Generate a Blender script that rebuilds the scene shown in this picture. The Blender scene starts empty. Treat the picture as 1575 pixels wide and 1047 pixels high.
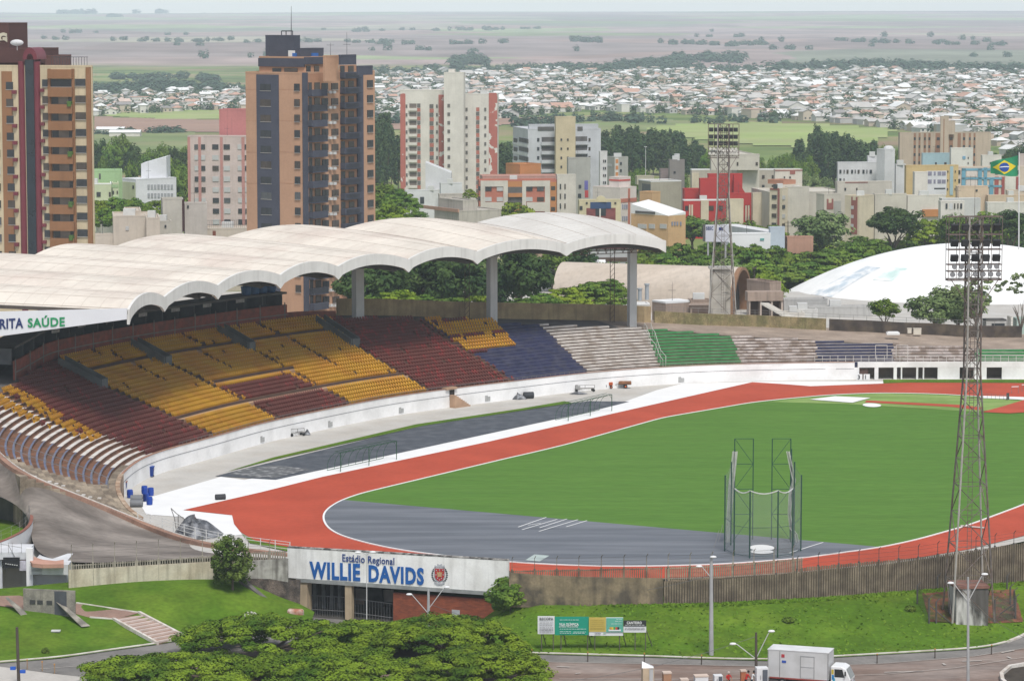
import bpy, math, random
import numpy as np
from mathutils import Vector, Matrix
random.seed(7); RNG = np.random.default_rng(7)
R = math.radians
SC = bpy.context.scene
COL = SC.collection
F = 4760.0; TH = 0.1077; CZ = 59.0; W2 = 787.5; H2 = 523.5
c_, s_ = math.cos(TH), math.sin(TH)
def _dir(px, py):
 a = (px - W2) / F; b = -(py - H2) / F
 return a, c_ + b * s_, -s_ + b * c_
def G(px, py, z=0.0):
 dx, dy, dz = _dir(px, py); t = (z - CZ) / dz
 return Vector((dx * t, dy * t, z))
def GD(px, py, D):
 dx, dy, dz = _dir(px, py); t = D / dy
 return Vector((dx * t, D, CZ + dz * t))
def PJ(p):
 x, y, z = p[0], p[1], p[2] - CZ
 d = y * c_ - z * s_
 return W2 + F * x / d, H2 - F * (y * s_ + z * c_) / d
def ZAT(py, D):
 return GD(W2, py, D).z
def interp(x, pts):
 return float(np.interp(x, [p[0] for p in pts], [p[1] for p in pts]))
def inpoly(x, y, poly):
 c = False; n = len(poly); j = n - 1
 for i in range(n):
  xi, yi = poly[i]; xj, yj = poly[j]
  if (yi > y) != (yj > y) and x < (xj - xi) * (y - yi) / (yj - yi) + xi: c = not c
  j = i
 return c
cd = bpy.data.cameras.new('camera'); cam = bpy.data.objects.new('camera', cd); COL.objects.link(cam)
cam.location = (0, 0, CZ); cam.rotation_euler = (math.pi / 2 - TH, 0, 0)
cd.sensor_width = 36; cd.lens = F / 1575 * 36; cd.clip_start = 1; cd.clip_end = 60000
SC.camera = cam
MATS = {}
def mat(name, col, rough=.85, var=.12, scale=.6, col2=None, amt=.5, streak=0, spec=.3, metal=0, bump=0, alpha=1, sc3=(1, 1, 1), rnd=0, thr=(.42, .62), fine=0):
 """procedural surface: two-scale noise around a base colour, optional second colour in patches, run-down streaks, per-object variation"""
 if name in MATS: return MATS[name]
 m = bpy.data.materials.new(name); m.use_nodes = True; MATS[name] = m
 sq = lambda c: tuple(x * .86 for x in c) if max(c) > .45 else c
 col = sq(col); col2 = sq(col2) if col2 is not None else None
 nt = m.node_tree; N = nt.nodes; L = nt.links
 b = N['Principled BSDF']; b.inputs['Roughness'].default_value = rough; b.inputs['Metallic'].default_value = metal
 b.inputs['Specular IOR Level'].default_value = spec
 tc = N.new('ShaderNodeTexCoord'); mp = N.new('ShaderNodeMapping'); mp.inputs['Scale'].default_value = sc3
 L.new(tc.outputs['Object'], mp.inputs['Vector'])
 def noise(s, det=4, vec=None):
  n = N.new('ShaderNodeTexNoise'); n.inputs['Scale'].default_value = s; n.inputs['Detail'].default_value = det
  L.new(vec or mp.outputs['Vector'], n.inputs['Vector']); return n.outputs['Fac']
 def mixc(f, a, bb, mode='MIX'):
  x = N.new('ShaderNodeMix'); x.data_type = 'RGBA'; x.blend_type = mode
  for s, v in ((0, f), (6, a), (7, bb)):
   if hasattr(v, 'node'): L.new(v, x.inputs[s])
   else: x.inputs[s].default_value = v if s == 0 else (*v[:3], 1)
  return x.outputs[2]
 def rng(v, a, bb, c=0, d=1):
  x = N.new('ShaderNodeMapRange'); x.inputs[1].default_value = a; x.inputs[2].default_value = bb
  x.inputs[3].default_value = c; x.inputs[4].default_value = d; L.new(v, x.inputs[0]); return x.outputs[0]
 cur = (*col, 1)
 if col2 is not None:
  cur = mixc(rng(noise(scale * .8, 6), thr[0], thr[1], 0, amt), cur, col2)
 if var:
  v = rng(noise(scale, 5), .3, .7, 1 - var, 1 + var)
  cb = N.new('ShaderNodeCombineColor')
  for i in range(3): L.new(v, cb.inputs[i])
  cur = mixc(1.0, cur, cb.outputs[0], 'MULTIPLY')
 if fine:
  v = rng(noise(scale * 9, 3), .3, .7, 1 - fine, 1 + fine)
  cb = N.new('ShaderNodeCombineColor')
  for i in range(3): L.new(v, cb.inputs[i])
  cur = mixc(1.0, cur, cb.outputs[0], 'MULTIPLY')
 if streak:
  mp2 = N.new('ShaderNodeMapping'); mp2.inputs['Scale'].default_value = (1.6, 1.6, .12); L.new(tc.outputs['Object'], mp2.inputs['Vector'])
  cur = mixc(rng(noise(1.0, 6, mp2.outputs['Vector']), .5, .75, 0, streak), cur, (.06, .05, .04))
 if rnd:
  oi = N.new('ShaderNodeObjectInfo'); hs = N.new('ShaderNodeHueSaturation')
  L.new(rng(oi.outputs['Random'], 0, 1, 1 - rnd, 1 + rnd), hs.inputs['Value'])
  mt = N.new('ShaderNodeMath'); mt.operation = 'MULTIPLY'; mt.inputs[1].default_value = 7.13; L.new(oi.outputs['Random'], mt.inputs[0])
  fr = N.new('ShaderNodeMath'); fr.operation = 'FRACT'; L.new(mt.outputs[0], fr.inputs[0])
  L.new(rng(fr.outputs[0], 0, 1, .5 - rnd * .09, .5 + rnd * .06), hs.inputs['Hue'])
  if hasattr(cur, 'node'): L.new(cur, hs.inputs['Color'])
  else: hs.inputs['Color'].default_value = cur
  cur = hs.outputs['Color']
 if hasattr(cur, 'node'): L.new(cur, b.inputs['Base Color'])
 else: b.inputs['Base Color'].default_value = cur
 if bump:
  bp = N.new('ShaderNodeBump'); bp.inputs['Strength'].default_value = bump; bp.inputs['Distance'].default_value = .1
  L.new(noise(scale * 8, 4), bp.inputs['Height']); L.new(bp.outputs['Normal'], b.inputs['Normal'])
 if alpha < 1: b.inputs['Alpha'].default_value = alpha
 return m
def tag(o, label=None, cat=None, group=None, kind=None):
 if label: o['label'] = label
 if cat: o['category'] = cat
 if group: o['group'] = group
 if kind: o['kind'] = kind
 return o
def empty(name, loc, label=None, cat=None, group=None):
 o = bpy.data.objects.new(name, None); COL.objects.link(o); o.location = loc; o.empty_display_size = .2
 return tag(o, label, cat, group)
def wloc(o):
 v = Vector((0, 0, 0))
 while o is not None: v += Vector(o.location); o = o.parent
 return v
class MB:
 """collects shapes in WORLD coordinates; build() makes one mesh object whose origin is its parent's origin"""
 def __init__(s): s.v = []; s.f = []; s.m = []
 def face(s, pts, m=0):
  n = len(s.v); s.v += [tuple(p) for p in pts]; s.f.append(tuple(range(n, n + len(pts)))); s.m.append(m)
 def raw(s, vs, fs, m=0):
  n = len(s.v); s.v += [tuple(p) for p in vs]
  for f in fs: s.f.append(tuple(n + i for i in f)); s.m.append(m)
 def obox(s, o, u, v, w, m=0):
  """box from corner o along three edge vectors"""
  o, u, v, w = Vector(o), Vector(u), Vector(v), Vector(w)
  if u.cross(v).dot(w) < 0: u, v = v, u
  P = [o, o + u, o + u + v, o + v, o + w, o + u + w, o + u + v + w, o + v + w]
  s.raw(P, [(3, 2, 1, 0), (4, 5, 6, 7), (0, 1, 5, 4), (1, 2, 6, 5), (2, 3, 7, 6), (3, 0, 4, 7)], m)
 def box(s, c, size, m=0, rz=0):
  u = Vector((math.cos(rz), math.sin(rz), 0)); v = Vector((-u.y, u.x, 0))
  c = Vector(c); s.obox(c - u * size[0] / 2 - v * size[1] / 2 - Vector((0, 0, size[2] / 2)), u * size[0], v * size[1], (0, 0, size[2]), m)
 def prism(s, poly, z0, z1, m=0, mtop=None):
  n = len(poly); a = sum(poly[i][0] * poly[(i + 1) % n][1] - poly[(i + 1) % n][0] * poly[i][1] for i in range(n))
  if a < 0: poly = poly[::-1]
  V = [(p[0], p[1], z0) for p in poly] + [(p[0], p[1], z1) for p in poly]
  s.raw(V, [tuple(range(n - 1, -1, -1))] + [(i, (i + 1) % n, n + (i + 1) % n, n + i) for i in range(n)], m)
  s.face([(p[0], p[1], z1) for p in poly], m if mtop is None else mtop)
 def tube(s, a, b, r0, r1=None, n=6, m=0, cap=True):
  a, b = Vector(a), Vector(b); r1 = r0 if r1 is None else r1
  d = b - a
  if d.length < 1e-6: return
  d.normalize(); x = d.orthogonal().normalized(); y = d.cross(x)
  V = []
  for c, r in ((a, r0), (b, r1)):
   for i in range(n):
    t = 2 * math.pi * i / n; V.append(c + x * math.cos(t) * r + y * math.sin(t) * r)
  Fs = [(i, (i + 1) % n, n + (i + 1) % n, n + i) for i in range(n)]
  if cap: Fs += [tuple(range(n - 1, -1, -1)), tuple(range(n, 2 * n))]
  s.raw(V, Fs, m)
 def path(s, pts, r, n=5, m=0):
  for a, b in zip(pts, pts[1:]): s.tube(a, b, r, None, n, m)
 def lathe(s, c, prof, n=16, m=0, sx=1, sy=1):
  V = []; Fs = []
  for r, z in prof:
   for i in range(n):
    t = 2 * math.pi * i / n; V.append((c[0] + r * sx * math.cos(t), c[1] + r * sy * math.sin(t), c[2] + z))
  for k in range(len(prof) - 1):
   for i in range(n): Fs.append((k * n + i, k * n + (i + 1) % n, (k + 1) * n + (i + 1) % n, (k + 1) * n + i))
  s.raw(V, Fs, m)
 def grid(s, rows, m=0):
  """rows: list of equally long point lists"""
  n = len(rows[0]); V = [p for r in rows for p in r]
  s.raw(V, [(i * n + j, i * n + j + 1, (i + 1) * n + j + 1, (i + 1) * n + j) for i in range(len(rows) - 1) for j in range(n - 1)], m)
 def wall(s, pts, z0, z1, th, m=0, closed=False):
  """thick wall along ground points; z0/z1 numbers or lists; thickness to the left of the direction"""
  n = len(pts); P = [Vector((p[0], p[1], 0)) for p in pts]
  zz0 = z0 if isinstance(z0, (list, tuple)) else [z0] * n; zz1 = z1 if isinstance(z1, (list, tuple)) else [z1] * n
  A = []; B = []
  for i in range(n):
   t = (P[min(i + 1, n - 1)] - P[max(i - 1, 0)]).normalized(); nn = Vector((-t.y, t.x, 0)) * th
   A.append(P[i]); B.append(P[i] + nn)
  def up(q, z): return (q.x, q.y, z)
  rows = [[up(A[i], zz0[i]) for i in range(n)], [up(A[i], zz1[i]) for i in range(n)], [up(B[i], zz1[i]) for i in range(n)], [up(B[i], zz0[i]) for i in range(n)]]
  s.grid(rows, m)
  for i in (0, n - 1): s.face([up(A[i], zz0[i]), up(A[i], zz1[i]), up(B[i], zz1[i]), up(B[i], zz0[i])], m)
 def build(s, name, mats, parent=None, loc=None, smooth=False):
  me = bpy.data.meshes.new(name)
  org = wloc(parent) if parent is not None else Vector(loc or (0, 0, 0))
  if parent is not None and loc is not None: org = Vector(loc)
  V = np.array(s.v, dtype=np.float64).reshape(-1, 3) - np.array(org)
  me.from_pydata([tuple(p) for p in V], [], s.f)
  mats = mats if isinstance(mats, (list, tuple)) else [mats]
  for m in mats: me.materials.append(m)
  if len(mats) > 1: me.polygons.foreach_set('material_index', s.m)
  if smooth: me.polygons.foreach_set('use_smooth', [True] * len(me.polygons))
  me.update()
  o = bpy.data.objects.new(name, me); COL.objects.link(o)
  if parent is not None: o.parent = parent; o.location = org - wloc(parent)
  else: o.location = org
  return o
def copy_tree(o, parent=None):
 c = o.copy(); COL.objects.link(c)
 if parent is not None: c.parent = parent
 for ch in list(o.children): copy_tree(ch, c)
 return c
def smooth_line(pts, step, sig=2.0):
 p = np.array(pts, float); d = np.r_[0, np.cumsum(np.linalg.norm(np.diff(p[:, :2], axis=0), axis=1))]
 n = max(int(d[-1] / step) + 1, 3); t = np.linspace(0, d[-1], n)
 q = np.stack([np.interp(t, d, p[:, i]) for i in range(p.shape[1])], 1)
 r = int(sig * 3)
 if r > 0 and n > r + 2:
  k = np.exp(-.5 * (np.arange(-r, r + 1) / sig) ** 2); k /= k.sum()
  a = np.concatenate([2 * q[0] - q[r:0:-1], q, 2 * q[-1] - q[-2:-r - 2:-1]])
  q = np.stack([np.convolve(a[:, i], k, 'valid') for i in range(q.shape[1])], 1)
 return q
def sheet(name, pts, z, m, kind='structure', parent=None):
 b = MB(); b.face([(p[0], p[1], z) for p in pts])
 o = b.build(name, m, parent)
 if kind and parent is None: o['kind'] = kind
 return o
def text_obj(txt, size, loc, udir, m, parent, name, bold=0.0, width=None, depth=.02):
 """flat lettering standing upright: udir = reading direction in the ground plane"""
 cu = bpy.data.curves.new(name, 'FONT'); cu.body = txt; cu.size = size; cu.offset = bold * size; cu.extrude = depth; cu.resolution_u = 3
 cu.align_x = 'LEFT'; cu.space_character = 1.0 + bold * 3
 t = bpy.data.objects.new(name, cu); COL.objects.link(t)
 bpy.context.view_layer.update()
 me = bpy.data.meshes.new_from_object(t.evaluated_get(bpy.context.evaluated_depsgraph_get()))
 bpy.data.objects.remove(t)
 xs = [v.co.x for v in me.vertices]; w = max(xs) - min(xs); x0 = min(xs)
 k = (width / w) if width else 1
 u = Vector(udir).normalized(); n = Vector((u.y, -u.x, 0))
 org = wloc(parent)
 for v in me.vertices:
  p = Vector(loc) + u * ((v.co.x - x0) * k) + Vector((0, 0, v.co.y)) + n * v.co.z
  v.co = p - org
 me.materials.clear(); me.materials.append(m)
 o = bpy.data.objects.new(name, me); COL.objects.link(o); o.parent = parent
 return o
HAZE = 8.5e-5; EXPO = 0.62
def vnoise(x, y, seed=0):
 r = np.random.default_rng(seed); k = r.normal(size=(8, 2)); ph = r.uniform(0, 6.28, 8)
 return sum(math.sin(k[i][0] * x + k[i][1] * y + ph[i]) for i in range(8)) / 4
TZ = [(0, -6), (338, -6), (352, -.35), (600, -.4), (760, -3), (1000, -9), (1300, -12), (1600, -13), (2600, -18), (3400, -20), (4300, -17), (6000, -9), (8000, -4), (10000, 6), (13000, 18), (16000, 30), (17500, 24), (30000, -60)]
def tz(x, y):
 D = math.hypot(x, y) if y > 0 else abs(y)
 z = interp(D, TZ)
 if D > 2800: z += min((D - 2800) / 3000, 1) * 5.5 * vnoise(x / 1500, y / 2300, 3) + min(max((D - 9000) / 4000, 0), 1) * 7 * vnoise(x / 800, 5, 9)
 return z
FIELDS = bpy.data.materials.new('farmland'); FIELDS.use_nodes = True
def _fields():
 nt = FIELDS.node_tree; N = nt.nodes; L = nt.links; b = N['Principled BSDF']; b.inputs['Roughness'].default_value = .95; b.inputs['Specular IOR Level'].default_value = .05
 tc = N.new('ShaderNodeTexCoord')
 def vec(sc, rot=0):
  mp = N.new('ShaderNodeMapping'); mp.inputs['Scale'].default_value = sc; mp.inputs['Rotation'].default_value = (0, 0, rot); L.new(tc.outputs['Object'], mp.inputs['Vector']); return mp.outputs['Vector']
 wv = N.new('ShaderNodeTexNoise'); wv.inputs['Scale'].default_value = .0012; wv.inputs['Detail'].default_value = 3; L.new(tc.outputs['Object'], wv.inputs['Vector'])
 add = N.new('ShaderNodeVectorMath'); add.operation = 'MULTIPLY_ADD'; add.inputs[1].default_value = (500, 900, 0); L.new(wv.outputs['Color'], add.inputs[0]); L.new(tc.outputs['Object'], add.inputs[2])
 mp = N.new('ShaderNodeMapping'); mp.inputs['Scale'].default_value = (1 / 620, 1 / 800, 0); mp.inputs['Rotation'].default_value = (0, 0, .35); L.new(add.outputs[0], mp.inputs['Vector'])
 vo = N.new('ShaderNodeTexVoronoi'); vo.inputs['Scale'].default_value = 1; L.new(mp.outputs['Vector'], vo.inputs['Vector'])
 sp = N.new('ShaderNodeSeparateColor'); L.new(vo.outputs['Color'], sp.inputs[0])
 cr = N.new('ShaderNodeValToRGB'); cr.color_ramp.interpolation = 'CONSTANT'; e = cr.color_ramp.elements
 cols = [(0, (.22, .165, .155)), (.16, (.30, .215, .19)), (.30, (.19, .23, .11)), (.40, (.33, .25, .23)), (.52, (.20, .21, .16)), (.60, (.33, .30, .23)), (.70, (.28, .215, .20)), (.82, (.27, .31, .17)), (.9, (.25, .20, .19))]  # far field tones kept pale, standing in for haze fade
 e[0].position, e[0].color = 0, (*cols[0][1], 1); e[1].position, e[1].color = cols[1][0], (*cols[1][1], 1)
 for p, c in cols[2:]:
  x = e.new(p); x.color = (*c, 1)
 L.new(sp.outputs[0], cr.inputs[0])
 sx = N.new('ShaderNodeSeparateXYZ'); L.new(add.outputs[0], sx.inputs[0])
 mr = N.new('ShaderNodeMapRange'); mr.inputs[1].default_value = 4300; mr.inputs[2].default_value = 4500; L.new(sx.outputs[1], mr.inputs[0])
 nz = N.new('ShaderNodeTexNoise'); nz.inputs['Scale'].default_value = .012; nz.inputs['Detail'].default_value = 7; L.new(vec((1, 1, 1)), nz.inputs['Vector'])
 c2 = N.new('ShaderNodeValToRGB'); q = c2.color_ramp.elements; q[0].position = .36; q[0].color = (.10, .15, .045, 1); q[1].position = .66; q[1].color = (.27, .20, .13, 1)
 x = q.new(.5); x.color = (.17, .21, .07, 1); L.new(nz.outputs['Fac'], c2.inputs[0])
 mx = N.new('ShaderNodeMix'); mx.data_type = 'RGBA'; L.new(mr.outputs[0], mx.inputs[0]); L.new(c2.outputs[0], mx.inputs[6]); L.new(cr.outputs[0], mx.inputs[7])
 n3 = N.new('ShaderNodeTexNoise'); n3.inputs['Scale'].default_value = 1; n3.inputs['Detail'].default_value = 8; L.new(vec((1 / 120, 1 / 260, 0)), n3.inputs['Vector'])
 m3 = N.new('ShaderNodeMapRange'); m3.inputs[1].default_value = .3; m3.inputs[2].default_value = .7; m3.inputs[3].default_value = .72; m3.inputs[4].default_value = 1.3; L.new(n3.outputs['Fac'], m3.inputs[0])
 hs = N.new('ShaderNodeHueSaturation'); L.new(m3.outputs[0], hs.inputs['Value']); L.new(mx.outputs[2], hs.inputs['Color']); L.new(hs.outputs['Color'], b.inputs['Base Color'])
_fields()
g = MB(); rows = []
ds = [60, 250, 330, 337, 345, 352, 400, 500, 600, 700, 800, 900, 1000, 1150, 1300, 1500, 1800, 2200, 2600, 3000] + list(np.geomspace(3300, 17500, 44)) + [20000, 30000]
for D in ds:
 rows.append([(D * math.sin(a), D * math.cos(a), tz(D * math.sin(a), D * math.cos(a))) for a in np.linspace(-.62, .62, 121)])
g.grid(rows)
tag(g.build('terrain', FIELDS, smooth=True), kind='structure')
M_concfloor = mat('pale_concrete_apron', (.52, .50, .465), .9, .07, .25, (.40, .365, .32), .5, fine=.05)
M_white = mat('white_floor_paint', (.84, .84, .83), .8, .04, .4)
M_track = mat('red_track_rubber', (.37, .055, .024), .9, .06, .15, (.42, .066, .030), .8, fine=.06)
M_grass = mat('pitch_turf', (.078, .170, .026), .95, .06, .35, (.092, .185, .030), .6, sc3=(.16, 1.1, 1), spec=.1, fine=.14)
M_grasssun = mat('sunlit_turf', (.17, .27, .07), .95, .14, .3, (.25, .33, .11), .7, sc3=(.3, 1, 1), spec=.1, fine=.12)  # sun patch on the far turf, painted as paler grass
M_grasslawn = mat('lawn_turf', (.068, .135, .010), .95, .2, .22, (.105, .165, .016), .8, spec=.1, fine=.18, bump=.3)  # own green of the lawns, banks and verges
M_dzone = mat('grey_rubber_mat', (.105, .115, .132), .7, .10, .5, (.165, .175, .195), .8, sc3=(.12, 1.0, 1), fine=.06)
M_dark = mat('dark_practice_mat', (.06, .068, .082), .75, .14, .6, (.10, .11, .125), .7, fine=.1)
M_asph = mat('worn_grey_asphalt', (.17, .16, .15), .9, .2, .2, (.26, .245, .23), .8, fine=.12)
floor_px = [(-330, 760), (-330, 905), (110, 862), (330, 858), (445, 858), (780, 886), (900, 891), (1015, 890), (1114, 887), (1232, 880), (1356, 868), (1489, 850), (1575, 832), (1760, 740)]
fl = [G(x, y) for x, y in floor_px]
FLOOR = [(-130, 330)] + [(p.x, p.y) for p in fl[1:]] + [(180, 440), (180, 640), (-260, 640), (-260, 330)]
sheet('stadium_floor', FLOOR, 0, M_concfloor)
inner_px = [(1121, 626), (1021, 643), (874, 684), (820, 697), (780, 706), (554.5, 760), (524, 771), (505, 783), (498, 793), (500, 804), (507, 814), (524, 824), (566, 836), (616, 846.5), (700, 857), (784, 865), (875, 870), (945, 871.5), (1015, 871), (1114, 868), (1232, 859), (1356, 842), (1411, 830), (1489, 808), (1575, 776), (1660, 735), (1760, 680), (1740, 650), (1640, 625), (1575, 616), (1504, 610.5), (1440, 606.5), (1355, 605), (1287, 607.5), (1243, 611), (1200, 615), (1155, 620)]
IN = [G(x, y) for x, y in inner_px]; IN = [(p.x, p.y) for p in IN]
IN = smooth_line(IN + [IN[0]], 1.0, 2.0)[:-1]; IN = [tuple(p) for p in IN]
def off(poly, d):
 n = len(poly); o = []
 for i in range(n):
  a = Vector(poly[i - 1]); b = Vector(poly[(i + 1) % n]); t = (b - a).normalized(); o.append((poly[i][0] + t.y * d, poly[i][1] - t.x * d))
 return o
ctr = np.mean(np.array(IN), 0)
if (Vector(off(IN, 1)[0]) - Vector(ctr)).length < (Vector(IN[0]) - Vector(ctr)).length: SG = -1
else: SG = 1
WP = [G(x, y) for x, y in [(340, 733), (376, 738), (957, 619), (1010, 600), (1050, 590), (1200, 586.5), (1358, 586.5), (1359, 592), (1200, 600), (900, 680), (650, 720), (430, 775), (360, 793), (372, 822), (330, 826), (288, 806), (282, 795), (225, 791), (212, 770)]]
sheet('white_apron', WP, .03, M_white)
T_out = [G(x, y) for x, y in [(282, 784.5), (400, 757.5), (496, 733.5), (749, 680), (780, 673), (1157, 588), (1200, 590.6), (1247, 594.2), (1360, 590), (1400, 588.7), (1575, 589.5), (1900, 594)]]
right_out = [G(x, y) for x, y in [(1840, 700), (1700, 772), (1575, 824), (1489, 845), (1411, 858), (1356, 866), (1232, 879), (1114, 886.5), (1015, 889.5), (900, 889.5), (784, 883), (640, 868), (520, 853), (423, 838), (391, 831), (370, 818.5), (360, 806), (357, 792.5)]]
sheet('running_track', T_out + right_out, .06, M_track)
lane = MB(); O1 = off(IN, SG * .22); n = len(IN)
for i in range(n):
 a, b_, c, d = IN[i], IN[(i + 1) % n], O1[(i + 1) % n], O1[i]
 lane.obox((*a, .02), (b_[0] - a[0], b_[1] - a[1], 0), (d[0] - a[0], d[1] - a[1], 0), (0, 0, .13))
tag(lane.build('track_kerb', M_white), kind='structure')
sheet('pitch_grass', IN, .09, M_grass)
def clip_half(poly, p, q):
 """part of poly on the left side of the line p->q"""
 out = []; n = len(poly); f = lambda r: (q[0] - p[0]) * (r[1] - p[1]) - (q[1] - p[1]) * (r[0] - p[0])
 for i in range(n):
  a, b_ = poly[i], poly[(i + 1) % n]; fa, fb = f(a), f(b_)
  if fa >= 0: out.append(a)
  if (fa >= 0) != (fb >= 0):
   t = fa / (fa - fb); out.append((a[0] + (b_[0] - a[0]) * t, a[1] + (b_[1] - a[1]) * t))
 return out
p, q = G(531, 770), G(1352, 842)
dz = clip_half(IN, q, p)
sheet('grey_end_zone', dz, .12, M_dzone)
dn = [G(x, y) for x, y in [(1180, 619), (1230, 613.5), (1290, 609), (1355, 606.5), (1440, 608), (1504, 612), (1575, 617.5), (1590, 625), (1500, 634), (1400, 628), (1300, 622)]]
sheet('sunlit_grass_end', dn, .12, M_grasssun)
sheet('white_landing_mat', [G(x, y) for x, y in [(1245, 616), (1284, 611), (1339, 613.5), (1311, 621)]], .2, M_white)
sheet('white_throwing_circle', [(G(1341, 624.3).x + 1.35 * math.cos(t), G(1341, 624.3).y + 2.2 * math.sin(t)) for t in np.linspace(0, 6.2, 28)], .16, M_white)
sheet('javelin_runway', [G(x, y) for x, y in [(1333, 617), (1480, 624), (1512, 628), (1505, 632), (1464, 627), (1330, 620)]], .15, M_track)
sheet('red_runway', [G(x, y) for x, y in [(1575, 616.5), (1640, 618), (1600, 634), (1552, 637), (1510, 635), (1540, 627)]], .17, M_track)
sheet('white_runway_edge', [G(x, y) for x, y in [(1508, 610), (1575, 612), (1575, 616), (1508, 613.5)]], .17, M_white)
sheet('dark_practice_strip', [G(x, y) for x, y in [(331, 732.5), (364, 724), (650, 655), (905, 617), (968, 618), (900, 635), (424, 738)]], .06, M_dark)
sheet('grass_edge_strip', [G(x, y) for x, y in [(345, 727), (420, 704), (640, 653), (800, 629), (868, 617.5), (880, 620), (650, 655.5), (420, 707.5)]], .09, M_grasslawn)
M_torn = mat('torn_grey_mat', (.10, .105, .11), .8, .3, 1.2, (.34, .34, .34), .8, thr=(.5, .66), fine=.2)
sheet('torn_mat_patch', [G(x, y) for x, y in [(352, 729), (378, 721), (420, 716), (478, 722), (425, 735), (395, 735)]], .09, M_torn)
mk = MB()
for (a, b_) in [((797, 812), (840, 797)), ((803, 816), (857, 800)), ((830, 813), (872, 799.5)), ((829, 818.5), (889, 800.5)), ((871, 811.5), (903, 802)), ((1214, 852), (1266, 835.5)), ((812, 809), (832, 806))]:
 A, B = G(*a), G(*b_); t = (B - A).normalized(); nn = Vector((-t.y, t.x, 0)) * .08
 mk.face([Vector((v.x, v.y, .15)) for v in (A - nn, B - nn, B + nn, A + nn)])
tag(mk.build('lane_markings', M_white), kind='structure')
sheet('pale_patch', [G(x, y) for x, y in [(808, 863), (822, 854), (845, 856), (830, 865)]], .15, mat('pale_turf_patch', (.36, .42, .40), .9, .15, .8))
for i, (px, py, rx, ry) in enumerate([(1172, 844, 1.35, 1.9), (1172, 850.5, 1.25, 1.3)]):
 c = G(px, py); sheet('white_hammer_circle', [(c.x + rx * math.cos(t), c.y + ry * math.sin(t)) for t in np.linspace(0, 6.2, 28)], .16 + i * .03, M_white)
sheet('green_verge', [G(x, y) for x, y in [(1358, 583.6), (1700, 583.6), (1700, 590.5), (1575, 589), (1400, 588.2), (1359, 589.5)]], .03, M_grasslawn)
sheet('near_verge', [G(x, y) for x, y in [(372, 822), (394, 832.5), (423, 839), (450, 843), (460, 852), (385, 836)]], .09, M_grasslawn)
base_px = [(189, 763), (204, 748), (212, 740), (235, 729), (256, 723), (311, 710), (400, 682), (440, 673), (506, 659), (600, 639), (689, 627), (745, 619), (820, 611), (884, 601.5), (1037, 589.5), (1155, 585.5), (1251, 584), (1355, 583), (1500, 583), (1575, 583)]
ext = [(-42, 347.6), (-44, 352), (-46, 357), (-47.4, 364)]
_b = ext + [(G(*p).x, G(*p).y) for p in base_px] + [(100, 488.5), (150, 488.5)]
BC = smooth_line(smooth_line(_b, .5, 9), .5, 9)
BT = np.gradient(BC, axis=0); BT /= np.linalg.norm(BT, axis=1)[:, None]
BN = np.stack([-BT[:, 1], BT[:, 0]], 1)
def sm1(a, sig):
 r = int(sig * 3); k = np.exp(-.5 * (np.arange(-r, r + 1) / sig) ** 2); k /= k.sum()
 return np.convolve(np.pad(a, r, mode='edge'), k, 'valid')
ang = sm1(np.unwrap(np.arctan2(BN[:, 1], BN[:, 0])), 14); BN = np.stack([np.cos(ang), np.sin(ang)], 1)
NT = len(BC); WH = 2.75; RD = .9; RR = .385
WZ = np.interp(np.arange(NT), [0, 10, 30, 46], [1.15, 1.3, 2.3, WH])           # field wall height
def S(i, s, z): return (BC[i, 0] + BN[i, 0] * s, BC[i, 1] + BN[i, 1] * s, z + (WZ[i] - WH if s > .44 else 0))
def row_s(k): return .45 + RD * k
def row_z(k): return WH - .35 + RR * (k + 1)
rim_px = [(-700, 560), (0, 705), (25, 729), (67, 754), (107, 775), (149, 789), (211, 802), (240, 806)]
rim_hi = [(-600, 660), (-20, 618), (20, 590), (95, 545), (200, 517), (340, 496), (513, 489), (645, 489.5), (826, 497), (990, 503), (1120, 514), (1250, 521), (1370, 527), (1500, 533), (1575, 534), (1800, 536), (2600, 540)]
rim_lo = [(-700, 500), (-60, 640), (0, 705), (25, 729), (67, 754), (107, 775), (149, 789), (211, 802), (500, 900)]
KMAX = 25
I_END = 30
K = np.zeros(NT)
for i in range(NT):
 for k in range(KMAX + 1):
  s = row_s(k) + .45; z = row_z(k); px, py = PJ(S(i, s, z))
  if px < 225 and i < 70 and py < 1000 and i < 62:
   ok = py < interp(px, rim_lo) - 1
  else: ok = py > interp(px, rim_hi)
  if not ok: break
  K[i] = k + 1
K = np.minimum(K, KMAX)
Kr = np.round(sm1(K, 3)).astype(int)
M_step = mat('terrace_concrete_dark', (.16, .075, .042), .95, .25, .8, (.10, .06, .042), .7, fine=.15)
M_wpaint = mat('worn_white_paint', (.66, .63, .59), .9, .12, .8, (.30, .24, .19), .55, thr=(.5, .66), fine=.1)
M_dirt = mat('dirty_step_concrete', (.17, .135, .10), .95, .3, .5, (.33, .27, .20), .7, fine=.2)
M_bluebench = mat('navy_bench_paint', (.033, .036, .085), .85, .2, .8, (.09, .085, .10), .35, fine=.1)
M_greenbench = mat('green_bench_paint', (.045, .22, .07), .85, .15, .8, (.12, .25, .12), .5, fine=.1)
M_whitebench = mat('weathered_white_bench', (.62, .57, .52), .9, .15, .7, (.30, .24, .19), .7, thr=(.48, .64), fine=.15)
M_wornbench = mat('worn_pinkish_bench', (.60, .53, .49), .9, .2, .8, (.26, .20, .16), .9, thr=(.45, .58), fine=.2)
M_bluegrey = mat('blue_grey_riser_paint', (.11, .13, .20), .85, .2, .8, (.2, .17, .15), .4)
M_tan = mat('tan_terrace_edge', (.40, .26, .17), .9, .15, .8)
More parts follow.
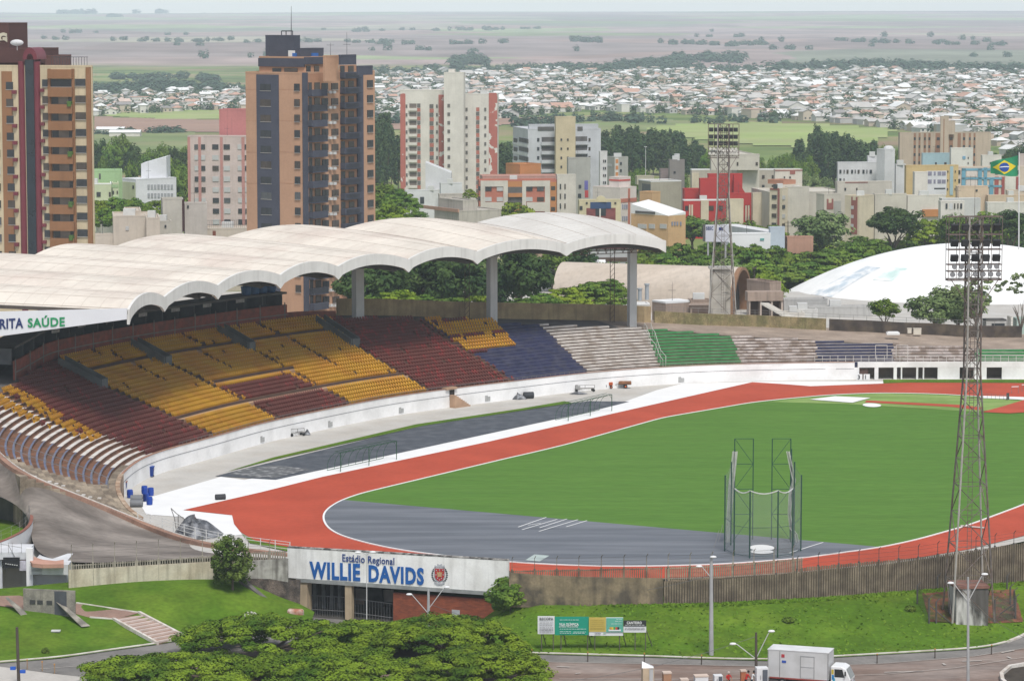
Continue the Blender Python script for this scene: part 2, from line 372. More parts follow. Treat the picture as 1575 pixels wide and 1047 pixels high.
M_gapshade = mat('shaded_riser_concrete', (.085, .052, .038), .95, .2, .8)  # shade of the row gaps put into a darker riser colour
ST = [M_step, M_wpaint, M_dirt, M_bluebench, M_greenbench, M_whitebench, M_wornbench, M_bluegrey, M_tan, M_gapshade]
P_wb = [(-60, 590), (0, 605), (60, 640), (110, 665), (165, 668), (230, 690), (232, 700), (178, 722), (165, 715), (100, 690), (0, 655), (-60, 640)]
P_bg = [(-60, 640), (0, 655), (100, 690), (165, 715), (178, 722), (168, 745), (140, 745), (70, 724), (0, 699), (-60, 680)]
P_navy = [(640, 486), (820, 490), (905, 575), (793, 588), (730, 545)]
P_w1 = [(822, 494), (990, 500), (1012, 562), (1016, 572), (905, 580)]
P_g1 = [(990, 500), (1118, 508), (1138, 560), (1014, 570)]
P_w2 = [(1118, 508), (1253, 514), (1253, 562), (1138, 565)]
P_n2 = [(1253, 514), (1370, 520), (1370, 562), (1253, 562)]
P_w3 = [(1370, 515), (1497, 520), (1497, 566), (1370, 562)]
P_g2 = [(1497, 520), (1900, 520), (1900, 570), (1497, 566)]
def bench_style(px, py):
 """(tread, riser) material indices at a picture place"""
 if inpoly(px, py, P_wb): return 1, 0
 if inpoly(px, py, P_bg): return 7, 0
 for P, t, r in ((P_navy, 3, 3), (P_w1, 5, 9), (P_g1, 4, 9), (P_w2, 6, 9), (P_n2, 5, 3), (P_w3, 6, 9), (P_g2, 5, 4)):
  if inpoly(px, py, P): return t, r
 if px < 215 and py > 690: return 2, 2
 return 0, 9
stand = empty('grandstand', S(200, 8, 0), 'curved concrete grandstand terraces with white field wall around the far side of the track', 'grandstand')
def k_at(pts):
 ks = []
 for (px, py) in pts:
  ks.append(min(((PJ(S(i, row_s(k) + .4, row_z(k)))[0] - px) ** 2 + (PJ(S(i, row_s(k) + .4, row_z(k)))[1] - py) ** 2, k) for i in range(60, 260, 2) for k in range(KMAX))[1])
 return sorted(ks)[len(ks) // 2]
CWK = {k_at([(200, 554), (262, 545), (385, 530)]): (140, 518), k_at([(337, 594), (400, 580), (440, 571)]): (330, 455), k_at([(310, 630), (388, 617), (500, 596), (600, 581)]): (278, 622)}
tm = MB()
for i in range(0, NT - 1):
 kk = max(Kr[i], 0)
 for k in range(kk):
  a0, a1 = row_s(k), row_s(k + 1); z0 = row_z(k) - RR if k else (2.0 if i >= 384 else .2); z1 = row_z(k)
  px, py = PJ(S(i, a0 + .3, z1)); t, r = bench_style(px, py)
  if k in CWK and CWK[k][0] < px < CWK[k][1]: t, r = 8, 8
  if r == 9 and t in (4, 5, 6): lip = .27
  else: lip = 0
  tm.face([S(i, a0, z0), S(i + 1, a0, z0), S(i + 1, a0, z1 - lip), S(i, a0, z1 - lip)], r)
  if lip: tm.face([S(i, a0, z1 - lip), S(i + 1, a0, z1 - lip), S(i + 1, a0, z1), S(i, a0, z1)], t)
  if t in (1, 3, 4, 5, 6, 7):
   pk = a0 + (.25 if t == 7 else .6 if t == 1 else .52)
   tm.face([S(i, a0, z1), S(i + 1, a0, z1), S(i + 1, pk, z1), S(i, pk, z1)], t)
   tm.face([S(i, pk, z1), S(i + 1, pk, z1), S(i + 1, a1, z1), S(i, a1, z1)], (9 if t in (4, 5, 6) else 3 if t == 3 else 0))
  else: tm.face([S(i, a0, z1), S(i + 1, a0, z1), S(i + 1, a1, z1), S(i, a1, z1)], t)
  if k == kk - 1 or i == 0 or (i > 0 and Kr[i - 1] <= k):
   tm.face([S(i, a0, 0), S(i, a1, 0), S(i, a1, z1), S(i, a0, z1)], 2)
  if i < NT - 2 and Kr[i + 1] <= k: tm.face([S(i + 1, a0, 0), S(i + 1, a1, 0), S(i + 1, a1, z1), S(i + 1, a0, z1)], 2)
  if k == kk - 1: tm.face([S(i, a1, 0), S(i + 1, a1, 0), S(i + 1, a1, z1), S(i, a1, z1)], 2)
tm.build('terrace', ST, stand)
M_fw = mat('white_field_wall', (.96, .95, .94), .85, .05, .3, (.66, .65, .63), .5, fine=.03)
M_fwend = mat('stained_brown_wall', (.27, .175, .115), .9, .3, .6, (.55, .45, .34), .7, streak=.5)
fw = MB(); sect = []
for i in range(46, NT):
 sect.append([S(i, 0, 0), S(i, 0, WZ[i] * .62), S(i, .02, WZ[i] * .63), S(i, .02, WZ[i]), S(i, .42, WZ[i]), S(i, .42, 0)])
I_OPEN = 384
fw.grid([[r[j] for r in sect if True][:I_OPEN - 46] for j in range(6)], 0)
fw.build('field_wall', M_fw, stand)
cap = MB()
for i in range(46, I_OPEN - 1): cap.obox(S(i, -.03, WZ[i] * .62), Vector(S(i + 1, -.03, 0)) - Vector(S(i, -.03, 0)), (BN[i, 0] * .03, BN[i, 1] * .03, 0), (0, 0, .05))
cap.build('wall_joint_line', mat('dark_joint', (.18, .18, .19), .9), stand)
M_top = mat('brown_wall_coping', (.30, .17, .12), .9, .2, .6, fine=.1)
cp = MB()
for i in range(46, I_OPEN - 1): cp.obox(S(i, -.04, WZ[i]), Vector(S(i + 1, -.04, 0)) - Vector(S(i, -.04, 0)), (BN[i, 0] * .35, BN[i, 1] * .35, 0), (0, 0, .07))
cp.build('wall_coping', M_top, stand)
fe = MB(); sec = []
for i in range(0, 47): sec.append([S(i, -.1, 0), S(i, -.1, WZ[i] + .1), S(i, .435, WZ[i] + .1), S(i, .435, 0)])
fe.grid([[r[j] for r in sec] for j in range(4)]); fe.face(sec[0])
fe.build('end_wall', M_fwend, stand)
rl = MB(); M_rail = mat('dull_steel_rail', (.22, .21, .20), .6, .1, 2, metal=.3)
prev = None
for i in range(96, 380, 2):
 p = Vector(S(i, .2, WH + .42)); rl.tube(S(i, .2, WH + .05), p, .03, n=4)
 if prev is not None: rl.tube(prev, p, .035, n=4)
 prev = p
rl.build('wall_rail', M_rail, stand)
for px in (400, 506, 615, 747, 884, 1043):
 i = min(range(NT), key=lambda i: abs(PJ(S(i, 0, .3))[0] - px)); d = MB()
 d.obox(S(i, -.06, .25), Vector(S(i + 1, 0, 0)) - Vector(S(i, 0, 0)), (BN[i, 0] * .05, BN[i, 1] * .05, 0), (0, 0, .85)); d.obox(S(i + 1, -.10, .3), Vector(S(i + 2, 0, 0)) - Vector(S(i + 1, 0, 0)), (BN[i, 0] * .05, BN[i, 1] * .05, 0), (0, 0, .6))
 d.build('utility_cabinet', mat('grey_metal_box', (.36, .36, .35), .7, .1, 2), stand)
i = min(range(NT), key=lambda i: abs(PJ(S(i, 0, 0))[0] - 690)); d = MB(); t = Vector((BT[i, 0], BT[i, 1], 0)); nn = Vector((BN[i, 0], BN[i, 1], 0)); o = Vector(S(i, 0, 0))
for k in range(8): d.obox(o + t * (k * .42) - nn * 1.1, t * .42, nn * 1.05, (0, 0, 1.9 - k * .24))
d.build('wall_stair', M_tan, stand)
d = MB(); d.obox(o - nn * .08 + Vector((0, 0, 1.1)), t * 1.0, nn * .06, (0, 0, 1.5)); d.obox(o - nn * .3 - t * .9 + Vector((0, 0, 2.7)), t * 2.3, nn * .9, (0, 0, .3), 1)
d.build('doorway', [mat('dark_opening', (.03, .025, .022), .9), M_tan], stand)
rm = MB(); zf = WH
for i in range(I_OPEN, NT - 1):
 rm.face([S(i, -.02, 1.9), S(i + 1, -.02, 1.9), S(i + 1, -.02, WH), S(i, -.02, WH)]); rm.face([S(i, -.02, WH), S(i + 1, -.02, WH), S(i + 1, .45, WH), S(i, .45, WH)]); rm.face([S(i, -.02, 1.9), S(i, 5, 1.9), S(i + 1, 5, 1.9), S(i + 1, -.02, 1.9)])
rm.face([S(I_OPEN, -.02, 0), S(I_OPEN, 4, 0), S(I_OPEN, 4, WH), S(I_OPEN, -.02, WH)])
rm.build('front_beam', M_fw, stand)
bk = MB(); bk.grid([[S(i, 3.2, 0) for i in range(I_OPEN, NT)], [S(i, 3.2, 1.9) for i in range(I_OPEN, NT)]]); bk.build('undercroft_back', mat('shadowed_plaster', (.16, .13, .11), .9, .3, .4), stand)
for px, w_, mm in ((1268, 38, 0), (1312, 24, 0), (1347, 6, 0), (1376, 5, 0), (1386, 2, 0), (1413, 3, 0), (1421, 2, 0), (1460, 34, 0), (1510, 20, 0), (1560, 40, 0), (1620, 40, 0)):
 i = min(range(NT), key=lambda i: abs(PJ(S(i, 0, 1))[0] - px)); d = MB(); wd = w_ / 9.75
 d.obox(Vector(S(i, 0, 0)) - Vector((wd / 2, 0, 0)), (wd, 0, 0), (0, .35, 0), (0, 0, 1.9)); d.build('pier', M_fw, stand)
P_ = lambda px, s, z: Vector(((px - W2) / F * (488.5 + s), 488.5 + s, z))
for px, w_, z0, h_, c in ((1325, 14, 0, 1.7, (.10, .06, .05)), (1270, 8, 1.1, .5, (.5, .48, .45))):
 d = MB(); d.obox(P_(px, -.06, z0), (w_ / 9.7, 0, 0), (0, .05, 0), (0, 0, h_)); d.build('wall_opening', mat('opening_%d' % px if False else ('brown_shutter' if z0 == 0 else 'louvre_grey'), c, .9), stand)
rl = MB()
for z in (WH + .35, WH + 1.0): rl.tube(P_(1256, .3, z), P_(1900, .3, z), .05, n=4)
for px in np.arange(1256, 1900, 12): rl.tube(P_(px, .3, WH), P_(px, .3, WH + 1.0), .05, n=4)
rl.build('front_railing', mat('white_pipe', (.62, .60, .57), .7, .15, 1), stand)
for x0 in (1350, 1382):
 fr = MB()
 for a, b_ in (((x0, WH + .6), (x0, WH + 2.7)), ((x0 + 18, WH + .6), (x0 + 18, WH + 2.7)), ((x0, WH + 2.7), (x0 + 18, WH + 2.7)), ((x0, WH + .6), (x0 + 18, WH + .6))):
  fr.tube(P_(a[0], -.1, a[1]), P_(b_[0], -.1, b_[1]), .06, n=4)
 fr.build('goal_frame', MATS['white_pipe'], stand)
for px, ch in ((1325.5, '3'), (1337, '1')):
 r_ = empty('number_board', P_(px, -1.5, .03), 'white board reading %s at the foot of the far wall' % ch, 'sign', 'number boards'); d = MB(); d.obox(P_(px - 4.8, -1.5, .03), (.98, 0, 0), (0, .1, 0), (0, 0, .95)); d.build('board_panel', M_white, r_)
 text_obj(ch, .9, P_(px - 2.5, -1.53, .22), (1, 0, 0), mat('ink_dark', (.03, .03, .04), .7), r_, 'digit', bold=.02)
M_earth = mat('dusty_earth', (.30, .235, .185), .95, .2, .3, (.22, .17, .13), .6, fine=.12)
M_walk = mat('dark_walkway', (.10, .09, .085), .9, .2, .3)
M_bw = mat('tan_back_wall', (.36, .27, .15), .9, .15, .5, (.20, .14, .09), .5, streak=.45, fine=.08)
M_bwd = mat('blackened_back_wall', (.06, .048, .042), .95, .35, .6, (.13, .10, .07), .6, streak=.4)
I0 = 96
def rim(i): return row_s(Kr[i]) , (row_z(Kr[i] - 1) if Kr[i] else WH)
rs = sm1(np.array([rim(i)[0] for i in range(NT)]), 5); rz = sm1(np.array([rim(i)[1] for i in range(NT)]), 5)
wk = np.interp(np.arange(NT), [0, 270, 330, 360, NT], [7, 7, 8, 13, 13]); wz = np.interp(np.arange(NT), [0, 280, 330, NT], [.15, .15, .5, .3])
wm = MB(); rows = []
for i in range(I0 - 30, NT): rows.append([S(i, row_s(Kr[i]), rz[i] - .02), S(i, row_s(Kr[i]) + wk[i], rz[i] + wz[i]), S(i, row_s(Kr[i]) + wk[i] + 5, rz[i] + wz[i]), S(i, row_s(Kr[i]) + wk[i] + 16, -.3)])
ia = 318 - I0 + 30
wm.grid(rows[:ia + 1], 1); wm.grid(rows[ia:], 0)
wm.build('walkway', [M_earth, M_walk], stand)
bw = MB()
def wallseg(i0, i1, h, m, th=.4):
 b = MB(); sec = []
 for i in range(i0, i1 + 1):
  s = rs[i] + wk[i]; z = rz[i] + wz[i] - .3; sec.append([S(i, s, z), S(i, s, z + h + .3), S(i, s + th, z + h + .3), S(i, s + th, z)])
 b.grid([[r[j] for r in sec] for j in range(4)]); b.face(sec[0]); b.face(sec[-1]); return b
def ipx(px, s, z): return min(range(NT), key=lambda i: abs(PJ(S(i, s, z))[0] - px))
i1, i2, i3 = ipx(520, rs[240] + 7, 13), ipx(995, rs[315] + 8, 9), ipx(1265, 24, 7)
wallseg(i1, i2, 2.6, 0).build('back_wall', M_bw, stand)
wallseg(i2 + 1, i3, 1.9, 0).build('back_wall', mat('overgrown_back_wall', (.24, .19, .10), .95, .3, .7, (.12, .12, .05), .7, streak=.4, fine=.3), stand)
wallseg(i3 + 1, ipx(1562, 24, 7), 1.9, 0).build('back_wall', M_bwd, stand)
rl = MB()
for i in range(i2 + 1, NT - 40, 4):
 s = rs[i] + wk[i]; z = rz[i] + wz[i] + 1.8; j = i + 4; s2 = rs[j] + wk[j]; z2 = rz[j] + wz[j] + 1.8
 rl.tube(S(i, s + .2, z), S(i, s + .2, z + .9), .04, n=4); rl.tube(S(i, s + .2, z + .9), S(j, s2 + .2, z2 + .9), .035, n=4); rl.tube(S(i, s + .2, z + .5), S(j, s2 + .2, z2 + .5), .03, n=4)
rl.build('back_railing', M_rail, stand)
M_brick = mat('dark_red_brick', (.21, .062, .042), .9, .18, 1.2, (.10, .06, .05), .5, fine=.15)
M_band = mat('grey_concrete_band', (.16, .145, .13), .9, .2, .6)
ib0, ib1 = 88, ipx(440, rs[200] + 1, 15)
pr = MB(); sec = []
for i in range(ib0, ib1 + 1):
 s = rs[i] + .7; z = rz[i] - .4
 sec.append([S(i, s, z), S(i, s, z + 1.35), S(i, s - .06, z + 1.35), S(i, s - .06, z + 1.5), S(i, s, z + 1.5), S(i, s, z + 2.9), S(i, s + .3, z + 2.9), S(i, s + .3, z)])
for j in range(7): pr.grid([[r[j] for r in sec], [r[j + 1] for r in sec]], 1 if j in (1, 2, 3) else 0)
pr.face([sec[-1][j] for j in (0, 5, 6, 7)], 0); pr.face([sec[0][j] for j in (0, 5, 6, 7)], 0)
for i in range(ib0, ib1, 9): pr.obox(S(i, rs[i] + .64, rz[i] - .4), Vector(S(i + 1, 0, 0)) * .4 - Vector(S(i, 0, 0)) * .4, (BN[i, 0] * .05, BN[i, 1] * .05, 0), (0, 0, 3.28), 1)
pr.build('brick_parapet', [M_brick, M_band], stand)
pr = MB(); sec = []
for i in range(ib1 - 1, ipx(512, rs[215] + 1, 14)):
 s = rs[i] + .7; z = rz[i] - .4; sec.append([S(i, s, z), S(i, s, z + 1.7), S(i, s + .3, z + 1.7), S(i, s + .3, z)])
pr.grid([[r[j] for r in sec] for j in range(4)]); pr.face(sec[-1]); pr.build('low_brick_wall', M_brick, stand)
M_press = mat('press_box_grey', (.085, .09, .095), .9, .25, .5); M_slab = mat('dark_slab', (.10, .095, .09), .9, .2, .5)
pb = MB(); sec = []
for i in range(ib0, ib1 + 1):
 s = rs[i] + 1.0; z = rz[i] - .4; sec.append([S(i, s, z + 2.4), S(i, s + 3.2, z + 2.4), S(i, s + 3.2, z + 4.5), S(i, s - .3, z + 4.5), S(i, s - .3, z + 4.8), S(i, s + 4, z + 4.8), S(i, s + 4, 0)])
for j in range(6): pb.grid([[r[j] for r in sec], [r[j + 1] for r in sec]], 1 if j >= 2 else 0)
pb.face([sec[-1][0], sec[-1][1], sec[-1][2]], 0); pb.face([sec[-1][j] for j in (2, 5, 6)], 0)
for i in range(ib0, ib1, 7):
 s = rs[i] + 1.0; z = rz[i] - .4; pb.obox(S(i, s + .2, z + 2.4), (BN[i, 0] * 3, BN[i, 1] * 3, 0), (BT[i, 0] * .15, BT[i, 1] * .15, 0), (0, 0, 2.1), 0)
pb.build('press_box', [M_press, M_slab], stand)
for n, i in enumerate(range(ib0 + 24, ib1 - 6, 14)):
 s = rs[i] + .72; z = rz[i] + 2.9; d = MB(); d.obox(S(i, s, z + .7), (BT[i, 0] * 2, BT[i, 1] * 2, 0), (BN[i, 0] * .1, BN[i, 1] * .1, 0), (0, 0, .5)); d.build('window_sign', mat('faded_panel', (.28, .27, .26), .8, .3, 2), stand)
for n, i in enumerate((ib1 - 12, ib1 - 9, ib1 - 6, ib1 - 3)):
 t_ = empty('water_tank', S(i, rs[i] + 2.2, rz[i] + 4.4), ('blue plastic water tank on the press box roof, %s') % ('leftmost in its row', 'second from the left', 'third from the left', 'nearest the roof end')[n], 'tank', 'blue tanks on the press box roof')
 d = MB(); d.lathe(S(i, rs[i] + 2.2, rz[i] + 4.4), [(0, 0), (.62, .02), (.72, .25), (.8, 1.15)], 14); d.build('tank_body', mat('blue_plastic', (.025, .09, .22), .5, .1, 1), t_)
 d = MB(); d.lathe(S(i, rs[i] + 2.2, rz[i] + 4.4), [(.86, 1.15), (.86, 1.24), (.3, 1.4), (0, 1.42)], 14); d.build('tank_lid', mat('blue_plastic_lid', (.03, .12, .28), .5, .1, 1), t_)
M_vom = mat('grey_vomitory_concrete', (.105, .115, .115), .9, .15, .6, (.16, .165, .16), .5)
for (x0, y0), (x1, y1) in (((90, 551), (155, 586)), ((199, 521), (254, 552)), ((323, 501), (380, 532)), ((483, 488), (539, 524))):
 def inv(px, py):
  best = None
  for i in range(80, 300):
   for k in range(0, KMAX):
    q = PJ(S(i, row_s(k), row_z(k) + .9)); e = (q[0] - px) ** 2 + (q[1] - py) ** 2
    if best is None or e < best[0]: best = (e, i, k)
  return best[1], best[2]
 (ia_, ka), (ic, kc) = inv(x0, y0), inv(x1, y1)
 kc = min(kc, ka - 5); im = ic; d = MB(); T_ = Vector((BT[im, 0], BT[im, 1], 0)); Nn = Vector((BN[im, 0], BN[im, 1], 0))
 A = Vector(S(im, row_s(kc), row_z(kc) - .2)); L_ = (ka - kc) * RD; rise = (ka - kc) * RR
 for sgn in (0, 1.75):
  o = A + T_ * sgn; sl_ = Nn * L_ + Vector((0, 0, rise))
  d.obox(o, sl_, T_ * .2, (0, 0, 1.35))
 d.obox(A + T_ * .2 - Nn * .18, Nn * .18, T_ * 1.55, (0, 0, 1.35)); d.obox(A + T_ * .2 + Vector((0, 0, .25)), Nn * L_ + Vector((0, 0, rise)), T_ * 1.55, (0, 0, .08), 1)
 d.build('entrance_channel', [M_vom, mat('channel_floor_dark', (.05, .05, .05), .9)], stand)
rl = MB()
for (b0, b1) in (((990, 500), (1018, 560)), ((999, 500), (1026, 560))):
 P = []
 for f in np.linspace(0, 1, 8):
  px = b0[0] + (b1[0] - b0[0]) * f; py = b0[1] + (b1[1] - b0[1]) * f; i = 322
  best = min(((PJ(S(i, row_s(k), row_z(k) + .6))[0] - px) ** 2 + (PJ(S(i, row_s(k), row_z(k) + .6))[1] - py) ** 2, i, k) for i in range(295, 345) for k in range(0, 16))
  P.append((S(best[1], row_s(best[2]), row_z(best[2]) + 1.1), best))
 for a, b_ in zip(P, P[1:]): rl.tube(a[0], b_[0], .05, n=4)
 for a, bb in P: rl.tube(S(bb[1], row_s(bb[2]), row_z(bb[2])), a, .04, n=4)
rl.build('aisle_railing', mat('pale_pipe', (.5, .5, .45), .6, .1, 2), stand)
rl = MB(); P = []
for px, py in ((0, 679), (22, 688), (45, 697), (67, 706), (90, 713), (119, 722), (143, 731), (170, 741)):
 best = min(((PJ(S(i, row_s(k), row_z(k)))[0] - px) ** 2 + (PJ(S(i, row_s(k), row_z(k)))[1] - py - 9) ** 2, i, k) for i in range(5, 80) for k in range(0, max(Kr[i], 1)))
 P.append((best[1], best[2]))
for (i, k), (i2_, k2) in zip(P, P[1:]):
 for h in (.35, 1.25): rl.tube(S(i, row_s(k), row_z(k) + h), S(i2_, row_s(k2), row_z(k2) + h), .04, n=4)
for i, k in P: rl.tube(S(i, row_s(k), row_z(k)), S(i, row_s(k), row_z(k) + 1.3), .05, n=4)
rl.build('end_railing', mat('grey_pipe', (.17, .175, .19), .6, .1, 2), stand)
for px, py in ((25, 706), (33, 722), (50, 735), (71, 743), (83, 747), (93, 750), (115, 757), (126, 761), (137, 765), (148, 768)):
 best = min(((PJ(S(i, row_s(k), row_z(k)))[0] - px) ** 2 + (PJ(S(i, row_s(k), row_z(k)))[1] - py) ** 2, i, k) for i in range(2, 60) for k in range(0, max(Kr[i], 1)))
 d = MB(); d.obox(S(best[1], row_s(best[2]), row_z(best[2])), (.4, 0, 0), (0, .5, 0), (0, 0, .12))
 d.build('step_fitting', M_wpaint, stand)
P_seat = [
 ('y', [(0, 597), (12, 590), (60, 612), (105, 640), (160, 668), (150, 676), (110, 668), (40, 640), (0, 622)]),      # scattered, handled with gaps
 ('m', [(20, 596), (50, 570), (92, 552), (150, 590), (235, 626), (328, 667), (300, 677), (232, 697), (160, 667), (100, 638), (50, 612)]),
 ('y', [(90, 552), (225, 508), (250, 512), (340, 494), (500, 486), (513, 490), (540, 524), (664, 600), (518, 626), (432, 643), (325, 668), (235, 622), (150, 585)]),
 ('m', [(513, 488), (645, 488), (793, 583), (664, 600), (600, 562), (540, 524)]),
 ('y', [(652, 488), (762, 491), (797, 530), (728, 542)]),
]
P_mar = [[(337, 595), (440, 573), (492, 595), (395, 615)], [(388, 619), (505, 598), (547, 622), (431, 645)]]
AISLE = [((152, 586), (330, 667)), ((250, 552), (440, 645)), ((380, 530), (545, 621)), ((535, 522), (664, 600)), ((640, 490), (793, 586)), ((280, 512), (330, 535)), ((400, 498), (440, 515)), ((180, 545), (262, 586)), ((300, 535), (360, 565)), ((440, 515), (518, 560)), ((140, 535), (160, 545)), ((215, 525), (240, 536))]
def near_aisle(px, py, w=1.7):
 for (a, b_) in AISLE:
  dx, dy = b_[0] - a[0], b_[1] - a[1]; f = ((px - a[0]) * dx + (py - a[1]) * dy) / (dx * dx + dy * dy)
  if -.02 < f < 1.02:
   L_ = math.hypot(dx, dy); dd = abs((px - a[0]) * dy - (py - a[1]) * dx) / L_
   if dd < w: return True
 return False
M_sy = mat('yellow_seat_plastic', (.56, .285, .012), .5, .12, .35, (.50, .19, .012), .7, rnd=.12); M_sm = mat('maroon_seat_plastic', (.120, .030, .023), .5, .2, .8, rnd=.15)
M_sr = mat('red_seat_plastic', (.21, .028, .024), .5, .15, .8)
def seat_shape(b, o, t, n, m=0):
 """shell seat: pan with rounded front and a curved back; o on the step edge, n towards the back"""
 w = .37; z = Vector((0, 0, 1))
 prof = [(.06, .26), (.08, .36), (.32, .335), (.42, .38), (.48, .52), (.53, .66)]
 rows = []
 for (a, h) in prof: rows.append([o + t * (w * q * (.62 if h > .6 else 1)) + n * a + z * (h + (.03 if abs(q) == .5 and a > .06 and h < .6 else 0)) for q in (-.5, 0, .5)])
 b.grid(rows, m)
 k = [o + n * .57 + z * .64 + t * (w * q * .62) for q in (-.5, .5)]; b.face([rows[-1][0], rows[-1][2], k[1], k[0]], m)
 b.face([k[0], k[1], k[1] - z * .45 - n * .1, k[0] - z * .45 - n * .1], m)
 for q in (-.3, .3): b.obox(o + t * (w * q - .02) + n * .14, t * .04, n * .2, z * .34, m)
seats = []   # (dist, px, kind, i-float, k)
rr = random.Random(11)
SP = .56
for k in range(KMAX):
 s = row_s(k) + .02; acc = 0
 for i in range(20, 320):
  if k >= Kr[i]: continue
  P0 = Vector(S(i, s, row_z(k))); P1 = Vector(S(i + 1, s, row_z(k))); L_ = (P1 - P0).length
  while acc < L_:
   o = P0.lerp(P1, acc / L_); acc += SP
   px, py = PJ(o + Vector((0, 0, .35)))
   if near_aisle(px, py) or (k in CWK and CWK[k][0] < px < CWK[k][1]): continue
   kind = None
   for q, (kd, poly) in enumerate(P_seat):
    if inpoly(px, py, poly):
     kind = kd
     if q == 0:
      if (k * 5 + int(px / 9)) % 4 == 0: kind = None
      elif (int(px / 11) + k * 3) % 7 == 0: kind = 'm'
      if rr.random() < .12: kind = None
      blk = 'scatter'
     else: blk = q
     break
   if kind is None: continue
   if kind == 'y' and any(inpoly(px, py, P) for P in P_mar): kind = 'm'; blk = 'inset'
   if blk == 4 and k % 5 == 4 and rr.random() < .8: kind = 'm'
   if kind == 'm' and rr.random() < (.06 if px < 500 else .22): kind = 'r'
   if rr.random() < .012: continue
   seats.append(((o - Vector((0, 0, CZ))).length, px, kind, o, i, blk))
  acc -= L_
seats.sort(key=lambda q: q[0])
ind = {'y': [], 'm': []}; rest = {'y': [], 'm': []}
for q in seats:
 kk = 'y' if q[2] == 'y' else 'm'
 (ind[kk] if len(ind[kk]) < 300 and q[2] != 'r' else rest[kk]).append(q)
proto = {}
for kk, nm, M_, lab, grp in (('y', 'yellow_seat', M_sy, 'yellow plastic shell seat among the nearest yellow seats of the left stand', 'nearest yellow seats'), ('m', 'maroon_seat', M_sm, 'maroon plastic shell seat in the near rows of the left maroon block', 'nearest maroon seats')):
 for q in ind[kk]:
  o, i = q[3], q[4]; a = math.atan2(BN[i, 1], BN[i, 0]) - math.pi / 2
  if kk not in proto:
   b = MB(); seat_shape(b, Vector((0, 0, 0)), Vector((1, 0, 0)), Vector((0, 1, 0))); s_o = b.build(nm, M_); tag(s_o, lab, 'seat', grp); proto[kk] = s_o
  else: s_o = proto[kk].copy(); COL.objects.link(s_o)
  s_o.location = o; s_o.rotation_euler = (0, 0, a)
 b = MB()
 for q in rest[kk]:
  i = q[4]; seat_shape(b, q[3], Vector((BT[i, 0], BT[i, 1], 0)), Vector((BN[i, 0], BN[i, 1], 0)), 1 if q[2] == 'r' else 0)
 tag(b.build(nm.replace('seat', 'seating'), [M_, M_sr]), kind='stuff')
val_px = [(195, 477), (249.5, 458), (332, 440), (429, 424), (519, 411), (627, 400), (734, 388), (870, 376), (1025.5, 371)]
SF, SB = 6.0, 27.0
canopy = empty('grandstand_canopy', S(220, 16, 12), 'long white scalloped roof of barrel vaults over the left grandstand', 'canopy')
M_roof = mat('pinkish_white_roof_sheet', (.74, .675, .59), .8, .10, .12, (.56, .46, .40), .6, thr=(.46, .66), sc3=(1, 1, 1), fine=.05)
M_roofw = mat('fresh_white_roof_sheet', (.66, .64, .60), .8, .05, .2, (.57, .54, .50), .5, fine=.04)
M_fascia = mat('white_fascia', (.74, .73, .70), .8, .06, .5, streak=.18)
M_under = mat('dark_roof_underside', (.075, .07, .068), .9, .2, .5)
M_seam = mat('roof_seam_strip', (.52, .455, .40), .9, .1, .5)
V = []
def SFf(n): return 3.0 if n == 0 else (4.5 if n == 1 else SF)
for n, (px, py) in enumerate(val_px):
 sf = SFf(n); best = None
 for i in range(40, 380):
  q = S(i, sf, 22.5); x = PJ(q)[0]
  if best is None or abs(x - px) < best[0]: best = (abs(x - px), i)
 i = best[1]; z = G(px, py, 0); D = S(i, sf, 0)[1]; V.append((i, ZAT(py, D)))
V = [(i, z) for i, z in V]
VI = [v[0] for v in V]; VZ = [v[1] for v in V]
RISE_F = 1.25; RISE_B = 1.45; ZBL = [.6, .6, .7, .7, .8, 1.1, 1.8, 1.9, 2.1]; SBL = [44, 46, 48, 50, 49, 46, 37, 30, 27]; FH = 1.45
def roofpt(n, a, s01):
 """lobe n, a in 0..1 across, s01 0 front .. 1 back"""
 i = VI[n] + (VI[n + 1] - VI[n]) * a; i0 = int(i); f = i - i0; i1 = min(i0 + 1, NT - 1)
 sf = SFf(n) * (1 - a) + SFf(n + 1) * a; SB = SBL[n] * (1 - a) + SBL[n + 1] * a; ZB = ZBL[n] * (1 - a) + ZBL[n + 1] * a; s = sf + (SB - sf) * s01
 A = Vector(S(i0, s, 0)); B = Vector(S(i1, s, 0)); p = A.lerp(B, f)
 z = VZ[n] * (1 - a) + VZ[n + 1] * a + ZB * (1 - (1 - s01) ** 1.7) + (RISE_F + (RISE_B - RISE_F) * s01) * (1 - (2 * a - 1) ** 2)
 return Vector((p.x, p.y, z))
NA, NS = 16, 14
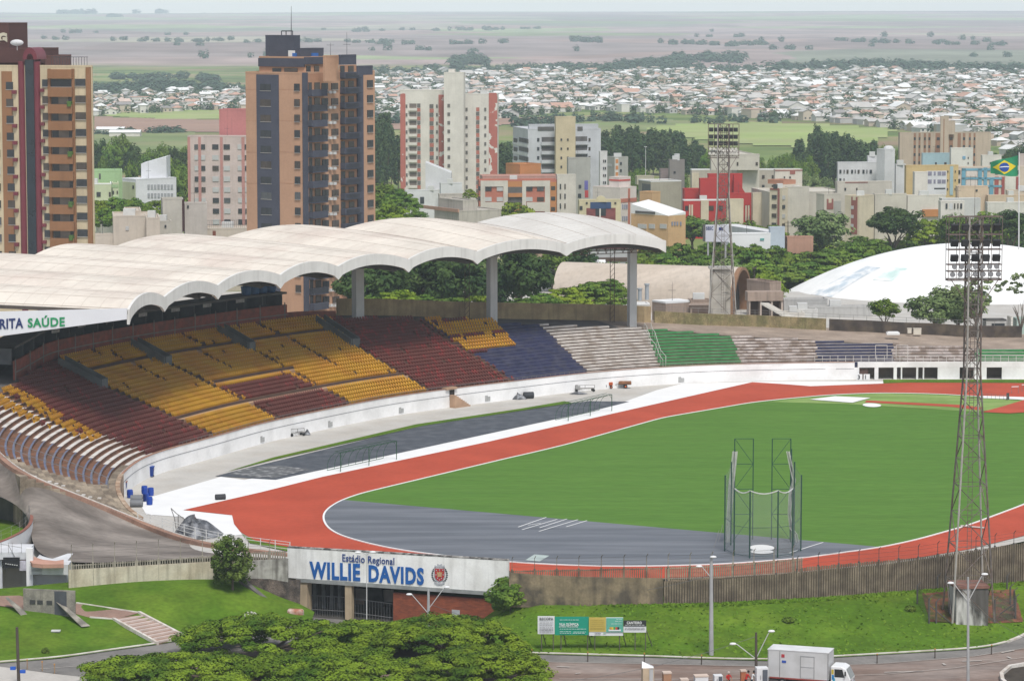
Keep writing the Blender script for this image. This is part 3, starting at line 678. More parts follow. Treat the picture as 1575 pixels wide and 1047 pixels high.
for n in range(8):
 top = [[roofpt(n, a, s) for s in np.linspace(0, 1, NS)] for a in np.linspace(0, 1, NA)]
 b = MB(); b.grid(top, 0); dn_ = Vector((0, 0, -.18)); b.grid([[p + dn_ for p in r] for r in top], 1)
 b.grid([[r[-1] for r in top], [r[-1] + dn_ for r in top]], 0); 
 if n == 0: b.grid([top[0], [p + dn_ for p in top[0]]], 0)
 if n == 7: b.grid([top[-1], [p + dn_ for p in top[-1]]], 0)
 sh = b.build('roof_vault', [M_roofw if n == 7 else M_roof, M_under], canopy)
 sm = MB()
 for s in np.linspace(.03, .97, 16):
  for a0, a1 in zip(np.linspace(0, 1, 13), np.linspace(0, 1, 13)[1:]):
   p, q = roofpt(n, a0, s), roofpt(n, a1, s); sm.tube(p, q, .022, n=4)
 for a in (0.02, .26, .5, .74):
  for s0, s1 in zip(np.linspace(0, 1, 10), np.linspace(0, 1, 10)[1:]): sm.tube(roofpt(n, a, s0), roofpt(n, a, s1), .05 if a > .1 else .09, n=4)
 sm.build('seam', M_seam, sh)
 fb = MB(); rowsf = []
 for a in np.linspace(0, 1, NA):
  p = roofpt(n, a, 0); nb = roofpt(n, a, .03); dd = (nb - p); dd.z = 0; dd.normalize()
  e = min(a, 1 - a); h = FH * (1 + .25 * (1 if e < .06 else 0))
  rowsf.append([p - dd * .25 + Vector((0, 0, .12)), p - dd * .25 - Vector((0, 0, h)), p + dd * .1 - Vector((0, 0, h)), p + dd * .1 + Vector((0, 0, .12))])
 fb.grid([r + [r[0]] for r in rowsf]); fb.face(rowsf[0]); fb.face(rowsf[-1])
 fb.build('fascia', M_fascia, canopy)
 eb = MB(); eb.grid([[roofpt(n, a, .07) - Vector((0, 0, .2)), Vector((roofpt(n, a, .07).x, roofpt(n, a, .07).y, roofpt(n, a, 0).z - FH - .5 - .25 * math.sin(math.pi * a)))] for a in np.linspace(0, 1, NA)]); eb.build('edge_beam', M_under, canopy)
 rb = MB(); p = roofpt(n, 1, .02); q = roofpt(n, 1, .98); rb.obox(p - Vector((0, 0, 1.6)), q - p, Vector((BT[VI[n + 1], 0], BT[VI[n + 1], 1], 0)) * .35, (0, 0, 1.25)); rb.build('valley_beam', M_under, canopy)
b = MB(); e0 = [roofpt(0, 0, s) for s in np.linspace(0, 1, 12)]; tt = Vector((BT[VI[0], 0], BT[VI[0], 1], 0))
for p, q in zip(e0, e0[1:]): b.obox(p - tt * .35 - Vector((0, 0, .5)), q - p, tt * .33, (0, 0, .42))
b.build('end_gutter', mat('dark_gutter', (.09, .075, .065), .9, .3, 1), canopy)
M_col = mat('pale_concrete_column', (.56, .56, .555), .85, .08, .4, streak=.25)
for (px, yb, yt, wpx) in ((551, 486, 408, 21), (757, 491, 391, 18), (972, 501, 381, 15)):
 best = None
 for i in range(180, 345):
  s = row_s(Kr[i]) + 1.2; z = rz[i]; q = PJ(S(i, s, z)); e = abs(q[0] - px)
  if best is None or e < best[0]: best = (e, i, s, z)
 _, i, s, z = best; o = Vector(S(i, s, z - .5)); T_ = Vector((BT[i, 0], BT[i, 1], 0)); Nn = Vector((BN[i, 0], BN[i, 1], 0)); wd = wpx / F * o.y
 b = MB(); zt = 21.2
 b.obox(o - T_ * wd * .45 - Nn * .4, T_ * wd * .8, Nn * 1.0, (0, 0, zt - o.z)); c_o = b.build('column', M_col, canopy)
 b = MB(); b.obox(o - T_ * (1.6 if px > 900 else .5) - Nn * 3 + Vector((0, 0, zt - o.z - .7 * (px > 900))), T_ * (3.6 if px > 900 else .9), Nn * 6, (0, 0, 1.2)); b.build('column_head', mat('rusty_dark_steel', (.09, .055, .045), .8, .2, 1), canopy)
 b = MB(); o2 = o + Nn * 5 - T_ * 1.6
 for dx, dy in ((0, 0), (.7, 0), (0, .7), (.7, .7)): b.tube((o2.x + dx, o2.y + dy, z - .3), (o2.x + dx, o2.y + dy, 23), .06, n=4)
 for k in range(14):
  zz = z + k * .85; b.tube((o2.x, o2.y, zz), (o2.x + .7, o2.y, zz + .85), .04, n=4); b.tube((o2.x + .7, o2.y, zz), (o2.x + .7, o2.y + .7, zz + .85), .04, n=4)
 if px > 700: b.build('steel_prop', MATS['rusty_dark_steel'], canopy)
b = MB(); M_rs = MATS['rusty_dark_steel']
for s01 in (.10, .35):
 A = [roofpt(7, a, s01) - Vector((0, 0, .35)) for a in np.linspace(0.02, .98, 13)]; base_z = VZ[8] + .2
 B = [Vector((p.x, p.y, base_z - 2.0)) for p in A]
 for k in range(12):
  b.tube(A[k], A[k + 1], .08, n=4); b.tube(B[k], B[k + 1], .08, n=4); b.tube(A[k], B[k + 1], .05, n=4); b.tube(A[k + 1], B[k], .05, n=4); b.tube(A[k], B[k], .05, n=4)
b.build('roof_truss', M_rs, canopy)
adv = empty('advertising_banner', e0[0] - Vector((0, 0, 3)), 'white banner with blue and green lettering hung under the left end of the canopy', 'banner')
b = MB(); p0 = Vector(e0[0]) - tt * .4; 
D0 = p0.y; A = [G(195, 476, 0), G(-120, 489, 0)]
ou = Vector((BN[VI[0], 0], BN[VI[0], 1], 0)).normalized()
def onplane(px, py):
 """point of the vertical banner plane seen at a picture place"""
 dx, dy, dz = _dir(px, py); nrm = Vector((ou.y, -ou.x, 0)); d_ = Vector((dx, dy, dz)); o_ = Vector((0, 0, CZ)); t = (p0 - o_).dot(nrm) / d_.dot(nrm); return o_ + d_ * t
q = [onplane(195, 474), onplane(195, 491), onplane(0, 517), onplane(-130, 534), onplane(-130, 480), onplane(0, 479)]
for lst in (q, [v + tt * .12 for v in q]): b.face(lst)
for k in range(6): b.face([q[k], q[(k + 1) % 6], q[(k + 1) % 6] + tt * .12, q[k] + tt * .12])
b.build('banner_sheet', mat('banner_white', (.80, .81, .84), .7, .03, .3), adv)
rd = -ou
def banner_text(s, x0, x1, yb, yt, m, nm):
 a, c = onplane(x0, yb), onplane(x1, yb + (-2.0 if x1 - x0 < 60 else -3)); tp = onplane(x0, yt); ud = (c - a); wd = Vector((ud.x, ud.y, 0)).length
 h = (tp - a).length
 o = text_obj(s, h / .72, a - tt * .06, (ud.x, ud.y, 0), m, adv, nm, bold=.03, width=wd)
 sl_ = ud.z / wd
 for v in o.data.vertices:
  w_ = Vector((v.co.x, v.co.y, 0)) + Vector((wloc(adv).x, wloc(adv).y, 0)) - Vector((a.x, a.y, 0)); v.co.z += w_.dot(Vector((ud.x, ud.y, 0)).normalized()) * sl_
banner_text('RITA', 0, 36, 505.5, 490.5, mat('ink_navy', (.02, .035, .13), .6), 'lettering')
banner_text('SAÚDE', 43, 100, 503, 489.5, mat('ink_green', (.02, .26, .10), .6), 'lettering')
M_road = mat('brown_dusty_asphalt', (.185, .130, .105), .9, .2, .25, (.26, .215, .19), .8, sc3=(.4, 1.4, 1), fine=.18)
M_asph2 = mat('grey_lane_asphalt', (.16, .15, .14), .9, .12, .3, (.22, .205, .19), .6, fine=.1)
M_kerb = mat('whitewashed_kerb', (.66, .62, .57), .9, .12, 1.2, (.4, .33, .27), .6, fine=.1)
M_conc = mat('light_concrete_paving', (.50, .47, .43), .9, .08, .3, fine=.06)
M_brownpath = mat('reddish_path', (.24, .155, .12), .9, .15, .5, fine=.1)
ZS = -4.0
KR_px = [(700, 1001), (788, 1004), (996, 1009.5), (1091, 1013), (1180, 1015), (1283, 1010), (1438, 1001), (1500, 997), (1524, 994), (1550, 987), (1575, 976), (1620, 950), (1700, 915)]
KL_px = [(-220, 1040), (-100, 1028), (0, 1018.5), (94, 1011), (175, 999), (242, 990), (315, 978), (400, 964), (470, 957)]
TR_px = [(735, 968, -4.0), (760, 950, -3.2), (790, 935, -2.4), (830, 924, -1.6), (1000, 929, -1.4), (1100, 927.6, -1.4), (1279, 918, -1.4), (1411, 908, -1.4), (1574, 894.5, -1.4), (1700, 884, -1.4)]
TL_px = [(-220, 930, -1.2), (0, 915, -1.2), (107, 905, -1.1), (210, 894, -.9), (333, 890, -.8), (372, 893, -1), (430, 925, -2.6), (480, 952, -3.7)]
def bank(px, v, T, Kk):
 """point of the bank surface: v 0 at the top edge, 1 at the kerb"""
 y0 = interp(px, [(t[0], t[1]) for t in T]); z0 = interp(px, [(t[0], t[2]) for t in T]); y1 = interp(px, Kk)
 e = v * v * (3 - 2 * v) * .5 + v * .5
 z = z0 + (ZS + .12 - z0) * e
 return G(px, y0 + (y1 - y0) * v, z)
def bank_z(px, py, T, Kk):
 y0 = interp(px, [(t[0], t[1]) for t in T]); y1 = interp(px, Kk); v = min(max((py - y0) / (y1 - y0), 0), 1)
 return bank(px, v, T, Kk).z
def BR_(px, py): return G(px, py, bank_z(px, py, TR_px, KR_px))
def BL_(px, py): return G(px, py, bank_z(px, py, TL_px, KL_px))
def bank_mesh(name, T, Kk, xs):
 b = MB(); rows = []
 for v in np.linspace(0, 1, 15):
  rows.append([bank(x, v, T, Kk) + Vector((0, 0, .05 * vnoise(x / 9., v * 9, 5) * (1 if 0 < v < 1 else 0))) for x in xs])
 b.grid(rows); b.grid([[p for p in rows[0]], [p + Vector((0, 4, 0)) for p in rows[0]]])
 tag(b.build(name, M_grasslawn, smooth=True), kind='structure')
SP_ = [(-140, 150), (140, 150), (140, 330)] + [(G(x, y, ZS).x, G(x, y, ZS).y + 1.2) for x, y in KR_px[::-1]] + [(G(x, y, ZS).x, G(x, y, ZS).y + .6) for x, y in KL_px[::-1][1:]] + [(-140, 300)]
sheet('street', SP_, ZS, M_road)
b = MB(); e0_, e1_ = G(705, 1000, ZS), G(398, 963.5, ZS); f0_, f1_ = GD(800, 900, 322), GD(446, 900, 331); b.grid([[Vector((e1_.lerp(e0_, f).x, e1_.lerp(e0_, f).y, ZS + .01)) for f in np.linspace(0, 1, 6)], [Vector((f1_.lerp(f0_, f).x, f1_.lerp(f0_, f).y - 9, -5.6)) for f in np.linspace(0, 1, 6)], [Vector((f1_.lerp(f0_, f).x, f1_.lerp(f0_, f).y + 6, -5.65)) for f in np.linspace(0, 1, 6)]])
q = G(700, 1001, ZS + .1); q2 = G(735, 968, -4.0); b.face([q, q2, (q2.x, q2.y, -6), (q.x, q.y, -6)]); tag(b.build('entrance_slope', M_asph2), kind='structure')
bank_mesh('grass_bank', TR_px, KR_px, np.linspace(735, 1700, 90)); bank_mesh('left_lawn', TL_px, KL_px, np.linspace(-220, 480, 80))
def kerb(name, pts, h=.2, w=-.36, m=None, z=ZS):
 q = smooth_line([(G(x, y, z).x, G(x, y, z).y) for x, y in pts], .8, 2); b = MB(); b.wall([tuple(p) for p in q], z, z + h, w, 0); tag(b.build(name, m or M_kerb), kind='structure')
kerb('kerb_right', KR_px); kerb('kerb_left', KL_px)
sheet('inner_lane', [G(x, y, ZS + .03) for x, y in KR_px] + [G(x, y, ZS + .03) for x, y in [(1700, 945), (1640, 975), (1575, 996), (1500, 1008), (1440, 1013), (1349, 1020), (1180, 1024), (988, 1020), (833, 1017), (700, 1013)]], ZS + .03, M_asph2)
sheet('left_lane', [G(x, y, ZS + .03) for x, y in KL_px] + [G(x, y, ZS + .03) for x, y in [(470, 985), (330, 1010), (200, 1050), (144, 1043), (84, 1035), (0, 1024.5), (-220, 1046)]], ZS + .03, M_asph2)
sheet('light_paving', [G(x, y, ZS + .06) for x, y in [(-220, 1046), (0, 1024.5), (84, 1035.5), (150, 1043), (170, 1060), (170, 1300), (-220, 1300)]], ZS + .06, M_conc)
mk = MB()
def stripe(a, b_, wd, z=ZS + .09):
 A, B = G(*a, z), G(*b_, z); t = (B - A).normalized(); nn = Vector((-t.y, t.x, 0)) * wd / 2; mk.face([A - nn, B - nn, B + nn, A + nn])
for pts in ([(833, 1017), (988, 1020), (1180, 1024), (1349, 1020), (1440, 1013), (1500, 1008), (1575, 996)], [(860, 1043), (1100, 1044), (1360, 1036), (1470, 1026), (1575, 1010)], [(60, 1028), (150, 1021), (260, 1008)]):
 for a, b_ in zip(pts, pts[1:]): stripe(a, b_, .10)
for a, b_ in (((1540, 1003), (1560, 999)), ((1549, 1009), (1556, 1012)), ((1480, 1016), (1510, 1015)), ((1450, 1019), (1454, 1022)), ((885, 1035), (893, 1034)), ((856, 1024), (876, 1025)), ((1360, 1033), (1420, 1031))): stripe(a, b_, .25)
tag(mk.build('road_markings', mat('worn_road_paint', (.46, .42, .38), .9, .2, 2)), kind='structure')
b = MB(); c = [(1700, 1020), (1600, 1024), (1556, 1031), (1543, 1042), (1545, 1052), (1560, 1066), (1700, 1090)]
b.wall([(G(x, y, ZS).x, G(x, y, ZS).y) for x, y in c], ZS, ZS + .55, -.35); tag(b.build('island_kerb', M_kerb), kind='structure')
sheet('island_planting', [G(x, y, ZS) for x, y in c], ZS + .25, mat('dark_planting_soil', (.05, .04, .03), .95, .3, 1))
sheet_pts = [BL_(x, y) + Vector((0, 0, .06)) for x, y in [(112, 928), (214, 943), (175, 953), (138, 950), (115, 944)]]
b = MB(); b.face(sheet_pts); b.face([BL_(x, y) + Vector((0, 0, .06)) for x, y in [(-60, 918), (30, 916), (60, 925), (112, 928), (115, 944), (60, 940), (0, 932), (-60, 934)]]); tag(b.build('brown_path', M_brownpath), kind='structure')
b = MB()
for pts in ([(117, 928), (214, 943)], [(138, 950), (175, 953)]):
 A, B = BL_(*pts[0]), BL_(*pts[1]); b.obox(A, B - A, Vector((0, .25, 0)), (0, 0, .14))
tag(b.build('path_kerb', M_kerb), kind='structure')
stp = empty('stone_steps', BL_(230, 967), 'flight of pale pinkish steps climbing the left lawn from the street', 'steps')
TLs, TRs, BLs, BRs = BL_(175, 953), BL_(214, 943), G(242, 990, ZS + .12), G(287, 981, ZS + .12)
NST = 9
b = MB(); e = MB()
for k in range(NST):
 f0, f1 = k / NST, (k + 1) / NST; a0, a1 = TLs.lerp(BLs, f0), TLs.lerp(BLs, f1); c0, c1 = TRs.lerp(BRs, f0), TRs.lerp(BRs, f1); z = a0.z + .12; zn = a1.z + .12
 P = [Vector((v.x, v.y, z)) for v in (a0, c0, c1, a1)]; b.face(P); b.face([P[3], P[2], Vector((c1.x, c1.y, zn - .3)), Vector((a1.x, a1.y, zn - .3))])
 dn = (P[3] - P[0]) * .3; e.obox(P[3] - dn - Vector((0, 0, .15)), P[2] - P[3], dn * 1.03, (0, 0, .17))
b.build('treads', mat('brown_step_tread', (.30, .20, .155), .9, .15, 1), stp); e.build('step_edge', mat('pink_white_step_edge', (.62, .52, .47), .9, .12, 1.5), stp)
for A, B in ((TLs, BLs), (TRs, BRs)):
 b = MB(); b.obox(A - Vector((.15, 0, .1)), B - A, (.3, 0, 0), (0, 0, .35)); b.build('side_kerb', M_kerb, stp)
ring_pts = [(-300, 560, 12.0), (-60, 672, 8.3), (0, 706.5, 6.9), (25, 730, 5.6), (67, 755, 4.0), (107, 776, 2.7), (149, 790, 1.7), (211, 803, .9), (280, 828, .5), (336, 840, .4), (392, 846, .3), (446, 852, .3)]
out_pts = [(-300, 705, 7), (-60, 745, 5.6), (0, 757, 4.6), (30, 772, 3.6), (50, 800, 2.2), (46, 825, 1.5), (60, 858, .6), (110, 868, .3), (210, 862, .2), (315, 857, .2), (390, 857, .2), (446, 859, .2)]
def on_terrace(px, py):
 best = min(((PJ(S(i, s, WH + .05 + (s - .45) * RR / RD))[0] - px) ** 2 + (PJ(S(i, s, WH + .05 + (s - .45) * RR / RD))[1] - py) ** 2, i, s) for i in range(0, 150, 2) for s in np.arange(.5, 26, .3))
 return S(best[1], best[2], WH + .05 + (best[2] - .45) * RR / RD)
ring3 = []
for p in ring_pts:
 if -10 < p[0] < 200: ring3.append(on_terrace(p[0], p[1]))
 elif p[0] >= 200: ring3.append(tuple(G(*p)))
t0 = Vector(ring3[0]) - Vector(ring3[1]); ring3 = [tuple(Vector(ring3[0]) + t0.normalized() * 22 + Vector((0, 0, 1.0)))] + ring3
A = smooth_line(ring3, 1.0, 3); Bq = smooth_line([tuple(G(*p)) for p in out_pts], 1.0, 3)
def resn(p, n):
 d = np.r_[0, np.cumsum(np.linalg.norm(np.diff(p[:, :2], axis=0), axis=1))]; t = np.linspace(0, d[-1], n); return np.stack([np.interp(t, d, p[:, i]) for i in range(3)], 1)
A = resn(A, 90); Bq = resn(Bq, 90)
b = MB(); b.grid([[Vector(A[j]) * (1 - f) + Vector(Bq[j]) * f - Vector((0, 0, .5 * (1 - f))) for j in range(90)] for f in np.linspace(0, 1, 8)]); tag(b.build('ramp_road', mat('weathered_ramp_asphalt', (.135, .115, .10), .95, .25, .3, (.24, .21, .185), .85, sc3=(.35, 1, 1), fine=.15), smooth=True), kind='structure')
rk = empty('ramp_kerb_wall', Vector(A[45]), 'low brown kerb wall with white edge between the ramp road and the left terraces', 'wall')
b = MB(); b.wall([tuple(p) for p in A], [p[2] - 1.3 for p in A], [p[2] for p in A], .75); b.build('kerb_body', mat('reddish_brown_kerb', (.30, .175, .125), .95, .22, .7, (.20, .13, .10), .5, fine=.12), rk)
b = MB(); n_ = len(A)
inn = [Vector(A[j]) + Vector((-(A[min(j + 1, n_ - 1)][1] - A[max(j - 1, 0)][1]), A[min(j + 1, n_ - 1)][0] - A[max(j - 1, 0)][0], 0)).normalized() * .62 for j in range(n_)]
for j in range(0, 70): b.obox(inn[j] + Vector((0, 0, 0)), inn[j + 1] - inn[j], Vector((0, .22, 0)), (0, 0, .09))
b.build('white_edge', M_wpaint, rk)
pw = empty('round_pit_wall', G(20, 800, 2), 'white rounded retaining wall with dark inner side round a grassy pit at the left edge', 'wall')
cp_ = [(-160, 745, 4.2), (-60, 752, 3.8), (0, 762, 3.4), (25, 770, 3.2), (40, 780, 3.0), (47, 794, 2.8), (45, 806, 2.6), (32, 818, 2.5), (0, 833, 2.3), (-60, 850, 2.2), (-160, 866, 2.1)]
q = smooth_line([tuple(G(*p)) for p in cp_], .8, 2)
b = MB(); b.wall([tuple(p) for p in q], [p[2] - 3.4 for p in q], [p[2] for p in q], .35)
b.build('curved_wall', mat('pit_wall_white', (.72, .72, .72), .9, .1, .5, streak=.12), pw)
b = MB(); qi = [(p[0] - .38, p[1]) for p in q]; k0 = [j for j in range(len(q)) if q[j][1] > G(47, 797, 2.8).y]
b.wall([(q[j][0] - .25, q[j][1] - .42) for j in k0], [q[j][2] - 3 for j in k0], [q[j][2] + .02 for j in k0], .04); b.build('inner_face', mat('dark_inner_concrete', (.05, .05, .042), .95, .35, .5, (.11, .11, .09), .5), pw)  # inner side gets a darker layer than the outer face
b = MB(); b.wall([(p[0], p[1]) for p in q], [p[2] for p in q], [p[2] + .08 for p in q], .37); b.build('coping', mat('rusty_brown_coping', (.22, .09, .065), .9, .2, 1), pw)
sheet('pit_grass', [(p[0] - .4, p[1]) for p in q], .9, M_grasslawn)
b = MB()
for j in range(0, len(q), 3): b.tube(q[j], Vector(q[j]) + Vector((0, 0, 1.1)), .025, n=4)
for j in range(0, len(q) - 3, 3):
 for h in (.6, 1.1): b.tube(Vector(q[j]) + Vector((0, 0, h)), Vector(q[j + 3]) + Vector((0, 0, h)), .012, n=3)
b.build('wire_rail', M_rail, pw)
b = MB(); kk_ = [j for j in range(len(q)) if q[j][1] < G(47, 800, 2.8).y]
for j in kk_[::1]:
 p = Vector(q[j]); b.obox(p + Vector((.02, -.06, -.75)), (.28, 0, 0), (0, .05, 0), (0, 0, .6))
b.build('block_band', mat('pale_vent_blocks', (.55, .55, .56), .9, .2, 2), pw)
gh = empty('gate_house', G(60, 905, -1.1), 'white curved gate house with terracotta terrace roof beside the left fence', 'building')
M_gh = mat('gate_house_white', (.68, .69, .71), .85, .06, .5, (.55, .55, .56), .5, streak=.12)
def slab(px0, px1, py0, py1, D, th, m, nm, par, zfix=None):
 a = GD(px0, py1, D); c = GD(px1, py0, D); b = MB(); b.obox(a, (c.x - a.x, 0, 0), (0, th, 0), (0, 0, c.z - a.z)); return b.build(nm, m, par)
slab(-80, 41, 857, 907, 326, .3, M_gh, 'wall', gh); slab(-80, 41, 849, 860, 321.5, 5, M_gh, 'lintel', gh); slab(-80, 3, 860, 910, 322, .4, M_gh, 'wall', gh)
slab(41, 50, 843, 907, 320.8, .6, mat('fresh_white_render', (.82, .82, .82), .8, .04, .5), 'pylon', gh); slab(50, 100, 866, 909, 322, 6, M_gh, 'wall', gh); slab(99, 107, 868, 907, 323.5, 4, mat('pale_green_render', (.55, .62, .60), .9, .1, 1), 'wall', gh)
slab(46, 65, 866, 883, 320.4, 2, mat('grey_fascia_band', (.58, .59, .60), .8, .06, 1), 'fascia_box', gh); slab(65, 105, 868, 883.5, 319.9, 2.5, M_gh, 'fascia_box', gh)
slab(100.5, 105, 896, 908, 322.6, .3, mat('dark_doorway', (.02, .018, .016), .9), 'doorway', gh)
o = slab(5, 30, 857, 873, 320.9, .2, mat('black_sign_panel', (.015, .015, .017), .6), 'sign_panel', gh); 
b = MB()
for k in range(6):
 a = GD(8 + k * 3.4, 867 + k * .5, 320.85); b.obox(a, (.15, 0, 0), (0, -.03, 0), (0, 0, .10))
b.build('sign_lettering', mat('pale_lettering', (.5, .5, .48), .7), gh)
slab(30, 42, 862, 877, 321.0, .2, mat('grey_mural', (.48, .46, .52), .8, .3, 2), 'mural', gh)
b = MB(); terr = [(-80, 838), (0, 832), (20, 838), (42, 849), (50, 855), (66, 860), (86, 862), (98, 860), (98, 867), (66, 867.5), (50, 866), (44, 860), (0, 856), (-80, 852)]
zt_ = 1.05; b.face([G(x, y, zt_) for x, y in terr]); b.face([G(x, y, zt_) - Vector((0, 0, .4)) for x, y in terr])
for k in range(len(terr)): p, r = G(*terr[k], zt_), G(*terr[(k + 1) % len(terr)], zt_); b.face([p, r, r - Vector((0, 0, .4)), p - Vector((0, 0, .4))])
b.build('terrace_roof', mat('terracotta_terrace', (.50, .28, .21), .9, .12, .8), gh)
text_obj('ESTÁDIO', .32, GD(48, 878, 320.3), (1, 0, 0), mat('grey_letter', (.36, .37, .38), .7), gh, 'fascia_lettering', width=GD(64, 878, 320).x - GD(48, 878, 320).x)
b = MB()
for px in (2, 13, 19, 33): a = GD(px, 850, 321.4); b.tube(a, a + Vector((0, 0, 1.1)), .025, n=4)
b.tube(GD(0, 836, 321.4), GD(34, 842, 321.4), .025, n=4); b.tube(GD(13, 838, 321.4), GD(23, 856, 321.4), .03, n=4); b.build('terrace_rail', M_rail, gh)
M_cream = mat('stained_cream_wall', (.62, .565, .44), .9, .12, .6, (.36, .30, .21), .6, streak=.5, fine=.08)
M_plank = mat('weathered_concrete_planks', (.215, .175, .125), .95, .25, .9, (.10, .08, .06), .7, streak=.5, fine=.15)
M_dwall = mat('sooty_tan_wall', (.25, .195, .125), .95, .25, .5, (.07, .06, .05), .85, thr=(.46, .62), streak=.5, fine=.12)
M_wirep = mat('dark_fence_steel', (.09, .085, .08), .7, .2, 2)
def fence(name, label, base, top, mid, wallm, pickm, pick_from_base=False, step=.26, posts=2.3, pw_=.12, rise=1.2):
 """base: px,py,z of the foot; top/mid: px->py of pickets' top and of the solid wall's top"""
 P = smooth_line([tuple(G(*p)) for p in base], .26, 6); root = empty(name, Vector(P[len(P) // 2]), label, 'fence')
 tp = [PJ(p)[0] for p in P]; zt = [ZAT(interp(x, top), p[1]) for x, p in zip(tp, P)]; zm = [ZAT(interp(x, mid), p[1]) for x, p in zip(tp, P)]
 b = MB(); b.wall([tuple(p) for p in P], [p[2] - .5 for p in P], zm, .18); b.build('wall', wallm, root)
 d = np.r_[0, np.cumsum(np.linalg.norm(np.diff(P[:, :2], axis=0), axis=1))]; b = MB(); n = int(d[-1] / step)
 def at(s): return [float(np.interp(s, d, P[:, i])) for i in range(3)] + [float(np.interp(s, d, zt)), float(np.interp(s, d, zm))]
 jr = random.Random(3)
 for k in range(n):
  x, y, z, t_, m_ = at(k * step); x2, y2 = at(k * step + .1)[:2]; u = Vector((x2 - x, y2 - y, 0)).normalized(); nn = Vector((u.y, -u.x, 0))
  z0 = z - .3 if pick_from_base else m_ - .2
  b.obox(Vector((x, y, z0)) + nn * .08 * (1 if pick_from_base else -.5), u * pw_, -nn * .1, (0, 0, t_ + jr.uniform(-.05, .03) - z0))
 if not pick_from_base:
  for k in range(n):
   x, y, z, t_, m_ = at(k * step); x2, y2, _, t2, _ = at((k + 1) * step); b.obox((x, y + .1, t_ - .18), (x2 - x, y2 - y, t2 - t_), (0, .05, 0), (0, 0, .09))
 b.build('pickets', pickm, root)
 last = None; k = 0; s = .3
 while s < d[-1]:
  x, y, z, t_, m_ = at(s); p = MB(); p.tube((x, y + .1, z), (x, y + .1, t_ + .1), .11, n=6); p.tube((x, y + .1, t_ + .05), (x, y + .1, t_ + rise), .04, n=4); p.tube((x, y + .1, t_ + rise), (x + .12, y - .35, t_ + rise + .3), .035, n=4); p.build('post', pickm if not pick_from_base else M_wirep, root)
  last = s; s += posts
 w_ = MB(); ss = list(np.arange(.3, d[-1], posts))
 for h in (.35, .8, 1.15):
  for a, c in zip(ss, ss[1:]): A_, C_ = at(a), at(c); w_.tube((A_[0], A_[1] + .1, A_[3] + h * rise / 1.2), (C_[0], C_[1] + .1, C_[3] + h * rise / 1.2), .012, n=3)
 w_.build('wire', M_wirep, root)
 return root
fence('picket_wall', 'cream stained wall topped with small pickets and wire posts above the left lawn', [(106, 904, -1.1), (150, 899, -1.0), (210, 894, -.9), (270, 891, -.85), (333, 890, -.8), (376, 893, -.9)], [(107, 868), (210, 862), (315, 855), (376, 853)], [(107, 876), (210, 870), (315, 864), (376, 861)], M_cream, mat('dirty_picket', (.30, .27, .22), .95, .3, 2, streak=.5), rise=1.9)
fence('picket_wall', 'whitish blackened wall stretch between the small tree and the stadium name panel', [(378, 890, -.9), (410, 891, -.9), (443, 892, -.9)], [(376, 850), (443, 846)], [(376, 862), (443, 859)], mat('blackened_white_wall', (.52, .50, .46), .95, .2, .7, (.10, .09, .08), .7, thr=(.46, .62), streak=.7), MATS['dirty_picket'], rise=1.0)
fence('picket_wall', 'sooty tan wall with pickets on top right of the stadium name panel', [(783, 926, -1.5), (830, 926, -1.5), (900, 928.5, -1.4), (1020, 930, -1.4)], [(783, 877), (830, 876), (900, 875), (1020, 872)], [(783, 880), (830, 884), (900, 887), (1022, 889)], M_dwall, M_plank, step=.21, pw_=.09)
fence('plank_fence', 'tall brown concrete plank fence along the near end of the track', [(1021, 929, -1.4), (1100, 927.6, -1.4), (1180, 923.5, -1.4), (1279, 918, -1.4), (1411, 908, -1.4), (1574, 894.5, -1.4), (1720, 884, -1.4)], [(1021, 893), (1100, 891), (1160, 886), (1215, 880), (1235, 872), (1279, 868), (1411, 857), (1574, 834), (1720, 815)], [(1021, 896), (1235, 880), (1279, 875), (1411, 864), (1574, 841), (1720, 822)], mat('fence_shadow_gap', (.075, .06, .045), .95, .2, 1), M_plank, pick_from_base=True, step=.27, pw_=.17)
fence('picket_fence', 'low row of pale pickets behind the start of the plank fence', [(1023, 914, -.4), (1100, 911, -.4), (1180, 906, -.4), (1236, 900, -.4)], [(1023, 872), (1100, 869), (1180, 863), (1236, 858)], [(1023, 893), (1236, 880)], M_dwall, mat('pale_pickets', (.30, .25, .18), .95, .2, 2), step=.22, pw_=.1)
ent = empty('stadium_entrance', G(610, 955, -4.6), 'entrance building with long white name panel reading Estádio Regional Willie Davids', 'building')
A_ = GD(442, 865, 325); B_ = GD(780, 885, 316.5); U_ = Vector((B_.x - A_.x, B_.y - A_.y, 0)).normalized(); Nv = Vector((U_.y, -U_.x, 0))   # Nv towards the viewer
def onP(px, py, off_=0.0):
 dx, dy, dz = _dir(px, py); d_ = Vector((dx, dy, dz)); o_ = Vector((0, 0, CZ)); p0_ = Vector((A_.x, A_.y, 0)) + Nv * off_; t = (p0_ - o_).dot(Nv) / d_.dot(Nv); return o_ + d_ * t
def pbox(px0, px1, py0, py1, off_, th, m, nm, par=ent):
 """box on the entrance plane between picture places, off_ in front, th deep (backwards)"""
 a = onP(px0, py1, off_); c = onP(px1, py1, off_); zt = onP(px0, py0, off_).z; b = MB(); b.obox((a.x, a.y, a.z), Vector((c.x - a.x, c.y - a.y, 0)), -Nv * th, (0, 0, zt - a.z)); return b.build(nm, m, par)
M_pan = mat('name_panel_white', (.95, .945, .91), .85, .04, .5, (.62, .60, .54), .35, streak=.22, fine=.04)
pan = MB(); q4 = [onP(442, 841), onP(781, 861), onP(781, 911), onP(442, 888)]
for k in range(2): pan.face([v - Nv * .5 * k for v in q4])
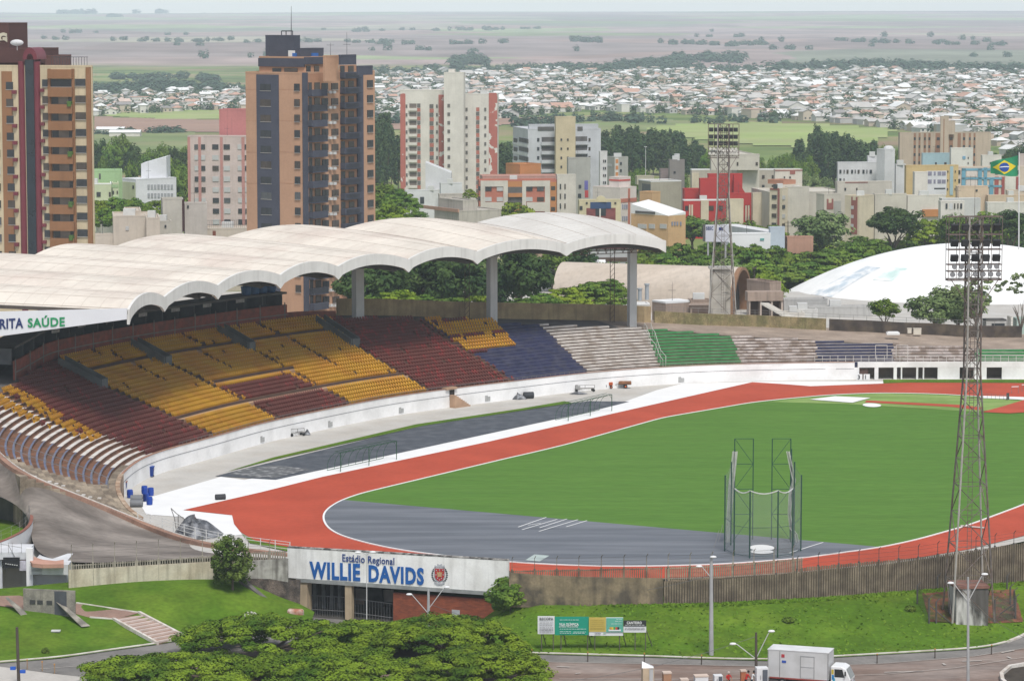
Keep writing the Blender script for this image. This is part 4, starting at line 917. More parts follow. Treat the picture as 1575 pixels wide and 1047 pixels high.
for k in range(4): pan.face([q4[k], q4[(k + 1) % 4], q4[(k + 1) % 4] - Nv * .5, q4[k] - Nv * .5])
pan = pan.build('name_panel', M_pan, ent)
b = MB(); e_ = [onP(442, 840.6, .02), onP(781, 860.6, .02)]; b.obox(e_[0] - Vector((0, 0, .1)), e_[1] - e_[0], -Nv * .54, (0, 0, .13)); b.build('panel_top_stain', mat('black_mould', (.07, .065, .06), .95, .4, 2, (.45, .43, .40), .8), ent)
M_ink = mat('sign_blue', (.012, .10, .34), .6, .1, 2); M_ink2 = mat('sign_dark_blue', (.03, .06, .20), .6)
def sign_text(s, x0, x1, yb0, yb1, yt, m, bold):
 bold *= .9; a, c, tp = onP(x0, yb0, .05), onP(x1, yb1, .05), onP(x0, yt, .05); ud = c - a; wd = Vector((ud.x, ud.y, 0)).length; h = (tp - a).length
 o = text_obj(s, h / .73, a, (ud.x, ud.y, 0), m, ent, 'lettering', bold=bold, width=wd); sl_ = ud.z / wd; uh = Vector((ud.x, ud.y, 0)).normalized(); w0 = wloc(ent)
 for v in o.data.vertices: v.co.z += (v.co + w0 - a).dot(uh) * sl_
sign_text('WILLIE', 476, 554, 888, 892, 862.5, M_ink, .045); sign_text('DAVIDS', 567, 652, 893, 898, 868, M_ink, .045)
sign_text('Estádio', 526.5, 561, 862.5, 865, 851, M_ink2, .015); sign_text('Regional', 566, 606.5, 865, 868, 854, M_ink2, .015)
def disc(cx, cy, pts, off_, m, nm):
 b = MB(); P = [onP(cx + x, cy + y, off_) for x, y in pts]; b.face(P); b.face([p - Nv * .03 for p in P])
 for k in range(len(P)): b.face([P[k], P[(k + 1) % len(P)], P[(k + 1) % len(P)] - Nv * .03, P[k] - Nv * .03])
 return b.build(nm, m, ent)
cx, cy = 676, 882.5
M_crd = mat('crest_dark', (.05, .055, .06), .8); M_crr = mat('crest_red', (.40, .03, .03), .7); M_crw = mat('crest_grey', (.42, .43, .45), .8); M_crg = mat('crest_gold', (.55, .36, .18), .7)
for sgn in (-1, 1):
 for k in range(9):
  t = -1.1 + k * .28; x, y = sgn * 11.3 * math.cos(t * .85), 13 * math.sin(t * .85) + 1
  disc(cx + x, cy + y, [(-1.9, -.3), (0, -1.3), (1.9, .4), (0, 1.0)], .05, M_crd, 'crest_leaf')
disc(cx, cy - 13, [(-8, 2.6), (-7.5, -1), (-4, .2), (-3.5, -3.2), (0, -1.4), (3.5, -3.2), (4, .2), (7.5, -1), (8, 2.6)], .05, M_crw, 'crest_crown')
disc(cx, cy, [(-8.2, -9.5), (8.2, -9), (8.4, 4), (5.5, 9.5), (0, 12.4), (-5.5, 9.3), (-8.4, 4)], .06, M_crw, 'crest_shield')
disc(cx, cy, [(-7.2, -8.6), (7.2, -8.1), (7.4, 3.6), (4.8, 8.6), (0, 11.2), (-4.8, 8.4), (-7.4, 3.6)], .09, M_crr, 'crest_field')
disc(cx, cy - .5, [(-4.5, -3.6), (-2, -1.5), (0, -4), (2, -1.5), (4.5, -3.4), (3, 2), (3.2, 4.6), (-3.2, 4.6), (-3, 2)], .12, M_crg, 'crest_figure')
for x, y in ((-5, -6), (0, -6.5), (5, -6), (-5.6, 1), (5.6, 1), (-3, 6), (3, 6.3), (0, 8.6)): disc(cx + x, cy + y, [(.9 * math.cos(t), .9 * math.sin(t)) for t in np.arange(0, 6.2, 1.05)], .12, M_crw, 'crest_star')
disc(cx, cy + 13, [(-8, -2.5), (-3, .6), (3, .8), (8, -2.2), (8, .6), (3, 3), (-3, 2.8), (-8, .2)], .1, M_crw, 'crest_ribbon')
M_ebrick = mat('orange_red_brick', (.235, .066, .032), .9, .2, 1.5, (.13, .045, .03), .5, sc3=(1, 1, 3), fine=.2); M_tanp = mat('tan_pillar', (.42, .33, .22), .9, .15, .8, streak=.3)
b = MB(); b.face([onP(442, 888, -.02), onP(781, 911, -.02), onP(781, 911, -9), onP(442, 888, -9)]); b.build('soffit', mat('dirty_soffit', (.25, .24, .22), .9, .2, 1), ent)
b = MB(); q5 = [onP(455, 888.5, .12), onP(781, 911, .12)]; b.obox(q5[0] - Vector((0, 0, .42)), q5[1] - q5[0], -Nv * 1.0, (0, 0, .4)); b.build('beam', mat('grey_beam', (.26, .27, .26), .9, .2, 1), ent)
pbox(605, 800, 911, 1000, -.25, .5, M_ebrick, 'brick_wall'); pbox(462, 473, 893, 985, .0, .8, M_tanp, 'pillar'); pbox(531, 541, 899, 985, 0, .7, M_tanp, 'pillar'); pbox(473, 477, 893, 985, -.6, .5, M_tanp, 'pillar')
pbox(695, 707, 937, 953, -.2, .1, mat('grey_shutter', (.36, .38, .38), .8, .1, 3), 'window')
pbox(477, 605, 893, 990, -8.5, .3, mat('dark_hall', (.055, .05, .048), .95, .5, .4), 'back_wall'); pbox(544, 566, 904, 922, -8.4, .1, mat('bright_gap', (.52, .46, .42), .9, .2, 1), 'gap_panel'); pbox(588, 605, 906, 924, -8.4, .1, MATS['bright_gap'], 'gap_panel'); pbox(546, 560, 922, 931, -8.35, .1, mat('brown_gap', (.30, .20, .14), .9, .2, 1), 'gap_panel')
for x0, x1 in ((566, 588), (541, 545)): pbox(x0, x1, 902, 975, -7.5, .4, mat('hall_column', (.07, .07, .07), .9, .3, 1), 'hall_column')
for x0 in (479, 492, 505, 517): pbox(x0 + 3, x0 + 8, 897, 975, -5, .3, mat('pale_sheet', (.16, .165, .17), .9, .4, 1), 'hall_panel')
b = MB(); M_bars = mat('gate_bars', (.16, .16, .16), .6, .2, 2)
for x0, x1, y0, y1 in ((477, 530, 915, 918), (542, 604, 920, 928)):
 a, c = onP(x0, y0, -.9), onP(x1, y1, -.9)
 b.tube(a, c, .04, n=4); b.tube(a - Vector((0, 0, 1.5)), c - Vector((0, 0, 1.5)), .04, n=4)
 for f in np.linspace(0, 1, 15): p = a.lerp(c, f); b.tube(p, p - Vector((0, 0, 3)), .02 if int(f * 14) % 5 else .05, n=4)
b.build('gate', M_bars, ent)
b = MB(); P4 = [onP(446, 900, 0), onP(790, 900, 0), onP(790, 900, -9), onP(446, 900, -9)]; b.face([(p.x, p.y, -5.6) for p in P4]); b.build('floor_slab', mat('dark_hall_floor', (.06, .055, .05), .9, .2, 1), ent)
sw = empty('stone_retaining_wall', G(420, 920, -2.5), 'dark rough stone retaining wall sloping down beside the entrance', 'wall')
b = MB(); q6 = [G(372, 893, -1.0), G(445, 892, -.95), G(462, 893, -.9), G(466, 952, -4.3), G(440, 952, -4.2)]; b.face([q6[0] + Vector((0, .4, .2)), q6[2] + Vector((0, .4, .1)), Vector((q6[2].x, q6[2].y - 1.6, -4.9)), Vector((q6[0].x + 3.5, q6[0].y - 6, -4.9))])
b.build('stone_face', mat('black_rubble_stone', (.05, .042, .036), .95, .5, 1.3, (.13, .10, .08), .7, bump=.8, fine=.4), sw)
b = MB(); c0, c1 = G(374, 894, -.9), G(442, 951, -4.0); b.obox(c0, c1 - c0, (-.45, -.2, 0), (0, 0, .45)); b.build('sloping_coping', mat('dark_grey_coping', (.11, .10, .095), .95, .3, .8), sw)
dr = empty('rusty_block', G(455, 955, -4.6), 'white block stained with rust at the foot of the dark stone wall', 'block')
b = MB(); a = G(441, 958, -4.3); b.obox(a, (1.7, -.4, 0), (.1, .9, 0), (0, 0, 1.45)); o = b.build('block_body', mat('rust_stained_white', (.62, .50, .43), .9, .2, 1.2, (.30, .10, .05), .9, thr=(.44, .58)), dr)
md = o.modifiers.new('bevel', 'BEVEL'); md.width = .25; md.segments = 3
mo = empty('memorial_slab', BL_(72, 950), 'weathered concrete memorial slab with small plaques and slanted props on the lawn', 'monument')
p0 = BL_(36, 938); p1 = BL_(116, 950); p0.z = p1.z = min(p0.z, p1.z) + .15; u = (p1 - p0); u.z = 0
M_mon = mat('lichen_concrete', (.27, .25, .21), .95, .25, .9, (.10, .095, .085), .6, streak=.5, fine=.15)
zt = ZAT(905, p0.y) - p0.z
b = MB(); b.obox(p0, u, (0, .3, 0), (0, 0, zt)); b.build('slab', M_mon, mo)
un = u.normalized()
b = MB(); b.obox(p0 + un * 3.35 - Vector((0, .05, -.1)), un * 1.3, (0, .06, 0), (0, 0, zt - .2)); b.build('dark_panel', mat('slate_panel', (.07, .075, .085), .8, .2, 1.5), mo)
for s in (.7, 1.5, 2.5): b = MB(); b.obox(p0 + un * s + Vector((0, -.05, zt * .42)), un * .6, (0, .06, 0), (0, 0, .42)); b.build('plaque', mat('dark_plaque', (.05, .05, .05), .6), mo)
for s, d1 in ((.3, -1.6), (4.9, -1.3)):
 a = p0 + un * s; b = MB(); top = a + Vector((0, 0, zt * .75)); ft = a + Vector((1.6 if d1 > -1.5 else .7, -2.6, -.55)); bk_ = a + Vector((-2.2 if d1 < -1.5 else -1.6, .5, zt * .62))
 b.raw([bk_, a + Vector((0, 0, .0)), ft, bk_ + Vector((.2, .4, 0)), a + Vector((.25, .3, 0)), ft + Vector((.8, .5, 0))], [(0, 1, 2), (5, 4, 3), (0, 3, 4, 1), (1, 4, 5, 2), (2, 5, 3, 0)]); b.build('slanted_prop', M_mon, mo)
b = MB(); a = BL_(86, 971); b.box(a + Vector((0, 0, .1)), (.9, .6, .12)); tag(b.build('pale_slab', mat('pale_lid', (.6, .6, .58), .8)), 'small pale concrete lid lying in the left lawn', 'lid')
b = MB(); a = BL_(385, 947); 
for k in range(5): b.lathe(a + Vector((.35 * math.cos(k * 1.3), .35 * math.sin(k * 1.3), 0)), [(.4, 0), (.34, .22), (.15, .4), (0, .42)], 7)
tag(b.build('white_sack', mat('crumpled_white', (.62, .60, .56), .8, .2, 3)), 'crumpled whitish sack on the lawn near the stone retaining wall', 'sack')
M_post = mat('thin_board_post', (.10, .09, .075), .8, .2, 2)
def board(name, label, rects, posts, props):
 """rects: (x0,x1,y0,y1,material,name) on a common plane"""
 D = BR_(rects[0][0], 1000.5).y; root = empty(name, GD((rects[0][0] + rects[0][1]) / 2, 985, D), label, 'sign', 'site boards on the grass bank')
 for k, (x0, x1, y0, y1, m, nm) in enumerate(rects):
  a, c = GD(x0, y1, D - .04 * k), GD(x1, y0, D - .04 * k); b = MB(); b.obox(a, (c.x - a.x, 0, 0), (0, .08, 0), (0, 0, c.z - a.z)); b.build(nm, m, root)
 for x, y in posts:
  p = BR_(x, y); b = MB(); t = GD(x, rects[0][3] - 6, D + .15); b.tube(Vector((t.x, D + .15, bank_z(x, y, TR_px, KR_px) - .3)), t, .05, n=5); b.build('post', M_post, root)
 for x, x2, y in props:
  t = GD(x, rects[0][3] - 3, D + .2); p = BR_(x2, y); b = MB(); b.tube(t, p, .05, n=5); b.build('prop', M_post, root)
 return root, D
wpan = mat('white_board', (.72, .73, .74), .6, .03, 1); gpan = mat('green_board', (.01, .26, .17), .6, .04, 1); ypan = mat('mustard_board', (.55, .43, .10), .6, .04, 1); tpan = mat('teal_board', (.10, .36, .27), .6, .05, 1); kpan = mat('black_board', (.025, .028, .026), .6)
inkw = mat('board_ink_white', (.78, .80, .78), .6); inkd = mat('board_ink_dark', (.06, .06, .08), .6)
def btext(root, D, s, x0, x1, yb, yt, m, bold=0):
 a, c, tp = GD(x0, yb, D - .09), GD(x1, yb, D - .09), GD(x0, yt, D - .09); text_obj(s, (tp.z - a.z) / .73, a, (1, 0, 0), m, root, 'lettering', bold=bold, width=c.x - a.x, depth=.005)
def bline(root, D, x0, x1, y, m, h=.9):
 a, c = GD(x0, y, D - .09), GD(x1, y, D - .09); b = MB(); n = max(int((x1 - x0) / 2.2), 2); jr = random.Random(int(x0 * 7 + y))
 x = a.x
 while x < c.x - .05:
  w_ = jr.uniform(.1, .35); b.obox((x, a.y, a.z), (min(w_, c.x - x), 0, 0), (0, .02, 0), (0, 0, h / 15)); x += w_ + .06
 b.build('text_line', m, root)
r1, D1 = board('site_board', 'white site board, leftmost of the boards on the grass bank', [(827, 853, 947, 974.5, wpan, 'panel')], [(851, 1000), (833, 995)], [(834, 840, 992)])
btext(r1, D1, 'RECOPA', 830, 851, 953, 949, inkd, .02)
for y in (957.5, 961, 965, 967, 969, 971.5): bline(r1, D1, 830, 851, y, inkd, .6)
r2, D2 = board('site_board', 'green site board reading Vila Olímpica on the grass bank', [(853.5, 905.5, 948, 976, gpan, 'panel')], [(863, 1000), (904, 1003)], [(867, 871, 993), (905, 909, 992)])
btext(r2, D2, 'VILA OLÍMPICA', 860, 890, 961.5, 957.5, inkw, .03); btext(r2, D2, 'ESTÁDIO WILLIE DAVIDS', 860, 889, 964.2, 962, inkw, .01)
for y, x1 in ((953, 890), (967, 903), (971, 878), (973.3, 880)): bline(r2, D2, 861, x1, y, inkw, .5)
bline(r2, D2, 882, 901, 971.5, inkw, .5); bline(r2, D2, 881, 900, 973.5, inkw, .5)
r3, D3 = board('site_board', 'mustard and teal site board with white lower band on the grass bank', [(906, 958.5, 949, 977, wpan, 'panel'), (906, 932, 949, 971, ypan, 'mustard_field'), (932.5, 958.5, 950, 971.5, tpan, 'teal_field'), (936, 955, 967.5, 970, wpan, 'white_strip')], [(915, 1000), (953, 1000)], [(958, 963, 993)])
for y in (953, 956, 959, 962, 965, 967): bline(r3, D3, 908, 930, y, mat('mustard_ink', (.40, .30, .07), .6), .4)
for k, (x, c) in enumerate(((939, (.6, .3, .05)), (942, (.7, .55, .05)), (945, (.05, .3, .08)), (948, (.6, .08, .04)), (951, (.02, .02, .02)))):
 a = GD(x, 967.5, D3 - .1); b = MB(); b.box(a + Vector((0, -.02, .12)), (.18, .03, .24)); b.build('emblem', mat('emblem_%s' % ('ochre', 'yellow', 'leaf', 'red', 'black')[k], c, .6), r3)
for y, x0, x1 in ((952, 948, 957), (955, 946, 957), (959, 940, 956)): bline(r3, D3, x0, x1, y, inkw, .4)
btext(r3, D3, 'CAIXA', 915, 924, 974.5, 972.5, inkd, .03); bline(r3, D3, 928, 933, 973.5, mat('emblem_leaf', (.05, .3, .08), .6), .8)
r4, D4 = board('site_board', 'black and white site board, rightmost of the boards on the grass bank', [(959, 994, 953.5, 972, wpan, 'panel'), (959, 994, 953.5, 962.5, kpan, 'black_field')], [(977, 1000), (993, 1004)], [(994, 1003, 993)])
btext(r4, D4, 'CANTEIRO', 964, 987, 959, 955, inkw, .03)
for y, m in ((961, inkw), (965.5, inkd), (967, inkd)): bline(r4, D4, 961, 992, y, m, .5)
M_cpole = mat('grey_concrete_pole', (.36, .36, .36), .9, .12, 1, streak=.2); M_wpole = mat('dark_timber_pole', (.075, .06, .05), .95, .25, 1); M_lampw = mat('white_lamp_head', (.78, .78, .78), .5, .03, 1); M_arm = mat('pale_lamp_arm', (.55, .55, .54), .6, .08, 1)
def lamp(label, px, ytop, ybase, z0, lamps, m, r=.13, name='street_lamp'):
 base = G(px, ybase, z0) if ybase else None
 root = empty(name, base, label, 'street lamp'); D = base.y; top = GD(px, ytop, D); top.x = base.x + (top.x - base.x) * 1.0
 b = MB(); b.tube(base, top, r * 1.25, r * .75, 8); b.build('pole', m, root)
 for (lx, ly, ay) in lamps:
  e = GD(lx, ly, D - .2); a = base.lerp(top, (ZAT(ay, D) - base.z) / (top.z - base.z)); mid = a.lerp(e, .85) + Vector((0, 0, .12)); b = MB(); b.path([a, mid, e], .045, 5); ar = b.build('arm', M_arm, root)
  sgn = 1 if lx > px else -1
  h = MB(); h.lathe(e + Vector((sgn * .1, 0, -.1)), [(0, -.06), (.16, -.02), (.22, .06), (.16, .16), (0, .2)], 10, sx=1.5); h.build('lamp_head', M_lampw, ar)
 return root
lamp('white double armed lamp in front of the stadium entrance openings', 564, 850, 962, -4.5, [(552, 848.5, 853), (572, 848, 853)], mat('white_steel_pole', (.6, .6, .58), .6, .05, 1), .05)
lamp('grey lamp post with two long arms in front of the brick wall', 659, 906, 966, -4.5, [(631, 913, 943), (686, 902, 936)], M_cpole, .15)
lamp('tall concrete lamp post at the kerb right of the site boards', 1094, 856, 1007, -3.75, [(1077, 870, 888), (1095.5, 855.5, 884)], M_cpole, .19)
lamp('dark timber lamp post with white arms beside the truck', 1163, 972, 1056, ZS, [(1129, 989, 1013), (1185, 969.5, 1012)], M_wpole, .13)
lamp('slender grey lamp post in front of the near floodlight tower', 1489, 887, 1056, ZS, [(1464, 895.5, 925), (1513, 882, 925)], M_cpole, .12)
up = empty('utility_pole', G(29, 1052, ZS), 'dark timber pole with blue fittings at the lower left corner', 'pole'); D = G(29, 1052, ZS).y
b = MB(); b.tube(G(29, 1052, ZS), GD(26, 964, D), .16, .13, 8); b.build('pole', M_wpole, up)
for x0, y0 in ((20, 1027), (35, 1032)): b = MB(); a = GD(x0, y0, D - .2); b.box(a, (.5, .3, .28)); b.build('blue_fitting', mat('bright_blue_box', (.02, .09, .42), .5), up)
for k, (px, py, side) in enumerate(((818, 1013.5, 0), (904, 1017.5, 0), (991, 1019, 0), (1079, 1022, 0), (1349, 1020, 0), (1438, 1012, 0), (1525, 1006, 0), (42, 1029, 1), (65, 1032, 1), (84, 1036, 1))):
 p = G(px, py, ZS); b = MB(); b.tube(p, p + Vector((0, 0, .95)), .055, n=6); b.tube(p + Vector((0, 0, .88)), p + Vector((0, 0, 1.0)), .075, n=6, m=1)
 wh = ['leftmost of the bollards right of the tree clump, below the white board', 'below the joint of the green and mustard boards', 'just below the rightmost site board', 'in front of the tall kerb lamp post', 'right of the truck cab', 'left of the slender lamp post', 'furthest right on the lane, beside the floodlight tower', 'left of the three by the pale paving', 'middle of the three by the pale paving', 'right of the three by the pale paving'][k]
 o = b.build('bollard', [M_wpole if not side else mat('tan_bollard', (.30, .20, .12), .9), mat('ochre_cap', (.45, .22, .06), .8)]); tag(o, 'slim road bollard, ' + wh, 'bollard', 'bollards along the lane')
M_gpost = mat('dark_green_post', (.012, .06, .045), .5, .1, 2); M_gsteel = mat('thin_green_steel', (.02, .075, .035), .6, .15, 2)
cage = empty('hammer_cage', G(1172, 850), 'tall dark green hammer throwing cage with loose white nets on the grey mat', 'throwing cage')
fp = [(1114.6, 847, 730.5), (1129, 854, 751), (1153, 858, 754.5), (1196, 857, 754), (1218.6, 854, 751), (1231.6, 847, 730)]
bp = [(1124, 838, 710), (1129, 833, 690), (1221, 838, 710), (1216, 833, 690)]
pts = []
for (x, yb, yt) in fp + bp:
 p = G(x, yb, .12); t = GD(x, yt, p.y); b = MB(); b.tube(p, (p.x, p.y, t.z), .075, n=6); b.build('post', M_gpost, cage); pts.append((p, Vector((p.x, p.y, t.z))))
M_net = mat('pale_net', (.34, .38, .36), .9, .1, 2, alpha=.20); M_netw = mat('white_net_folds', (.66, .66, .63), .9, .15, 2, alpha=.72)
seq = [7, 6, 0, 1, 2, 3, 4, 5, 8, 9]
def net_panel(a, c, nm='net'):
 (p0, t0), (p1, t1) = a, c; rows = []
 for f in np.linspace(0, 1, 7): rows.append([p0.lerp(p1, f).lerp(t0.lerp(t1, f), g) - Vector((0, 0, .25 * math.sin(math.pi * f) * g)) for g in np.linspace(0, 1, 6)])
 b = MB(); b.grid(rows); return b.build(nm, M_net, cage)
for a, c in ((0, 1), (1, 2), (2, 3), (3, 4), (4, 5), (0, 6), (6, 7), (5, 8), (8, 9)): net_panel(pts[a], pts[c])
b = MB()
for a, c in ((0, 1), (1, 2), (2, 3), (3, 4), (4, 5)):
 for f in (.03, .45): b.tube(pts[a][0].lerp(pts[a][1], f), pts[c][0].lerp(pts[c][1], f), .03, n=4)
b.build('rope', mat('dark_rope', (.05, .08, .09), .8), cage)
b = MB()
for a, c in ((1, 2), (2, 3), (3, 4)):
 for f0, f1 in zip(np.linspace(0, 1, 7), np.linspace(0, 1, 7)[1:]):
  P = [pts[a][1].lerp(pts[c][1], f) - Vector((0, 0, .35 * math.sin(math.pi * f))) for f in (f0, f1)]; b.tube(P[0], P[1], .07, n=4)
b.build('net_edge', mat('white_rope_edge', (.6, .62, .6), .9), cage)
def drape(path, wd):
 b = MB(); rows = []
 for (x, y) in path:
  D = 337.5; a = GD(x, y, D); rows.append([a + Vector((wd * q, .25 * math.sin(q * 9 + a.z), 0)) for q in np.linspace(-.5, .5, 7)])
 b.grid(rows); b.build('net_curtain', M_netw, cage)
drape([(1130.5, 694), (1128.5, 715), (1125, 740), (1124, 760), (1121, 800), (1119, 843)], .62)
drape([(1212, 694), (1217, 718), (1221, 738), (1216, 760), (1214, 790), (1217, 812), (1224, 822), (1227, 845)], .42)
for x0, x1 in ((1129, 1157.5), (1186.5, 1215)):
 p, q = G(x0, 829, .12), G(x1, 829, .12); zt = ZAT(674.5, p.y); h = zt - .12; b = MB(); U = Vector((0, 0, 1))
 b.tube(p, p + U * h, .055, n=5); b.tube(q, q + U * h, .055, n=5)
 for f in (.25, .5, .75, 1): b.tube(p + U * h * f, q + U * h * f, .04, n=4)
 fl_ = x0 < 1150
 for k in range(4):
  a, c = (p, q) if (k % 2 == 0) == fl_ else (q, p); b.tube(a + U * h * k / 4, c + U * h * (k + 1) / 4, .035, n=4)
 b.build('gate_frame', M_gpost, cage)
for i, (x0, y0, x1, y1) in enumerate(((1098, 842, 1106, 815), (1105, 833, 1112, 806), (1112, 838, 1118, 806))):
 a = G(x0, y0, .12); c = GD(x1, y1, a.y + .8); b = MB(); b.tube(a, c, .03, n=4); o = b.build('leaning_rod', M_rail); tag(o, 'thin leaning steel rod beside the cage, %s of three' % ('leftmost', 'middle one', 'the one next to the cage')[i], 'rod', 'leaning rods by the cage')
def shelter(px0, py0, px1, py1, h, label, n=9):
 A, B = G(px0, py0, .07), G(px1, py1, .07); u = (B - A); un = u.normalized(); nb = Vector((-un.y, un.x, 0))   # back = away from the track
 root = empty('dugout_frame', (A + B) / 2, label, 'dugout frame', 'bare dugout frames'); U = Vector((0, 0, 1))
 b = MB(); b.tube(A + U * h, B + U * h, .05, n=5); b.tube(A + nb * 2.1, B + nb * 2.1, .04, n=4); b.tube(A + nb * .9 + U * (h + .12), B + nb * .9 + U * (h + .12), .04, n=4); b.build('long_rail', M_gsteel, root)
 for f in (0, .5, 1): p = A + u * f; b = MB(); b.tube(p, p + U * h, .055, n=5); b.tube(p + U * h * .75, p + U * h + un * .7 * (1 if f < .9 else -1), .03, n=4); b.build('front_leg', M_gsteel, root)
 for k in range(n):
  p = A + u * (k / (n - 1)); P = [p + nb * (2.1 * math.sin(t)) + U * (h * .1 + (h * .95) * math.cos(t)) if t > .05 else p + U * h for t in np.linspace(0, 1.57, 7)]; P[-1] = p + nb * 2.1; b = MB(); b.path(P, .035, 4); b.build('arched_rib', M_gsteel, root)
shelter(524, 725, 610, 706, 2.4, 'bare green dugout frame of arched ribs on the dark mat, left one nearer the viewer')
shelter(874, 647, 941, 631.6, 2.4, 'bare green dugout frame of arched ribs at the far end of the dark mat')
M_bin = mat('blue_bin_plastic', (.008, .035, .20), .5, .1, 2); M_binl = mat('bin_lid_blue', (.012, .05, .26), .5, .08, 2)
def bin_(px, py, label, lidm=None, h=1.25):
 p = G(px, py, .03); root = empty('wheelie_bin', p, label, 'bin', 'blue bins by the near end of the stand'); b = MB(); w0, w1 = .36, .45
 b.raw([p + Vector((sx * w0, sy * w0, .12)) for sx, sy in ((-1, -1), (1, -1), (1, 1), (-1, 1))] + [p + Vector((sx * w1, sy * w1, h)) for sx, sy in ((-1, -1), (1, -1), (1, 1), (-1, 1))], [(3, 2, 1, 0), (0, 1, 5, 4), (1, 2, 6, 5), (2, 3, 7, 6), (3, 0, 4, 7), (4, 5, 6, 7)]); b.build('body', M_bin, root)
 b = MB(); b.obox(p + Vector((-.5, -.5, h)), (1, 0, 0), (0, 1, 0), (0, 0, .1)); b.obox(p + Vector((-.3, .4, h - .08)), (.6, 0, 0), (0, .16, 0), (0, 0, .1)); b.build('lid', lidm or M_binl, root)
 for s in (-.35, .35): b = MB(); b.tube(p + Vector((s - .05, .3, .13)), p + Vector((s + .05, .3, .13)), .13, n=8); b.build('wheel', mat('black_rubber', (.02, .02, .02), .9), root)
bin_(231.5, 733, 'blue wheelie bin against the white field wall, right of the short white post')
bin_(189.5, 758, 'blue wheelie bin with a brown lid beside the rounded wall end', mat('brown_bin_lid', (.25, .09, .05), .7), 1.35)
for px, py, z, nm in ((224.5, 770, 0, 'topmost of the heap'), (222.5, 772, 1.0, 'lying on the heap'), (230, 776, 0, 'right front of the heap'), (232, 769, .55, 'right rear of the heap'), (200, 765, 0, 'behind the grey rolls')):
 p = G(px, py, .03) + Vector((0, 0, z)); b = MB(); b.lathe(p, [(0, 0), (.34, .02), (.38, .3), (.38, .75), (.34, .95), (.3, .98), (0, .98)], 12); o = b.build('blue_drum', mat('blue_drum_plastic', (.01, .05, .30), .4, .1, 2), None, p); tag(o, 'blue plastic drum by the grey rolls, ' + nm, 'drum', 'heap of blue drums')
def roll(px, py, z, L_, r, ang, label, m):
 p = G(px, py, .03) + Vector((0, 0, z + r)); u = Vector((math.cos(ang), math.sin(ang), 0)); b = MB(); b.tube(p - u * L_ / 2, p + u * L_ / 2, r, n=18); b.tube(p - u * (L_ / 2 + .02), p - u * L_ / 2, r * .5, n=10, m=1); b.tube(p + u * L_ / 2, p + u * (L_ / 2 + .02), r * .5, n=10, m=1); o = b.build('rubber_roll', [m, mat('roll_core', (.02, .02, .022), .9)], None, p); tag(o, label, 'roll', 'rolls of rubber mat')
M_roll = mat('grey_rubber_roll', (.15, .155, .165), .6, .12, 1); M_rollk = mat('black_rubber_roll', (.035, .037, .042), .7, .15, 1)
roll(210, 779, 0, 1.5, .42, .06, 'grey roll of rubber mat lying in front of the others by the rounded wall', M_roll); roll(210, 772, 0, 1.4, .44, .06, 'grey roll of rubber mat behind the front roll by the rounded wall', M_roll)
roll(339, 768, 0, 1.2, .34, .35, 'black roll lying alone near the tip of the red track', M_rollk); roll(813, 612.5, 0, 1.5, .5, .25, 'black roll of rubber mat by the far field wall beside a black heap', M_rollk)
M_tarp = mat('crumpled_black_tarp', (.055, .058, .066), .35, .5, 1.5, (.22, .225, .24), .85, thr=(.48, .62), bump=.9, spec=.6)
def heap(px, py, rx, ry, h, label, seed, m=M_tarp, name='tarpaulin_heap', tail=1.0):
 c = G(px, py, .04); b = MB(); rows = []
 for f in np.linspace(0, 1, 12):
  row = []
  for t in np.linspace(0, 2 * math.pi, 33):
   k = 1 + .18 * vnoise(math.cos(t) * 3, math.sin(t) * 3 + f, seed); ex = tail if math.cos(t) > 0 else 1
   z = h * (1 - f ** 1.6) * (1 + .25 * vnoise(f * 6, math.cos(t) * 5, seed + 1)) * (1 - .25 * max(math.cos(t), 0) * (tail - 1)); row.append(c + Vector((rx * f * k * math.cos(t) * ex, ry * f * k * math.sin(t), max(z, 0))))
  rows.append(row)
 b.grid(rows); return tag(b.build(name, m, None, c), label, 'heap')
heap(300, 822, 2.4, 3.0, 2.1, 'crumpled black tarpaulin heap behind the white railing', 4, tail=1.35)
heap(795, 612.5, 1.1, 1.4, .9, 'small black tarpaulin heap beside a roll by the far field wall', 6, tail=1.2)
np_ = empty('leaning_net_frame', G(271, 822, .03), 'torn net on a leaning frame beside the tarpaulin heap', 'net frame'); D = G(271, 822, .03).y
b = MB(); P = [GD(x, y, D) for x, y in ((272, 820), (268, 795), (263, 781), (271, 789), (289, 801))]; b.path(P, .05, 5); b.tube(GD(274, 792, D), GD(274, 820, D), .05, n=5); b.build('frame', M_rail, np_)
b = MB(); b.face([GD(x, y, D + .05) for x, y in ((271, 820), (268, 794), (276, 793), (289, 802), (283, 820))]); b.build('net', mat('grey_net', (.35, .35, .35), .9, alpha=.45), np_)
rr_ = empty('white_railing', G(320, 830, .3), 'white pipe railing along the end of the field above the ramp road', 'railing')
P = smooth_line([tuple(G(x, y, z)) for x, y, z in ((212, 802, 1.0), (245, 812, .6), (290, 826, .3), (340, 838, .2), (392, 844, .2), (446, 851, .2))], 1.9, 1)
b = MB()
for a, c in zip(P, P[1:]):
 for h in (.95, .5, 1.25): b.tube(Vector(a) + Vector((0, 0, h)), Vector(c) + Vector((0, 0, h)), .035, n=4)
b.build('rail', mat('white_rail_paint', (.7, .7, .68), .6, .08, 2), rr_)
for p in P: b = MB(); b.tube(p, Vector(p) + Vector((0, 0, 1.3)), .05, n=5); b.build('post', MATS['white_rail_paint'], rr_)
